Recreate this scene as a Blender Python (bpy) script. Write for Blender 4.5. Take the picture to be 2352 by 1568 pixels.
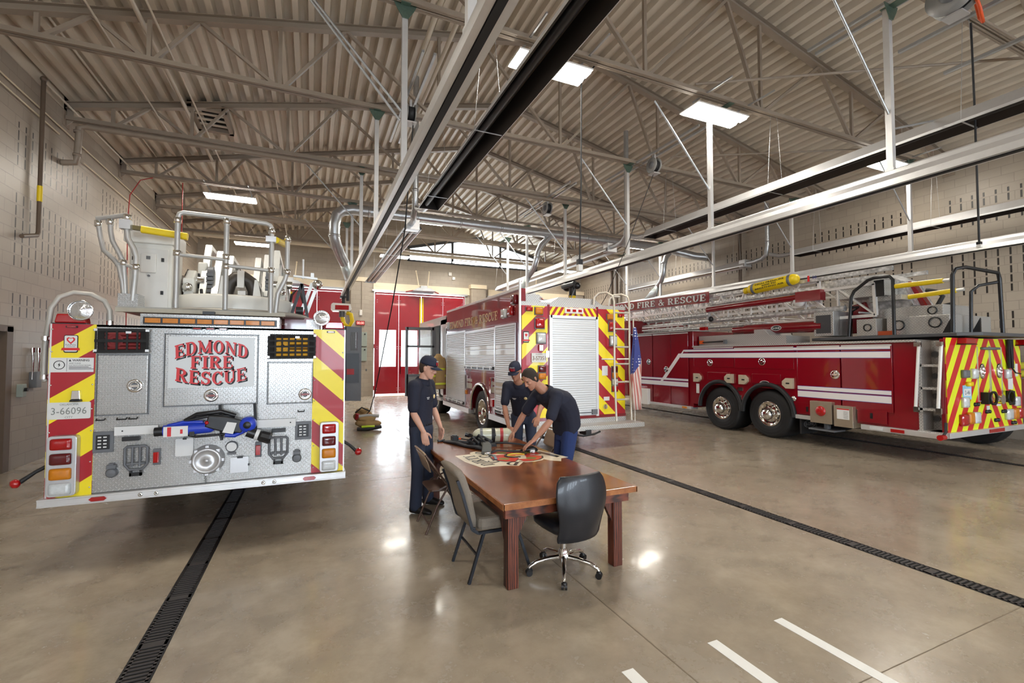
import bpy, bmesh, math, random
from mathutils import Vector, Matrix
random.seed(7)
for o in list(bpy.data.objects): bpy.data.objects.remove(o)
SC = bpy.context.scene
COL = SC.collection
PI = math.pi
def R(d): return math.radians(d)

# ------------------------------------------------------------------ camera
FPX = 1050.0
cam_d = bpy.data.cameras.new('camera'); cam = bpy.data.objects.new('camera', cam_d); COL.objects.link(cam)
cam_d.sensor_fit = 'HORIZONTAL'; cam_d.sensor_width = 36.0; cam_d.lens = 36.0*FPX/2352.0
cam_d.clip_start = 0.05; cam_d.clip_end = 300
YAW = math.atan2(461, FPX); PITCH = math.atan2(36, FPX)
cam.location = (0, 0, 1.8)
cam.rotation_euler = (PI/2+PITCH, 0, -YAW)
SC.camera = cam
# ------------------------------------------------------------------ view + world
SC.view_settings.view_transform = 'Standard'; SC.view_settings.look = 'None'
SC.view_settings.gamma = 1.0; SC.view_settings.use_curve_mapping = False
SC.view_settings.exposure = 0.36
W = bpy.data.worlds.new('world'); SC.world = W; W.use_nodes = True
bg = W.node_tree.nodes['Background']; bg.inputs[0].default_value = (0.86, 0.93, 1.0, 1); bg.inputs[1].default_value = 6.0

def area_light(name, loc, rot, sx, sy, power, color):
    d = bpy.data.lights.new(name, 'AREA'); d.shape = 'RECTANGLE'; d.size = sx; d.size_y = sy
    d.energy = power; d.color = color
    o = bpy.data.objects.new(name, d); COL.objects.link(o); o.location = loc; o.rotation_euler = rot
    return o
# daylight entering through the glazed doors behind the camera and the far clerestory / door panes
for x in (-0.9, 4.95, 10.8):
    area_light('daylight_rear_door', (x, -7.2, 2.6), (R(90), 0, 0), 4.2, 4.2, 1000, (0.76, 0.87, 1.0))
area_light('daylight_far_window', (7.8, 22.9, 7.2), (R(-90), 0, 0), 6.6, 1.2, 220, (0.85, 0.93, 1.0))
area_light('daylight_far_door', (4.95, 22.9, 2.25), (R(-90), 0, 0), 4.2, 1.9, 160, (0.85, 0.93, 1.0))

# ------------------------------------------------------------------ materials
MATS = {}
def _new(name):
    m = bpy.data.materials.new(name); m.use_nodes = True
    nt = m.node_tree; b = nt.nodes['Principled BSDF']
    return m, nt, b
def lin(c):
    """sRGB 0-255 triple -> linear"""
    o = []
    for v in c:
        v = v/255.0
        o.append(v/12.92 if v <= 0.04045 else ((v+0.055)/1.055)**2.4)
    return o
def N(nt, t, **k):
    n = nt.nodes.new(t)
    for a, v in k.items():
        if a.startswith('i'):
            n.inputs[int(a[1:])].default_value = v
        else: setattr(n, a, v)
    return n
def mth(nt, op, a, b=None, c=None):
    n = nt.nodes.new('ShaderNodeMath'); n.operation = op
    for i, v in enumerate((a, b, c)):
        if v is None: continue
        if isinstance(v, (int, float)): n.inputs[i].default_value = v
        else: nt.links.new(v, n.inputs[i])
    return n.outputs[0]
def uvnode(nt):
    n = nt.nodes.new('ShaderNodeUVMap'); n.uv_map = 'UVMap'
    s = nt.nodes.new('ShaderNodeSeparateXYZ'); nt.links.new(n.outputs[0], s.inputs[0])
    return n.outputs[0], s.outputs[0], s.outputs[1]
def mixc(nt, f, a, b):
    n = nt.nodes.new('ShaderNodeMix'); n.data_type = 'RGBA'
    if isinstance(f, (int, float)): n.inputs[0].default_value = f
    else: nt.links.new(f, n.inputs[0])
    for i, v in ((6, a), (7, b)):
        if isinstance(v, (list, tuple)): n.inputs[i].default_value = (*v[:3], 1)
        else: nt.links.new(v, n.inputs[i])
    return n.outputs[2]
def bump(nt, b, h, strength=0.3, dist=0.01):
    n = nt.nodes.new('ShaderNodeBump'); n.inputs['Strength'].default_value = strength; n.inputs['Distance'].default_value = dist
    nt.links.new(h, n.inputs['Height']); nt.links.new(n.outputs[0], b.inputs['Normal'])
def noise(nt, scale, detail=4, rough=0.6, vec=None):
    n = nt.nodes.new('ShaderNodeTexNoise'); n.inputs['Scale'].default_value = scale
    n.inputs['Detail'].default_value = detail; n.inputs['Roughness'].default_value = rough
    if vec is None:
        t = nt.nodes.new('ShaderNodeTexCoord'); vec = t.outputs['Object']
    nt.links.new(vec, n.inputs['Vector'])
    return n.outputs[0]
def mat(name, rgb, rough=0.5, metal=0.0, coat=0.0, var=0.12, vs=12, bmp=0.0, bs=200, spec=0.5, emis=0, trans=0, alpha=1):
    """plain procedural material: base colour with a little noise variation, optional bump"""
    if name in MATS: return MATS[name]
    m, nt, b = _new(name); c = lin(rgb)
    if var > 0:
        f = noise(nt, vs, 3)
        d = [x*(1-var) for x in c]; l = [min(1, x*(1+var)) for x in c]
        nt.links.new(mixc(nt, f, d, l), b.inputs['Base Color'])
    else: b.inputs['Base Color'].default_value = (*c, 1)
    b.inputs['Roughness'].default_value = rough; b.inputs['Metallic'].default_value = metal
    b.inputs['Coat Weight'].default_value = coat; b.inputs['Coat Roughness'].default_value = 0.04
    b.inputs['Specular IOR Level'].default_value = spec
    if bmp: bump(nt, b, noise(nt, bs, 2), bmp, 0.004)
    if emis: b.inputs['Emission Color'].default_value = (*c, 1); b.inputs['Emission Strength'].default_value = emis
    if trans: b.inputs['Transmission Weight'].default_value = trans
    MATS[name] = m; return m

# ------------------------------------------------------------------ mesh builder
def rect_pts(w, h): return [(-w/2, -h/2), (w/2, -h/2), (w/2, h/2), (-w/2, h/2)]
class MB:
    def __init__(s): s.v = []; s.f = []; s.mi = []; s.sm = []
    def add(s, vs, fs, mi=0, smooth=False):
        o = len(s.v); s.v += [Vector(v) for v in vs]
        for f in fs: s.f.append([i+o for i in f]); s.mi.append(mi); s.sm.append(smooth)
        return s
    def box(s, x0, x1, y0, y1, z0, z1, mi=0):
        if x0 > x1: x0, x1 = x1, x0
        if y0 > y1: y0, y1 = y1, y0
        if z0 > z1: z0, z1 = z1, z0
        v = [(x0,y0,z0),(x1,y0,z0),(x1,y1,z0),(x0,y1,z0),(x0,y0,z1),(x1,y0,z1),(x1,y1,z1),(x0,y1,z1)]
        return s.add(v, [(0,3,2,1),(4,5,6,7),(0,1,5,4),(1,2,6,5),(2,3,7,6),(3,0,4,7)], mi)
    def rbox(s, x0, x1, y0, y1, z0, z1, r=0.01, mi=0, axis='y', n=3):
        """box with edges rounded about one axis"""
        if axis == 'y': a0, a1, b0, b1, c0, c1 = x0, x1, z0, z1, y0, y1
        elif axis == 'x': a0, a1, b0, b1, c0, c1 = y0, y1, z0, z1, x0, x1
        else: a0, a1, b0, b1, c0, c1 = x0, x1, y0, y1, z0, z1
        pts = []
        for cx, cy, st in ((a1-r, b1-r, 0), (a0+r, b1-r, 90), (a0+r, b0+r, 180), (a1-r, b0+r, 270)):
            for i in range(n+1):
                t = R(st+90*i/n); pts.append((cx+r*math.cos(t), cy+r*math.sin(t)))
        return s.prism(pts, axis, c0, c1, mi)
    def prism(s, pts, axis, a, b, mi=0, smooth=False):
        """2D polygon extruded from a to b along axis; pts are (x,z) for y, (y,z) for x, (x,y) for z"""
        def P(p, t):
            return (p[0], t, p[1]) if axis == 'y' else ((t, p[0], p[1]) if axis == 'x' else (p[0], p[1], t))
        n = len(pts)
        vs = [P(p, a) for p in pts]+[P(p, b) for p in pts]
        fs = [list(range(n)), list(range(2*n-1, n-1, -1))]+[(i, i+n, (i+1) % n+n, (i+1) % n) for i in range(n)]
        return s.add(vs, fs, mi, smooth)
    def frame(s, d):
        d = Vector(d).normalized(); up = Vector((0, 0, 1)) if abs(d.z) < 0.95 else Vector((0, 1, 0))
        r = d.cross(up).normalized(); u = r.cross(d).normalized(); return r, u
    def tube(s, path, r, n=8, mi=0, closed=False, cap=True, smooth=True):
        path = [Vector(p) for p in path]; L = len(path)
        rs = r if isinstance(r, (list, tuple)) else [r]*L
        rings = []; rt = None
        for i, p in enumerate(path):
            if closed: t = (path[(i+1) % L]-path[i-1])
            else: t = path[min(i+1, L-1)]-path[max(i-1, 0)]
            if t.length < 1e-9: t = Vector((0, 0, 1))
            t.normalize()
            if rt is None: rt, u = s.frame(t)
            else:
                rt = rt - t*rt.dot(t)
                if rt.length < 1e-6: rt, u = s.frame(t)
                rt.normalize(); u = rt.cross(t)
            rings.append([p+(rt*math.cos(2*PI*k/n)+u*math.sin(2*PI*k/n))*rs[i] for k in range(n)])
        vs = [v for ring in rings for v in ring]; fs = []
        for i in range(L if closed else L-1):
            a = i*n; b = ((i+1) % L)*n
            for k in range(n): fs.append((a+k, a+(k+1) % n, b+(k+1) % n, b+k))
        s.add(vs, fs, mi, smooth)
        if cap and not closed:
            s.add(rings[0], [list(range(n-1, -1, -1))], mi); s.add(rings[-1], [list(range(n))], mi)
        return s
    def cyl(s, p0, p1, r0, r1=None, n=16, mi=0, smooth=True):
        return s.tube([p0, p1], [r0, r0 if r1 is None else r1], n, mi, smooth=smooth)
    def beam(s, p0, p1, w, h, mi=0, up=None):
        p0 = Vector(p0); p1 = Vector(p1); d = (p1-p0).normalized()
        r, u = s.frame(d)
        if up is not None:
            u = (Vector(up)-d*d.dot(Vector(up))).normalized(); r = d.cross(u)
        vs = [p+r*a*w/2+u*b*h/2 for p in (p0, p1) for a, b in ((-1,-1),(1,-1),(1,1),(-1,1))]
        return s.add(vs, [(0,3,2,1),(4,5,6,7),(0,1,5,4),(1,2,6,5),(2,3,7,6),(3,0,4,7)], mi)
    def lathe(s, prof, c, axis='z', n=24, mi=0, smooth=True, a0=0, a1=360):
        """prof: list of (radius, height along axis)"""
        c = Vector(c); full = abs(a1-a0) >= 360; m = n if full else n+1
        ax = {'z': (Vector((1,0,0)), Vector((0,1,0)), Vector((0,0,1))), 'y': (Vector((1,0,0)), Vector((0,0,1)), Vector((0,1,0))), 'x': (Vector((0,1,0)), Vector((0,0,1)), Vector((1,0,0)))}
        if isinstance(axis, str): A, B, D = ax[axis]
        else:
            D = Vector(axis).normalized(); A, B = s.frame(D)
        vs = []
        for r_, h in prof:
            for k in range(m):
                t = R(a0)+R(a1-a0)*k/n; vs.append(c+A*r_*math.cos(t)+B*r_*math.sin(t)+D*h)
        fs = []
        for i in range(len(prof)-1):
            for k in range(n):
                k2 = (k+1) % m; fs.append((i*m+k, i*m+k2, (i+1)*m+k2, (i+1)*m+k))
        return s.add(vs, fs, mi, smooth)
    def ball(s, c, rx, ry=None, rz=None, n=14, mi=0):
        ry = rx if ry is None else ry; rz = rx if rz is None else rz; c = Vector(c); h = n//2
        vs = []; fs = []
        for i in range(h+1):
            t = PI*i/h
            for k in range(n):
                p = 2*PI*k/n; vs.append(c+Vector((rx*math.sin(t)*math.cos(p), ry*math.sin(t)*math.sin(p), rz*math.cos(t))))
        for i in range(h):
            for k in range(n): fs.append((i*n+k, (i+1)*n+k, (i+1)*n+(k+1) % n, i*n+(k+1) % n))
        return s.add(vs, fs, mi, True)
    def loft(s, rings, n=16, mi=0, pw=2.0):
        """rings: (centre, half axis vector a, half axis vector b); superellipse power pw"""
        vs = []; L = len(rings)
        for c, a, b in rings:
            c = Vector(c); a = Vector(a); b = Vector(b)
            for k in range(n):
                t = 2*PI*k/n; ct, st = math.cos(t), math.sin(t)
                vs.append(c+a*math.copysign(abs(ct)**(2/pw), ct)+b*math.copysign(abs(st)**(2/pw), st))
        fs = []
        for i in range(L-1):
            for k in range(n): fs.append((i*n+k, i*n+(k+1) % n, (i+1)*n+(k+1) % n, (i+1)*n+k))
        fs.append(list(range(n-1, -1, -1))); fs.append([(L-1)*n+k for k in range(n)])
        return s.add(vs, fs, mi, True)
    def quad(s, a, b, c, d, mi=0): return s.add([a, b, c, d], [(0, 1, 2, 3)], mi)
    def xf(s, M, i0=0):
        for i in range(i0, len(s.v)): s.v[i] = M @ s.v[i]
        return s
    def build(s, name, mats, parent=None, label=None, bevel=0, base=None, remesh=0, smoothit=0, sub=0, allsmooth=False):
        if not isinstance(mats, (list, tuple)): mats = [mats]
        off = Vector(BASE.get(parent.name, (0, 0, 0))) if parent is not None else Vector(base or (0, 0, 0))
        me = bpy.data.meshes.new(name)
        me.from_pydata([tuple(v-off) for v in s.v], [], s.f)
        for m in mats: me.materials.append(m)
        for i, p in enumerate(me.polygons):
            p.material_index = s.mi[i]; p.use_smooth = s.sm[i] or allsmooth
        if not remesh:
            bm = bmesh.new(); bm.from_mesh(me); bmesh.ops.recalc_face_normals(bm, faces=bm.faces); bm.to_mesh(me); bm.free()
        uv = me.uv_layers.new(name='UVMap'); vv = me.vertices
        for p in me.polygons:
            nn = p.normal; ax, ay, az = abs(nn.x), abs(nn.y), abs(nn.z)
            for li in p.loop_indices:
                co = vv[me.loops[li].vertex_index].co
                if az >= ax and az >= ay: u = (co.x, co.y)
                elif ay >= ax: u = (co.x, co.z)
                else: u = (co.y, co.z)
                uv.data[li].uv = u
        o = bpy.data.objects.new(name, me); COL.objects.link(o)
        if parent is not None:
            o.parent = parent; BASE[o.name] = tuple(off)
        else:
            o.location = off; BASE[o.name] = tuple(off)
        if label: o['label'] = label
        if remesh:
            r = o.modifiers.new('r', 'REMESH'); r.mode = 'VOXEL'; r.voxel_size = remesh; r.use_smooth_shade = True
        if smoothit:
            r = o.modifiers.new('s', 'SMOOTH'); r.iterations = smoothit; r.factor = 0.5
        if bevel:
            r = o.modifiers.new('b', 'BEVEL'); r.width = bevel; r.segments = 2; r.limit_method = 'ANGLE'; r.angle_limit = R(40)
        if sub:
            r = o.modifiers.new('u', 'SUBSURF'); r.levels = sub; r.render_levels = sub
        return o
BASE = {}
def boxes(name, m, parent, L, bevel=0):
    for a in L: MB().box(*a).build(name, m, parent, bevel=bevel)
def thing(name, label, cat, loc=(0, 0, 0), group=None):
    o = bpy.data.objects.new(name, None); COL.objects.link(o); o.location = loc
    o['label'] = label; o['category'] = cat
    if group: o['group'] = group
    BASE[o.name] = tuple(loc); return o
def tag(o, label, cat, group=None):
    o['label'] = label; o['category'] = cat
    if group: o['group'] = group
    return o
def struct(o): o['kind'] = 'structure'; return o
def kids(o): return [c for c in COL.objects if c.parent == o]
def dup(root, loc, rotz=0, label=None, group=None, tree=None):
    def cp(o, par):
        c = o.copy(); COL.objects.link(c)
        if par is not None: c.parent = par
        for ch in KID.get(o.name, ()): cp(ch, c)
        return c
    if root.name not in KID: index_kids(root)
    c = cp(root, None); c.location = loc; c.rotation_euler = (0, 0, rotz)
    if label: c['label'] = label
    if group: c['group'] = group
    return c
KID = {}
def index_kids(root):
    al = list(COL.objects)
    def rec(o):
        ks = [c for c in al if c.parent == o]; KID[o.name] = ks
        for k in ks: rec(k)
    rec(root)

# ------------------------------------------------------------------ text
def text(mb, s, org, xd, yd, size, mi=0, ext=0.0, width=None, bold=0.0, align='CENTER', warp=None):
    """sans lettering laid on a plane; org = centre (or left) of the baseline box"""
    cu = bpy.data.curves.new('t', 'FONT'); cu.body = s; cu.size = 1; cu.offset = bold; cu.resolution_u = 2
    ob = bpy.data.objects.new('t', cu); COL.objects.link(ob)
    me = bpy.data.meshes.new_from_object(ob.evaluated_get(bpy.context.evaluated_depsgraph_get()))
    bpy.data.objects.remove(ob); bpy.data.curves.remove(cu)
    if not len(me.vertices): return
    xs = [v.co.x for v in me.vertices]; ys = [v.co.y for v in me.vertices]
    x0, x1, y0, y1 = min(xs), max(xs), min(ys), max(ys)
    sy = size/max(y1-y0, 1e-6); sx = sy if width is None else width/max(x1-x0, 1e-6)
    xd = Vector(xd); yd = Vector(yd); org = Vector(org); nn = xd.cross(yd).normalized()
    cx = (x0+x1)/2 if align == 'CENTER' else x0; cy = (y0+y1)/2
    P = []
    for v in me.vertices:
        a = (v.co.x-cx)*sx; b = (v.co.y-cy)*sy
        if warp: a, b = warp(a, b)
        P.append(org+xd*a+yd*b+nn*ext)
    mb.add(P, [list(p.vertices) for p in me.polygons], mi)
    bpy.data.meshes.remove(me)

def g_rect(x0, y0, x1, y1):
    out = []; nx = max(1, int((x1-x0)/0.12)); ny = max(1, int((y1-y0)/0.3))
    for i in range(nx):
        for j in range(ny):
            a, b = x0+(x1-x0)*i/nx, x0+(x1-x0)*(i+1)/nx; c, d = y0+(y1-y0)*j/ny, y0+(y1-y0)*(j+1)/ny
            out.append([(a, c), (b, c), (b, d), (a, d)])
    return out
def g_line(x0, y0, x1, y1, w):
    n = 4; out = []
    for i in range(n):
        a = (x0+(x1-x0)*i/n, y0+(y1-y0)*i/n); b = (x0+(x1-x0)*(i+1)/n, y0+(y1-y0)*(i+1)/n)
        out.append([(a[0]-w/2, a[1]), (a[0]+w/2, a[1]), (b[0]+w/2, b[1]), (b[0]-w/2, b[1])])
    return out
def g_arc(cx, cy, rx, ry, tx, ty, a0, a1):
    n = max(4, int(abs(a1-a0)/20)); out = []
    for i in range(n):
        p, q = R(a0+(a1-a0)*i/n), R(a0+(a1-a0)*(i+1)/n)
        o = lambda t, k: (cx+(rx-k*tx)*math.cos(t), cy+(ry-k*ty)*math.sin(t))
        out.append([o(p, 1), o(p, 0), o(q, 0), o(q, 1)])
    return out
T_ = 0.1; S_ = 0.22
GL = {
 'E': (.76, [('r',.06,0,.28,1),('r',0,0,.72,T_),('r',0,1-T_,.7,1),('r',.28,.45,.5,.55),('r',.62,0,.72,.3),('r',.6,.7,.7,1),('r',.46,.36,.53,.64)]),
 'F': (.74, [('r',.06,0,.28,1),('r',0,0,.4,T_),('r',0,1-T_,.7,1),('r',.28,.45,.5,.55),('r',.6,.7,.7,1),('r',.46,.36,.53,.64)]),
 'D': (.86, [('r',.06,0,.28,1),('r',0,0,.4,T_),('r',0,1-T_,.4,1),('a',.38,.5,.42,.5,.22,.1,-90,90)]),
 'M': (1.12,[('r',.1,0,.2,1),('r',.8,0,1.02,1),('l',.14,.95,.55,.08,.22),('l',.55,.08,.92,.95,.12),('r',0,0,.3,T_),('r',.72,0,1.1,T_),('r',0,1-T_,.25,1),('r',.85,1-T_,1.1,1)]),
 'O': (.9, [('a',.43,.5,.42,.5,.22,.1,0,360)]),
 'N': (.96, [('r',.1,0,.2,1),('r',.72,0,.82,1),('l',.14,.97,.76,.03,.22),('r',0,0,.3,T_),('r',0,1-T_,.25,1),('r',.62,1-T_,.92,1)]),
 'I': (.46, [('r',.1,0,.32,1),('r',0,0,.42,T_),('r',0,1-T_,.42,1)]),
 'R': (.9, [('r',.06,0,.28,1),('r',0,0,.4,T_),('r',0,1-T_,.4,1),('a',.38,.74,.36,.26,.22,.09,-90,90),('r',.28,.48,.4,.57),('l',.42,.5,.7,0,.22),('r',.58,0,.88,T_)]),
 'S': (.74, [('a',.36,.735,.33,.265,.2,.1,20,270),('a',.36,.265,.34,.265,.2,.1,-170,90),('r',.58,.66,.67,.98),('r',.03,.02,.12,.34)]),
 'C': (.82, [('a',.43,.5,.42,.5,.22,.1,35,325),('r',.68,.62,.77,.98)]),
 'U': (.9, [('r',.08,.33,.3,1),('r',.66,.33,.76,1),('a',.42,.35,.34,.35,.22,.1,180,360),('r',0,1-T_,.4,1),('r',.56,1-T_,.86,1)]),
 '&': (.95, [('a',.38,.77,.2,.23,.12,.08,0,360),('a',.36,.27,.34,.27,.18,.09,0,360),('l',.28,.68,.82,0,.16),('l',.55,.12,.8,.48,.08),('r',.64,.44,.92,.52)]),
 'G': (.85, [('a',.43,.5,.42,.5,.22,.1,40,325),('r',.62,.05,.8,.42),('r',.52,.36,.86,.45)]),
 'T': (.82, [('r',.29,0,.51,1),('r',.18,0,.62,T_),('r',0,1-T_,.8,1),('r',0,.68,.1,1),('r',.7,.68,.8,1)]),
 'Y': (.86, [('r',.3,0,.5,.5),('r',.18,0,.62,T_),('l',.12,1,.4,.42,.2),('l',.7,1,.42,.42,.1),('r',0,1-T_,.3,1),('r',.55,1-T_,.84,1)]),
 ' ': (.4, [])}
def slab(mb, s, org, xd, yd, height, mi=0, width=None, warp=None, gap=0.06, ext=0.0):
    """slab-serif lettering from strokes; org = centre of the line"""
    tot = sum(GL[c][0] for c in s)+gap*(len(s)-1)
    sx = height if width is None else width/tot
    xd = Vector(xd); yd = Vector(yd); org = Vector(org); nn = xd.cross(yd).normalized()
    x = -tot/2; k = 0
    for c in s:
        for g in GL[c][1]:
            polys = g_rect(*g[1:]) if g[0] == 'r' else (g_line(*g[1:]) if g[0] == 'l' else g_arc(*g[1:]))
            k = (k+1) % 3
            for P in polys:
                q = []
                for a, b in P:
                    a, b = (a+x)*sx, (b-0.5)*height
                    if warp: a, b = warp(a, b)
                    q.append(org+xd*a+yd*b+nn*(ext+k*0.0003))
                mb.add(q, [list(range(len(q)))], mi)
        x += GL[c][0]+gap
# ------------------------------------------------------------------ procedural surfaces
def m_concrete():
    m, nt, b = _new('polished_concrete')
    n1 = noise(nt, 0.55, 6, 0.62); n2 = noise(nt, 2.6, 8, 0.7); n3 = noise(nt, 14, 6, 0.7)
    r = N(nt, 'ShaderNodeMapRange', i1=0.3, i2=0.7); nt.links.new(n1, r.inputs[0])
    c = mixc(nt, r.outputs[0], lin((142, 128, 109)), lin((186, 173, 153)))
    r2 = N(nt, 'ShaderNodeMapRange', i1=0.38, i2=0.72); nt.links.new(n2, r2.inputs[0])
    c = mixc(nt, mth(nt, 'MULTIPLY', r2.outputs[0], 0.8), c, lin((100, 87, 71)))
    r3 = N(nt, 'ShaderNodeMapRange', i1=0.55, i2=0.8); nt.links.new(n2, r3.inputs[0])
    c = mixc(nt, mth(nt, 'MULTIPLY', r3.outputs[0], 0.25), c, lin((205, 195, 178)))
    c = mixc(nt, mth(nt, 'MULTIPLY', n3, 0.25), c, lin((196, 184, 164)))
    nt.links.new(c, b.inputs['Base Color'])
    rr = N(nt, 'ShaderNodeMapRange', i1=0.3, i2=0.7, i3=0.16, i4=0.34); nt.links.new(n2, rr.inputs[0])
    nt.links.new(rr.outputs[0], b.inputs['Roughness'])
    b.inputs['Specular IOR Level'].default_value = 0.7
    b.inputs['Coat Weight'].default_value = 0.15; b.inputs['Coat Roughness'].default_value = 0.08
    bump(nt, b, n1, 0.05, 0.02)
    return m
def m_block(name, c1, c2, slots=None):
    """0.4 x 0.2 m painted blocks; slots = (z0, z1) band of acoustic slots"""
    m, nt, b = _new(name); uv, u, v = uvnode(nt)
    br = nt.nodes.new('ShaderNodeTexBrick'); nt.links.new(uv, br.inputs['Vector'])
    br.offset = 0.5; br.inputs['Scale'].default_value = 1; br.inputs['Brick Width'].default_value = 0.406
    br.inputs['Row Height'].default_value = 0.203; br.inputs['Mortar Size'].default_value = 0.006; br.inputs['Mortar Smooth'].default_value = 0.3
    br.inputs['Bias'].default_value = 0
    br.inputs['Color1'].default_value = (*lin(c1), 1); br.inputs['Color2'].default_value = (*lin(c2), 1)
    br.inputs['Mortar'].default_value = (*[x*0.72 for x in lin(c1)], 1)
    n = noise(nt, 6, 5, 0.6, uv)
    c = mixc(nt, mth(nt, 'MULTIPLY', n, 0.25), br.outputs[0], [x*0.8 for x in lin(c2)])
    h = mth(nt, 'SUBTRACT', mth(nt, 'MULTIPLY', noise(nt, 60, 3, 0.6, uv), 0.15), br.outputs['Fac'])
    if slots:
        z0, z1 = slots
        fu = mth(nt, 'ABSOLUTE', mth(nt, 'SUBTRACT', mth(nt, 'FRACT', mth(nt, 'MULTIPLY', u, 1/0.203)), 0.5))
        a = mth(nt, 'LESS_THAN', fu, 0.085)
        fv = mth(nt, 'ABSOLUTE', mth(nt, 'SUBTRACT', mth(nt, 'FRACT', mth(nt, 'MULTIPLY', v, 1/0.203)), 0.5))
        a = mth(nt, 'MULTIPLY', a, mth(nt, 'LESS_THAN', fv, 0.40))
        a = mth(nt, 'MULTIPLY', a, mth(nt, 'GREATER_THAN', v, z0)); a = mth(nt, 'MULTIPLY', a, mth(nt, 'LESS_THAN', v, z1))
        g = mth(nt, 'LESS_THAN', mth(nt, 'FRACT', mth(nt, 'MULTIPLY', u, 1/3.248)), 0.80)
        a = mth(nt, 'MULTIPLY', a, g)
        g = mth(nt, 'LESS_THAN', mth(nt, 'FRACT', mth(nt, 'MULTIPLY', v, 1/1.624)), 0.74)
        a = mth(nt, 'MULTIPLY', a, g)
        c = mixc(nt, a, c, lin((30, 24, 20)))  # shade inside the slots is painted as dark colour, no real holes
        h = mth(nt, 'SUBTRACT', h, mth(nt, 'MULTIPLY', a, 3))
    nt.links.new(c, b.inputs['Base Color']); b.inputs['Roughness'].default_value = 0.42
    bump(nt, b, h, 0.5, 0.006)
    return m
def m_diamond(name='diamond_plate', cell=0.030, rough=0.26, col=(226, 225, 222)):
    m, nt, b = _new(name); uv, u, v = uvnode(nt); k = 1/(cell*1.414)
    p = mth(nt, 'MULTIPLY', mth(nt, 'ADD', u, v), k); q = mth(nt, 'MULTIPLY', mth(nt, 'SUBTRACT', u, v), k)
    fp = mth(nt, 'SUBTRACT', mth(nt, 'FRACT', p), 0.5); fq = mth(nt, 'SUBTRACT', mth(nt, 'FRACT', q), 0.5)
    par = mth(nt, 'ABSOLUTE', mth(nt, 'MODULO', mth(nt, 'ADD', mth(nt, 'FLOOR', p), mth(nt, 'FLOOR', q)), 2))
    inv = mth(nt, 'SUBTRACT', 1, par)
    a = mth(nt, 'ADD', mth(nt, 'MULTIPLY', fp, par), mth(nt, 'MULTIPLY', fq, inv))
    c = mth(nt, 'ADD', mth(nt, 'MULTIPLY', fq, par), mth(nt, 'MULTIPLY', fp, inv))
    d = mth(nt, 'ADD', mth(nt, 'POWER', mth(nt, 'DIVIDE', mth(nt, 'ABSOLUTE', a), 0.5), 2), mth(nt, 'POWER', mth(nt, 'DIVIDE', mth(nt, 'ABSOLUTE', c), 0.17), 2))
    h = N(nt, 'ShaderNodeMapRange', i1=1.0, i2=0.35, i3=0.0, i4=1.0); nt.links.new(d, h.inputs[0])
    nn = noise(nt, 9, 3, 0.6, uv)
    c0 = lin(col); cc = mixc(nt, h.outputs[0], [x*0.55 for x in c0], c0)  # shade around the lugs put into the plate colour
    cc = mixc(nt, mth(nt, 'MULTIPLY', nn, 0.3), cc, [x*0.75 for x in c0])
    nt.links.new(cc, b.inputs['Base Color'])
    b.inputs['Metallic'].default_value = 0.5; b.inputs['Roughness'].default_value = rough
    bump(nt, b, h.outputs[0], 0.9, 0.004)
    return m
def m_stripe(name, cx, slope, period, phase, c1, c2, duty=0.5, rough=0.35, coat=0.2, mirror=True):
    """chevron or slanted stripes on a vertical panel: u across, v up"""
    m, nt, b = _new(name); uv, u, v = uvnode(nt)
    x = mth(nt, 'SUBTRACT', u, cx)
    if mirror: x = mth(nt, 'ABSOLUTE', x)
    s = mth(nt, 'ADD', mth(nt, 'MULTIPLY', x, slope), v)
    f = mth(nt, 'FRACT', mth(nt, 'ADD', mth(nt, 'MULTIPLY', s, 1/period), phase))
    g = mth(nt, 'LESS_THAN', f, duty)
    nt.links.new(mixc(nt, g, lin(c1), lin(c2)), b.inputs['Base Color'])
    b.inputs['Roughness'].default_value = rough; b.inputs['Coat Weight'].default_value = coat
    return m
def m_wood(name, c1, c2, rough=0.4, scale=1.0, coat=0.0, axis=(1, 9, 9), wv=.25):
    m, nt, b = _new(name); t = nt.nodes.new('ShaderNodeTexCoord'); mp = nt.nodes.new('ShaderNodeMapping')
    nt.links.new(t.outputs['Object'], mp.inputs[0]); mp.inputs['Scale'].default_value = [a*scale for a in axis]
    n = noise(nt, 3.0, 6, 0.65, mp.outputs[0])
    w = nt.nodes.new('ShaderNodeTexWave'); nt.links.new(mp.outputs[0], w.inputs[0]); w.inputs['Scale'].default_value = 1.2; w.inputs['Distortion'].default_value = 6
    w.inputs['Detail'].default_value = 3
    r = N(nt, 'ShaderNodeMapRange', i1=0.3, i2=0.7); nt.links.new(mth(nt, 'ADD', mth(nt, 'MULTIPLY', n, 1-wv), mth(nt, 'MULTIPLY', w.outputs[1], wv)), r.inputs[0])
    nt.links.new(mixc(nt, r.outputs[0], lin(c1), lin(c2)), b.inputs['Base Color'])
    b.inputs['Roughness'].default_value = rough; b.inputs['Coat Weight'].default_value = coat; b.inputs['Coat Roughness'].default_value = 0.12
    bump(nt, b, n, 0.08, 0.004)
    return m
def m_swirl(name):
    """engine-turned aluminium"""
    m, nt, b = _new(name); uv, u, v = uvnode(nt)
    vo = nt.nodes.new('ShaderNodeTexVoronoi'); nt.links.new(uv, vo.inputs['Vector']); vo.inputs['Scale'].default_value = 16
    nt.links.new(mixc(nt, vo.outputs['Distance'], lin((235, 235, 235)), lin((150, 150, 150))), b.inputs['Base Color'])
    b.inputs['Metallic'].default_value = 0.5; b.inputs['Roughness'].default_value = 0.28
    bump(nt, b, vo.outputs['Distance'], 0.35, 0.02); return m
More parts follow.
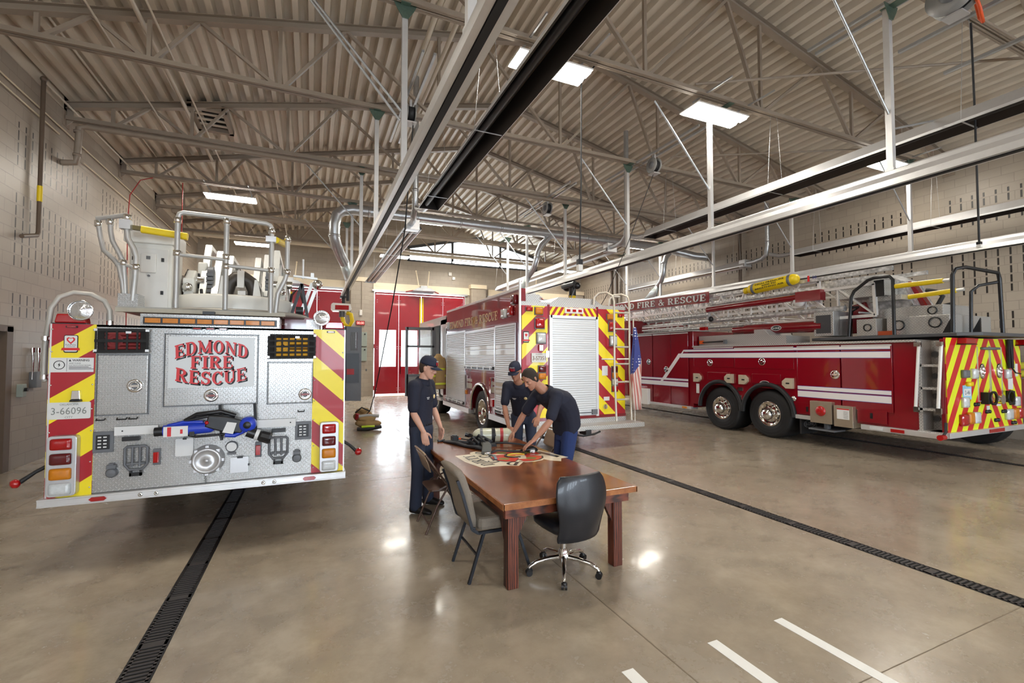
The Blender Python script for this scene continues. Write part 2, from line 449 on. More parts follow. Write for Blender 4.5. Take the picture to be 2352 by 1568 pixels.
def m_glass(name, tint=(250, 252, 252), amount=0.10):
    m, nt, b = _new(name); nt.nodes.remove(b); out = nt.nodes['Material Output']
    tr = nt.nodes.new('ShaderNodeBsdfTransparent'); tr.inputs[0].default_value = (*lin(tint), 1)
    gl = nt.nodes.new('ShaderNodeBsdfGlossy'); gl.inputs['Roughness'].default_value = 0.02
    mx = nt.nodes.new('ShaderNodeMixShader'); mx.inputs[0].default_value = amount
    nt.links.new(tr.outputs[0], mx.inputs[1]); nt.links.new(gl.outputs[0], mx.inputs[2]); nt.links.new(mx.outputs[0], out.inputs[0])
    return m
def m_emit(name, rgb, st):
    m, nt, b = _new(name); b.inputs['Base Color'].default_value = (*lin(rgb), 1)
    b.inputs['Emission Color'].default_value = (*lin(rgb), 1); b.inputs['Emission Strength'].default_value = st; return m

CONC = m_concrete()
BLK = m_block('block_wall', (170, 159, 145), (162, 151, 137))
BLKS = m_block('slotted_block_wall', (170, 159, 145), (162, 151, 137), (2.44, 5.6))
DECK = mat('deck_paint', (206, 195, 178), 0.45, var=0.08, vs=3)
STEEL = mat('truss_paint', (150, 136, 121), 0.5, var=0.1, vs=4)
GALV = mat('galvanised', (190, 193, 196), 0.35, 0.8, var=0.2, vs=9)
ALU = mat('aluminium', (224, 224, 224), 0.3, 0.55, var=0.06)
ALUB = mat('brushed_aluminium', (205, 205, 206), 0.38, 0.6, var=0.06)
CHROME = mat('chrome', (235, 235, 235), 0.08, 1.0, var=0)
BLACKR = mat('black_rubber', (28, 28, 30), 0.6, var=0.15)
BLACKP = mat('black_plastic', (26, 26, 28), 0.35, var=0.1)
BLACKM = mat('black_metal', (34, 33, 34), 0.4, 0.2, var=0.1)
WHITE = mat('white_paint', (228, 226, 220), 0.35, coat=0.2, var=0.03)
CREAM = mat('cream_paint', (222, 208, 182), 0.5, var=0.04)
REDT = mat('truck_red', (128, 6, 24), 0.22, coat=0.9, var=0.05, vs=2)
REDD = mat('door_red', (150, 6, 28), 0.32, coat=0.3, var=0.05, vs=2)
LRED = mat('lens_red', (170, 8, 14), 0.12, coat=0.6, var=0.25, vs=30)
LREDD = mat('lens_dark_red', (92, 12, 20), 0.12, coat=0.6, var=0.25, vs=30)
LAMB = mat('lens_amber', (206, 124, 8), 0.4, coat=0.15, var=0.25, vs=30)
LCLR = mat('lens_clear', (208, 212, 212), 0.12, coat=0.8, var=0.2, vs=40)
YEL = mat('yellow_pad', (232, 200, 10), 0.45, var=0.05)
DIA = m_diamond(); DIAB = m_diamond('diamond_plate_bright', 0.036, 0.3, (236, 234, 230))
SPOTG = mat('spot_glass', (226, 230, 232), .14, .8, var=.35, vs=70, bmp=.6, bs=45)
SWIRL = m_swirl('engine_turned')
RED = (172, 16, 34); YELc = (250, 226, 30)
GLASS = m_glass('window_glass')
LAMP = m_emit('lamp_lens', (255, 248, 235), 56)
INK = mat('black_ink', (22, 20, 20), 0.5, var=0)
LWHITE = mat('label_white', (226, 226, 224), 0.5, var=0)
LRD = mat('letter_red', (214, 36, 40), 0.4, var=0)
SIGNW = mat('sign_white', (214, 216, 216), 0.3, var=0.04)
GREY = mat('grey_plastic', (104, 106, 110), 0.45, var=0.1)
# ------------------------------------------------------------------ room shell
XL, XR, YF, YB = -4.37, 14.17, 22.4, -7.0
XC = 4.9; ZE = 6.55; ZR = 8.61
def zroof(x): return ZE+(ZR-ZE)*(1-abs(x-XC)/(XC-XL))
mb = MB(); mb.box(XL-.3, XR+.3, YB-.3, YF+.3, -.2, 0); struct(mb.build('floor', CONC))
mb = MB()
DOORS = [(-0.9, 2.3), (4.95, 2.25), (10.8, 2.3)]
# far wall with three door openings and gable clerestory
def wallpoly(mb, y0, y1, zd, opens):
    xs = XL
    for cx, hw in DOORS:
        mb.box(xs, cx-hw, y0, y1, 0, zd); xs = cx+hw
    mb.box(xs, XR, y0, y1, 0, zd)
wallpoly(mb, YF, YF+.3, 4.95, None)
mb.box(XL, XR, YF, YF+.3, 4.95, 6.55)
mb.prism([(XL, 6.55), (4.28, 6.55), (4.28, zroof(4.28)+.24), (XL, ZE+.24)], 'y', YF, YF+.3)
mb.prism([(4.28, 7.15), (7.9, 7.96), (4.9, 8.86), (4.28, zroof(4.28)+.24)], 'y', YF, YF+.3)
mb.prism([(11.3, 6.55), (XR, 6.55), (XR, ZE+.24), (11.3, zroof(11.3)+.24)], 'y', YF, YF+.3)
mb.prism([(7.9, 7.96), (11.3, 7.2), (11.3, zroof(11.3)+.24), (4.9, 8.86)], 'y', YF, YF+.3)
struct(mb.build('wall_far', BLK))
mb = MB(); wallpoly(mb, YB-.3, YB, 4.95, None); mb.box(XL, XR, YB-.3, YB, 4.95, 8.8)
struct(mb.build('wall_back', BLK))
# left wall with a doorway near the left edge of the picture
mb = MB(); mb.box(XL-.3, XL, YB, 8.75, 0, 6.75); mb.box(XL-.3, XL, 8.75, 9.75, 2.2, 6.75); mb.box(XL-.3, XL, 9.75, YF, 0, 6.75)
struct(mb.build('wall_left', BLKS))
mb = MB(); mb.box(XR, XR+.3, YB, YF, 0, 6.75); struct(mb.build('wall_right', BLKS))
# doorway frame + door leaf
mb = MB(); mb.box(XL-.2, XL+.02, 9.70, 9.86, 0, 2.28); mb.box(XL-.2, XL+.02, 8.7, 9.86, 2.2, 2.3); mb.box(XL-.2, XL+.02, 8.7, 8.8, 0, 2.28)
df = struct(mb.build('door_4', mat('frame_brown', (104, 88, 74), 0.5)))
mb = MB(); mb.box(XL-.28, XL-.2, 8.8, 9.7, 0, 2.2); mb.build('door_panel', mat('door_beige', (150, 134, 114), .5), df)
# roof deck, ribs run along y
mb = MB()
def deck(xa, xb, flip):
    L = abs(xb-xa); n = int(L/0.245); st = (xb-xa)/n
    pr = []
    for i in range(n):
        x = xa+st*i
        for f, dz in ((0, 0), (.44, 0), (.54, -.13), (.90, -.13)): pr.append((x+st*f, dz))
    pr.append((xb, 0))
    vs = []; fs = []
    for x, dz in pr:
        z = zroof(x)+.25+dz
        vs += [(x, YB-.3, z), (x, YF+.3, z), (x, YB-.3, z+.02), (x, YF+.3, z+.02)]
    for i in range(len(pr)-1):
        a = i*4; fs += [(a, a+4, a+5, a+1), (a+2, a+3, a+7, a+6)]
    mb.add(vs, fs)
deck(XL-.3, XC, 0); deck(XR+.3, XC, 0)
struct(mb.build('ceiling', DECK))
# eave fascia closing the gap between walls and deck, far edge angle
mb = MB(); mb.box(XL-.02, XL+.02, YB, YF, 6.5, 6.78); mb.box(XR-.02, XR+.02, YB, YF, 6.5, 6.78)
struct(mb.build('trim_1', DECK))
# clerestory window
mb = MB(); D = mat('window_frame', (70, 72, 76), 0.4)
for x in (4.30, 6.52, 9.15, 11.28): mb.box(x-.06, x+.06, YF-.02, YF+.1, 6.52, min(7.15+(x-4.28)*.2238, 7.96-(x-7.9)*.2235) if x != 0 else 7)
mb.beam((4.25, YF+.04, 7.17), (7.9, YF+.04, 7.99), .12, .14); mb.beam((7.9, YF+.04, 7.99), (11.32, YF+.04, 7.22), .12, .14)
mb.box(4.25, 11.32, YF-.02, YF+.1, 6.5, 6.58)
w = struct(mb.build('window_1', D))
mb = MB(); mb.prism([(4.28, 6.52), (11.3, 6.52), (11.3, 7.2), (7.9, 7.97), (4.28, 7.16)], 'y', YF+.16, YF+.17)
mb.build('glass_pane', GLASS, w)
# lintel bands over the door openings and pilasters
mb = MB()
for cx, hw in DOORS: mb.box(cx-hw-.05, cx+hw+.25, YF-.06, YF, 4.98, 5.34)
struct(mb.build('trim_2', CREAM))
for i, (xa, xb) in enumerate(((1.62, 2.42), (7.42, 8.2), (13.3, 14.1))):
    mb = MB(); mb.box(xa, xb, YF-.35, YF, 0, 5.3); mb.box(xa-.04, xb+.04, YF-.4, YF, 5.3, 5.5, 1)
    struct(mb.build('trim_%d' % (3+i), [BLK, CREAM]))
# red four-fold doors
CHR_BOLT = mat('bolt_silver', (210, 210, 212), .3, .6, var=0)
def fold_door(name, cx, hw, y, s, glaz=True):
    x0, x1 = cx-hw+.03, cx+hw-.03; zt = 4.86; lw = (x1-x0-.12)/4
    mb = MB(); mb.box(x0-.0, x0+.05, y, y+.1, 0, zt); mb.box(x1-.05, x1, y, y+.1, 0, zt); mb.box(x0, x1, y, y+.1, zt-.04, zt+.04)
    d = struct(mb.build(name, REDD))
    xs = [x0+.05, x0+.05+lw, x0+.05+2*lw+.02, x0+.05+3*lw+.02]
    for k, xa in enumerate(xs):
        mb = MB(); xb = xa+lw-.012; m0, m1 = xa+.17, xb-.12; z0, z1 = 1.35, 3.1
        if k % 2: m0, m1 = xa+.12, xb-.17
        mb.box(xa, m0, y+s*.02, y+s*.02+.05, .06, zt-.06); mb.box(m1, xb, y+s*.02, y+s*.02+.05, .06, zt-.06)
        mb.box(m0, m1, y+s*.02, y+s*.02+.05, .06, z0); mb.box(m0, m1, y+s*.02, y+s*.02+.05, z1, zt-.06)
        p = mb.build('door_panel', REDD, d)
        mb = MB(); mb.box(m0, m1, y+.045, y+.05, z0, z1); mb.build('glass_pane', GLASS, p)
        if s > 0:
            mb = MB()
            for zz in (4.52, 4.42, 2.3, 2.2, .32, .22):
                for xx in (xa+.06, xb-.06): mb.lathe([(0, -.012), (.018, -.01), (.018, 0)], (xx, y+.02, zz), 'y', 8)
            mb.build('bolts', CHR_BOLT, p)
    mb = MB()
    for xx in (cx-.06, cx+.06): mb.box(xx-.035, xx+.035, y-.03, y+.02, .3, 4.7)
    mb.build('safety_edge', YEL, d)
    mb = MB()
    for xx in (x0+lw+.0, x1-lw): mb.box(xx+.12, xx+.15, y-.05, y-.01, 1.0, 1.35); mb.box(xx+.12, xx+.15, y-.05, y-.01, 1.62, 1.8)
    mb.build('handle', CHROME, d)
    mb = MB()
    mb.box(x0-.03, x0+.10, y-.03, y+.05, 2.22, 2.42); mb.box(x0-.03, x0+.10, y-.03, y+.05, .25, .45); mb.box(x0, x0+.09, y-.03, y+.05, 3.9, 4.3)
    mb.build('hinge', REDD, d)
    return d
for i, (cx, hw) in enumerate(DOORS): fold_door('door_%d' % (i+1), cx, hw, YF-.02, 1)
for i, (cx, hw) in enumerate(DOORS): fold_door('door_%d' % (i+5), cx, hw, YB-.15, -1)
# door operators: swing arms on the lintel
for i, (cx, hw) in enumerate(DOORS):
    t = thing('door_operator', ['grey overhead door operator above the left red door', 'grey overhead operator with two raised rods above the middle red door', 'grey overhead door operator above the right red door'][i], 'door opener', (cx, YF-.3, 4.95), 'door operators above the red doors')
    mb = MB(); mb.prism([(cx-.55, 4.98), (cx+.55, 4.98), (cx+.3, 5.12), (cx-.3, 5.12)], 'y', YF-.7, YF-.1); mb.box(cx-.16, cx+.16, YF-.6, YF-.2, 5.1, 5.24); mb.build('housing', GALV, t)
    for s in (-1, 1):
        mb = MB(); mb.cyl((cx+s*.2, YF-.4, 5.1), (cx+s*.32-.05, YF-.45, 5.95), .025); mb.ball((cx+s*.32-.05, YF-.45, 5.95), .04); mb.build('rod', CREAM, t)
    mb = MB(); mb.box(cx-hw-.1, cx+hw+.1, YF-.12, YF-.05, 4.93, 5.0); mb.build('track', GALV, t)
    for s in (-1, 1): mb = MB(); mb.beam((cx+s*.5, YF-.5, 5.0), (cx+s*.8, YF-.2, 4.96), .05, .04); mb.build('arm', REDD, t)
# outside world seen through the panes
mb = MB(); mb.box(-30, 45, YF+.35, 60, -.3, -.05); mb.box(-30, 45, -60, YB-.5, -.3, -.05)
struct(mb.build('trim_7', mat('outdoor_apron', (214, 210, 200), .8)))
# tactile yellow pad in front of middle door
mb = MB(); mb.box(2.75, 7.2, YF-.95, YF-.1, 0, .004); tag(mb.build('tactile_strip', m_stripe('tactile', 0, 1.0, .16, 0, (214, 180, 120), (170, 140, 96), mirror=False), base=(4.95, YF-.5, 0)), 'worn tan patterned strip on the floor before the red doors', 'floor marking')
# trench drains
def drain(xc, y0, y1, w, label):
    t = thing('trench_drain', label, 'drain', (xc, y0, 0), 'trench drains in the floor')
    mb = MB(); mb.box(xc-w/2-.012, xc-w/2, y0, y1, -.02, .003); mb.box(xc+w/2, xc+w/2+.012, y0, y1, -.02, .003)
    mb.build('rim', BLACKM, t)
    mb = MB(); mb.box(xc-w/2, xc+w/2, y0, y1, -.01, .0012); mb.build('channel', mat('channel_black', (8, 8, 8), .9, var=0), t)
    mb = MB(); y = y0; k = 0
    while y < y1:
        mb.box(xc-w/2, xc+w/2, y, y+(.016 if k % 16 else .06), .001, .006); y += .036 if k % 16 else .07; k += 1
    mb.box(xc-w/2, xc-w/2+.016, y0, y1, .001, .006); mb.box(xc+w/2-.016, xc+w/2, y0, y1, .001, .006)
    mb.build('grate', mat('cast_iron', (66, 62, 62), .5, .3, var=.2), t)
drain(-.88, .5, 21, .15, 'long iron trench drain running under the left fire engine')
drain(4.80, .3, 21, .15, 'long iron trench drain running past the right of the table')
drain(10.85, 1.0, 21, .15, 'iron trench drain emerging from under the red ladder truck')
# white tape lines
for i, (px, l) in enumerate(((1.69, 'shortest white floor stripe, at the bottom edge of the picture'), (2.35, 'middle white floor stripe, between the other two'), (2.96, 'longest white floor stripe, nearest the right drain'))):
    mb = MB(); mb.box(px-.04, px+.04, .3, 2.2, 0, .0025); tag(mb.build('floor_stripe', mat('white_tape', (236, 236, 232), .5, var=.03), base=(px, 1.2, 0)), l, 'floor marking', 'white parking stripes on the floor')
mb = MB()
for x in (1.985, -3.2, 7.9): mb.box(x-.005, x+.005, YB, YF, -.003, .0006)
for y in (1.6, 7.0, 12.4, 17.8): mb.box(XL, XR, y-.003, y+.003, -.003, .0006)
struct(mb.build('trim_8', mat('joint_sealant', (112, 98, 80), .7)))
# wall baseboard-ish darker gap none; wall-mounted bits on pilaster
def wbox(name, lab, cat, x0, x1, y0, y1, z0, z1, m, bev=.006, group=None):
    mb = MB(); mb.box(x0, x1, y0, y1, z0, z1); o = mb.build(name, m, base=((x0+x1)/2, (y0+y1)/2, z0), bevel=bev); return tag(o, lab, cat, group)
t = thing('digital_clock', 'small wall clock with glowing red digits on the block pilaster', 'clock', (2.05, YF-.38, 3.3))
mb = MB(); mb.box(1.86, 2.24, YF-.42, YF-.35, 3.27, 3.47); mb.build('housing', mat('clock_red', (150, 20, 24), .4), t)
mb = MB(); text(mb, '00:00', (2.05, YF-.425, 3.37), (1, 0, 0), (0, 0, 1), .11, 0, .002, width=.3); mb.build('digits', m_emit('digit_glow', (255, 120, 110), 4), t)
GB = mat('box_grey', (150, 160, 152), .45, var=.05)
for (z0, z1, l) in ((2.3, 2.95, 'grey electrical cabinet on the pilaster, upper of the two'), (1.62, 2.24, 'grey electrical cabinet on the pilaster, lower of the two')):
    t = thing('electrical_cabinet', l, 'electrical box', (2.06, YF-.4, z0), 'electrical cabinets on the pilaster')
    mb = MB(); mb.box(1.80, 2.34, YF-.47, YF-.35, z0, z1); mb.build('body', GB, t, bevel=.008)
    mb = MB(); mb.cyl((2.24, YF-.5, z1-.1), (2.24, YF-.46, z1-.1), .035); mb.beam((2.24, YF-.5, z1-.14), (2.24, YF-.5, z1-.06), .02, .02); mb.build('switch', BLACKP, t)
    for k in range(3): mb = MB(); mb.cyl((1.96, YF-.48, z0+.15+k*.1), (1.96, YF-.46, z0+.15+k*.1), .015, n=8); mb.build('indicator', LRED, t)
wbox('light_switch', 'white light switch on the pilaster', 'switch', 1.92, 2.0, YF-.365, YF-.35, 1.13, 1.27, WHITE)
wbox('wall_outlet', 'small dark wall outlet right of the light switch', 'outlet', 2.3, 2.37, YF-.37, YF-.35, 1.16, 1.26, GREY)
wbox('wall_beacon', 'white alarm strobe above the digital clock', 'alarm', 2.0, 2.12, YF-.42, YF-.35, 3.72, 3.98, WHITE, .02)
mb = MB(); mb.tube([(2.1, YF-.37, 5.3), (2.1, YF-.37, 3.98)], .015); mb.tube([(2.1, YF-.37, 3.27), (2.1, YF-.37, 2.95)], .02); tag(mb.build('conduit', STEEL, base=(2.1, YF-.37, 3)), 'thin painted conduit down the pilaster to the clock', 'pipe')
# ------------------------------------------------------------------ roof trusses
BN = [-3.65, -2.35, -.55, 2.2, 4.9]; TN = [-3.05, -1.7, .5, 3.05]
BN = BN+[2*XC-b for b in BN[:-1]][::-1]; TN = TN+[2*XC-b for b in TN][::-1]
TY = [-5.27, -2.5, .26, 3.02, 5.79, 8.55, 11.31, 14.05, 16.8, 19.55]
TL = ['nearest fully visible', 'second visible', 'third visible', 'fourth visible', 'fifth visible', 'sixth visible', 'farthest']
def make_truss():
    t = thing('roof_truss', 'x', 'truss', (0, 0, 0), 'roof trusses')
    mb = MB(); zb = 6.33
    for dy in (-.045, .045):
        mb.box(XL, XR, dy-.03, dy+.03, zb, zb+.012); mb.box(XL, XR, dy-.006*(1 if dy > 0 else -1)-.006, dy-.006*(1 if dy > 0 else -1)+.006, zb, zb+.085)
    mb.build('bottom_chord', STEEL, t)
    for xa, xb in ((XL, XC), (XR, XC)):
        mb = MB()
        for dz, h, w in ((.0, .012, .13), (.12, .012, .13)):
            mb.beam((xa, 0, zroof(xa)+dz), (xb, 0, zroof(xb)+dz), w, h, up=(0, 0, 1))
        mb.beam((xa, 0, zroof(xa)+.06), (xb, 0, zroof(xb)+.06), .014, .12, up=(0, 0, 1))
        mb.build('top_chord', STEEL, t)
    zt = lambda x: zroof(x)+.02
    for b in BN:
        mb = MB(); mb.beam((b, 0, zb+.05), (b, 0, zt(b)), .055, .05); mb.build('vertical_web', STEEL, t)
    for i, x in enumerate(TN):
        # each top node joins the bottom nodes either side
        L = [b for b in BN if b < x][-1]; Rr = [b for b in BN if b > x][0]
        for k, b in enumerate((L, Rr)):
            mb = MB(); mb.beam((x, 0, zt(x)), (b+(.06 if k == 0 else -.06), 0, zb+.05), .06, .05); mb.build('diagonal_web', STEEL, t)
    for s, x in ((1, XL), (-1, XR)):
        mb = MB(); mb.box(x, x+s*.02, -.12, .12, 6.2, 6.75); mb.prism([(x, 6.2), (x+s*.12, 6.33), (x+s*.12, 6.6), (x, 6.7)], 'y', -.008, .008); mb.build('end_plate', STEEL, t)
    return t
tr = make_truss(); index_kids(tr)
for i, y in enumerate(TY):
    o = tr if i == 0 else dup(tr, (0, y, 0))
    o.location = (0, y, 0); k = i-3
    o['label'] = 'steel roof truss spanning the hall, %s from the camera' % (['behind the camera, farthest back', 'behind the camera, second back', 'directly overhead'][i] if i < 3 else TL[k])
# pipe slung under third truss, with drop at left wall
def pipe(label, pts, r, m, name='pipe', cat='pipe', n=10, group=None, extra=None):
    mb = MB(); mb.tube(pts, r, n)
    if extra:
        for p in extra: mb.lathe([(r, -.02), (r*1.25, -.02), (r*1.25, .02), (r, .02)], p[:3], p[3], 10)
    return tag(mb.build(name, m, base=pts[0]), label, cat, group)
BRP = mat('pipe_brown', (96, 80, 66), .45, var=.08)
pipe('painted sprinkler pipe slung under the third truss, dropping at the left wall', [(13.9, 11.2, 6.22), (-4.0, 11.2, 6.22), (-4.12, 11.2, 6.18), (-4.14, 11.2, 5.62), (-4.16, 11.2, 5.5), (-4.36, 11.2, 5.47)], .055, STEEL, extra=[(-4.14, 11.2, 5.65, 'z'), (-4.14, 11.2, 6.1, 'z')])
pipe('painted pipe slung under the fifth truss', [(13.9, 16.6, 6.22), (-3.9, 16.6, 6.22)], .06, STEEL)
pipe('painted pipe slung under the sixth truss', [(13.9, 19.4, 6.2), (-3.9, 19.4, 6.2)], .07, CREAM)
tg = thing('gas_pipe', 'brown pipe running down the left wall with yellow marker', 'pipe', (-4.3, 10.3, 3.87))
mb = MB(); mb.tube([(-4.28, 10.3, 6.6), (-4.28, 10.3, 3.92), (-4.28, 10.26, 3.86), (-4.28, 9.82, 3.74)], .033, 10); mb.ball((-4.28, 10.3, 6.58), .05); mb.build('pipe', BRP, tg)
mb = MB(); mb.cyl((-4.28, 10.3, 4.45), (-4.28, 10.3, 4.72), .037); mb.build('yellow_marker', YEL, tg, 'yellow pipe marker')
pipe('thin painted gas line running back under the roof from the wall pipe', [(-4.28, 10.34, 6.55), (-4.1, 15.5, 6.45)], .02, DECK)
for i, (x, z, r, y0, y1) in enumerate(((-4.33, 6.08, .014, -5, 21), (-4.33, 5.93, .014, -5, 11.0), (-4.33, 5.78, .012, 12, 21), (-3.75, 6.85, .022, -2, 16.5), (-3.64, 6.85, .022, -2, 16.5), (-2.95, 6.75, .018, -2, 21), (-2.45, 6.95, .04, 3, 14), (-2.1, 6.6, .016, -2, 21), (-.9, 6.4, .016, 11.5, 21), (1.7, 7.1, .045, 2, 11.3), (2.05, 7.1, .04, 2, 11.3))):
    pipe(['upper thin conduit along the top of the left wall', 'lower thin conduit on the left wall ending at the sprinkler drop', 'thin conduit on the far part of the left wall', 'left one of two conduits under the roof deck at left', 'right one of two conduits under the roof deck at left', 'single thin conduit under the roof deck left of centre', 'thicker conduit under the roof deck at upper left', 'long thin conduit crossing under the left trusses', 'thin conduit above the left fire engine ladder', 'left one of two thick pipes beside the cord reel', 'right one of two thick pipes beside the cord reel'][i], [(x, y0, z), (x, y1, z)], r, CREAM if i < 3 else DECK, 'conduit', n=6, group='conduits under the roof')
# roof hatch with dark louvres
t = thing('roof_hatch', 'dark framed roof vent opening above the left fire engine', 'vent', (-2.1, 11.7, 7.2))
mb = MB(); z = 7.14
for a in ((-2.45, -1.75, 11.3, 11.4), (-2.45, -1.75, 12.35, 12.45), (-2.45, -2.37, 11.3, 12.45), (-1.83, -1.75, 11.3, 12.45)): mb.box(a[0], a[1], a[2], a[3], z-.1, z+.03)
mb.build('curb', STEEL, t)
mb = MB(); mb.box(-2.4, -1.8, 11.4, 12.35, z+.0, z+.01); mb.build('opening', mat('dark_opening', (24, 22, 20), .9), t)
mb = MB()
for k in range(3): mb.box(-2.4, -1.8, 11.6+k*.25, 11.68+k*.25, z-.06, z-.04)
mb.build('louvre', DECK, t)
# ------------------------------------------------------------------ high bay lights
def make_fix():
    t = thing('high_bay_light', 'x', 'ceiling light', (0, 0, 0), 'high bay lights')
    mb = MB(); mb.box(-.62, .62, -.23, .23, .02, .045); mb.box(-.5, .5, -.06, .06, .045, .1); mb.build('housing', WHITE, t)
    for s in (-1, 1):
        mb = MB(); mb.prism([(s*.115-.1, .018), (s*.115-.07, -.012), (s*.115+.07, -.012), (s*.115+.1, .018)], 'x', -.6, .6); mb.build('lamp', LAMP, t)
    for s in (-.5, .5): mb = MB(); mb.box(s-.012, s+.012, -.82, .02, .15, .175); mb.box(s-.012, s+.012, -.012, .012, .04, .15); mb.build('hanger', GALV, t)
    return t
fx = make_fix(); index_kids(fx)
FX = [(3.3, 6.04, 'bright ceiling light nearest the black heater, directly above the table'), (6.7, 6.04, 'bright ceiling light above the gap between middle and right trucks'), (12.0, 6.04, 'bright ceiling light partly behind the right rail post'), (-2.1, 14.65, 'ceiling light above the left truck, nearer of the two'), (3.35, 14.65, 'ceiling light just below the round duct at centre'), (12.2, 14.65, 'ceiling light behind the long rail at right centre'), (-2.15, 20.35, 'ceiling light above the left truck, farther of the two'), (3.3, 20.35, 'ceiling light left of the clerestory window'), (6.6, 20.35, 'ceiling light in front of the clerestory window'),
      (6.7, 14.65, 'ceiling light hidden above the long duct'), (12.0, 20.35, 'ceiling light in the far right corner'),
      (-2.1, 6.04, 'ceiling light above the frame at upper left'), (-2.1, -2.3, 'ceiling light behind the camera at left'), (3.3, -2.3, 'ceiling light behind the camera at centre left'), (6.7, -2.3, 'ceiling light behind the camera at centre right'), (12.0, -2.3, 'ceiling light behind the camera at right')]
for i, (x, y, l) in enumerate(FX):
    o = fx if i == 0 else dup(fx, (x, y, 6.2), label=l)
    o.location = (x, y, 6.2); o['label'] = l
# ------------------------------------------------------------------ exhaust rails with posts and braces
RPROF = [(-.035, .22), (.035, .22), (.055, .20), (.06, .15), (.09, .08), (.095, .0), (.036, .0), (.036, .03), (-.036, .03), (-.036, 0), (-.095, 0), (-.09, .08), (-.06, .15), (-.055, .20)]
POSTY = {1.05: (.3, 3.15, 5.85, 8.6, 11.4, 14.1, 16.3), 6.8: (.3, 3.35, 6.25, 8.7, 11.6, 14.2, 15.9), 12.6: (3.2, 5.87, 8.7, 11.5, 14.1, 16.2)}
for xr, zr, y0, y1, lab in ((1.05, 4.0, -5.5, 18.3, 'left'), (6.8, 3.98, -5.5, 16.0, 'middle'), (12.6, 4.0, -5.5, 16.9, 'right')):
    t = thing('exhaust_rail', 'long aluminium exhaust extraction rail, %s one of the three' % lab, 'rail', (xr, y0, zr), 'exhaust rails')
    mb = MB(); mb.prism([(xr+a, zr+b) for a, b in RPROF], 'y', y0, y1); mb.build('rail', ALU, t)
    mb = MB(); mb.box(xr-.03, xr+.03, y0, y1, zr-.012, zr+.012); mb.build('rubber_seal', BLACKR, t)
    for k, y in enumerate(POSTY[xr]):
        yt = min(TY, key=lambda q: abs(q-y)); zt = 6.33
        mb = MB(); mb.box(xr-.036, xr+.036, y-.036, y+.036, zr+.2, zt); mb.box(xr-.05, xr+.05, y-.05, y+.05, zr+.2, zr+.24); mb.build('post', ALU, t)
        mb = MB(); mb.prism([(xr-.15, zt+.02), (xr+.15, zt+.02), (xr+.11, zt-.06), (xr+.04, zt-.17), (xr-.04, zt-.17), (xr-.11, zt-.06)], 'y', y-.05, y-.042)
        mb.box(xr-.06, xr+.06, min(y, yt)-.05, max(y, yt)+.05, zt-.01, zt+.0); mb.build('gusset', mat('gusset_green', (96, 116, 104), .4, .5, var=.3, vs=30), t)
        if k % 2 == 0 or xr > 6:
            mb = MB(); mb.cyl((xr-1.3, y, zt), (xr-.03, y, zr+.95), .016, n=6); mb.build('brace', GALV, t)
    if xr < 2:
        mb = MB(); mb.cyl((xr, 15.5, 4.1), (xr, 15.5, 3.6), .05, n=8); mb.build('trolley', BLACKM, t)
pipe('thin silver brace from rail post to truss at upper right', [(11.7, 3.4, 6.33), (6.85, 3.35, 4.75)], .014, GALV, 'brace_rod', 'rod')
pipe('thin silver brace crossing the upper left to the rail post', [(-.25, 5.9, 6.33), (1.0, 5.88, 4.85)], .016, GALV, 'brace_rod', 'rod')
# exhaust trolleys hanging under rails
def trolley(x, y, z, lab, hosey):
    t = thing('exhaust_trolley', lab, 'exhaust unit', (x, y, z))
    if hosey:
        mb = MB(); mb.cyl((x, y, z+.34), (x, y, z), .06, n=8); mb.box(x-.12, x+.12, y-.1, y+.1, z+.2, z+.27); mb.build('carriage', BLACKM, t)
        mb = MB(); mb.prism([(x-.42, z-.22), (x-.36, z-.3), (x+.2, z-.3), (x+.26, z-.22), (x+.22, z-.04), (x-.36, z-.02), (x-.42, z-.06)], 'y', y-.28, y+.25); mb.build('housing', WHITE, t, bevel=.01)
        mb = MB(); mb.box(x-.3, x+.16, y-.29, y-.28, z-.26, z-.1); mb.build('red_label', LRED, t)
        mb = MB(); mb.cyl((x-.05, y, z-.3), (x-.05, y, z-.5), .1, n=12); mb.build('collar', GREY, t)
        mb = MB(); mb.tube([(x-.05, y, z-.45), (x+.02, y-.05, z-.75), (x+.2, y-.1, z-.85), (x+.3, y-.1, z-.65), (x+.25, y-.1, z-.4), (x+.12, y-.05, z-.35)], .075, 10); mb.build('hose', YEL, t)
    else:
        mb = MB(); mb.cyl((x, y, z), (x, y, z-.35), .1, n=12); mb.cyl((x-.1, y-.3, z-.05), (x-.1, y+.35, z-.05), .075, n=12); mb.ball((x, y+.3, z-.05), .14); mb.ball((x, y-.25, z-.1), .1); mb.build('blower', BLACKP, t)
        mb = MB()
        p = []
        for k in range(13): mb.lathe([(.09, 0), (.1, .012), (.09, .025)], (x, y, z-.38-k*.05), 'z', 12); 
        mb.cyl((x, y, z-.3), (x, y, z-1.0), .085, n=12); mb.build('hose', YEL, t)
        mb = MB(); mb.tube([(x-.1, y-.3, z-.2), (x-.3, y-.4, z-.5), (x-.4, y-.4, z-.9)], .012, 6); mb.build('cable', GREY, t)
trolley(1.05, 17.6, 3.75, 'white exhaust trolley box with yellow hose under the left rail end', True)
trolley(6.8, 11.2, 3.9, 'black exhaust trolley with ribbed yellow hose behind the middle truck', False)
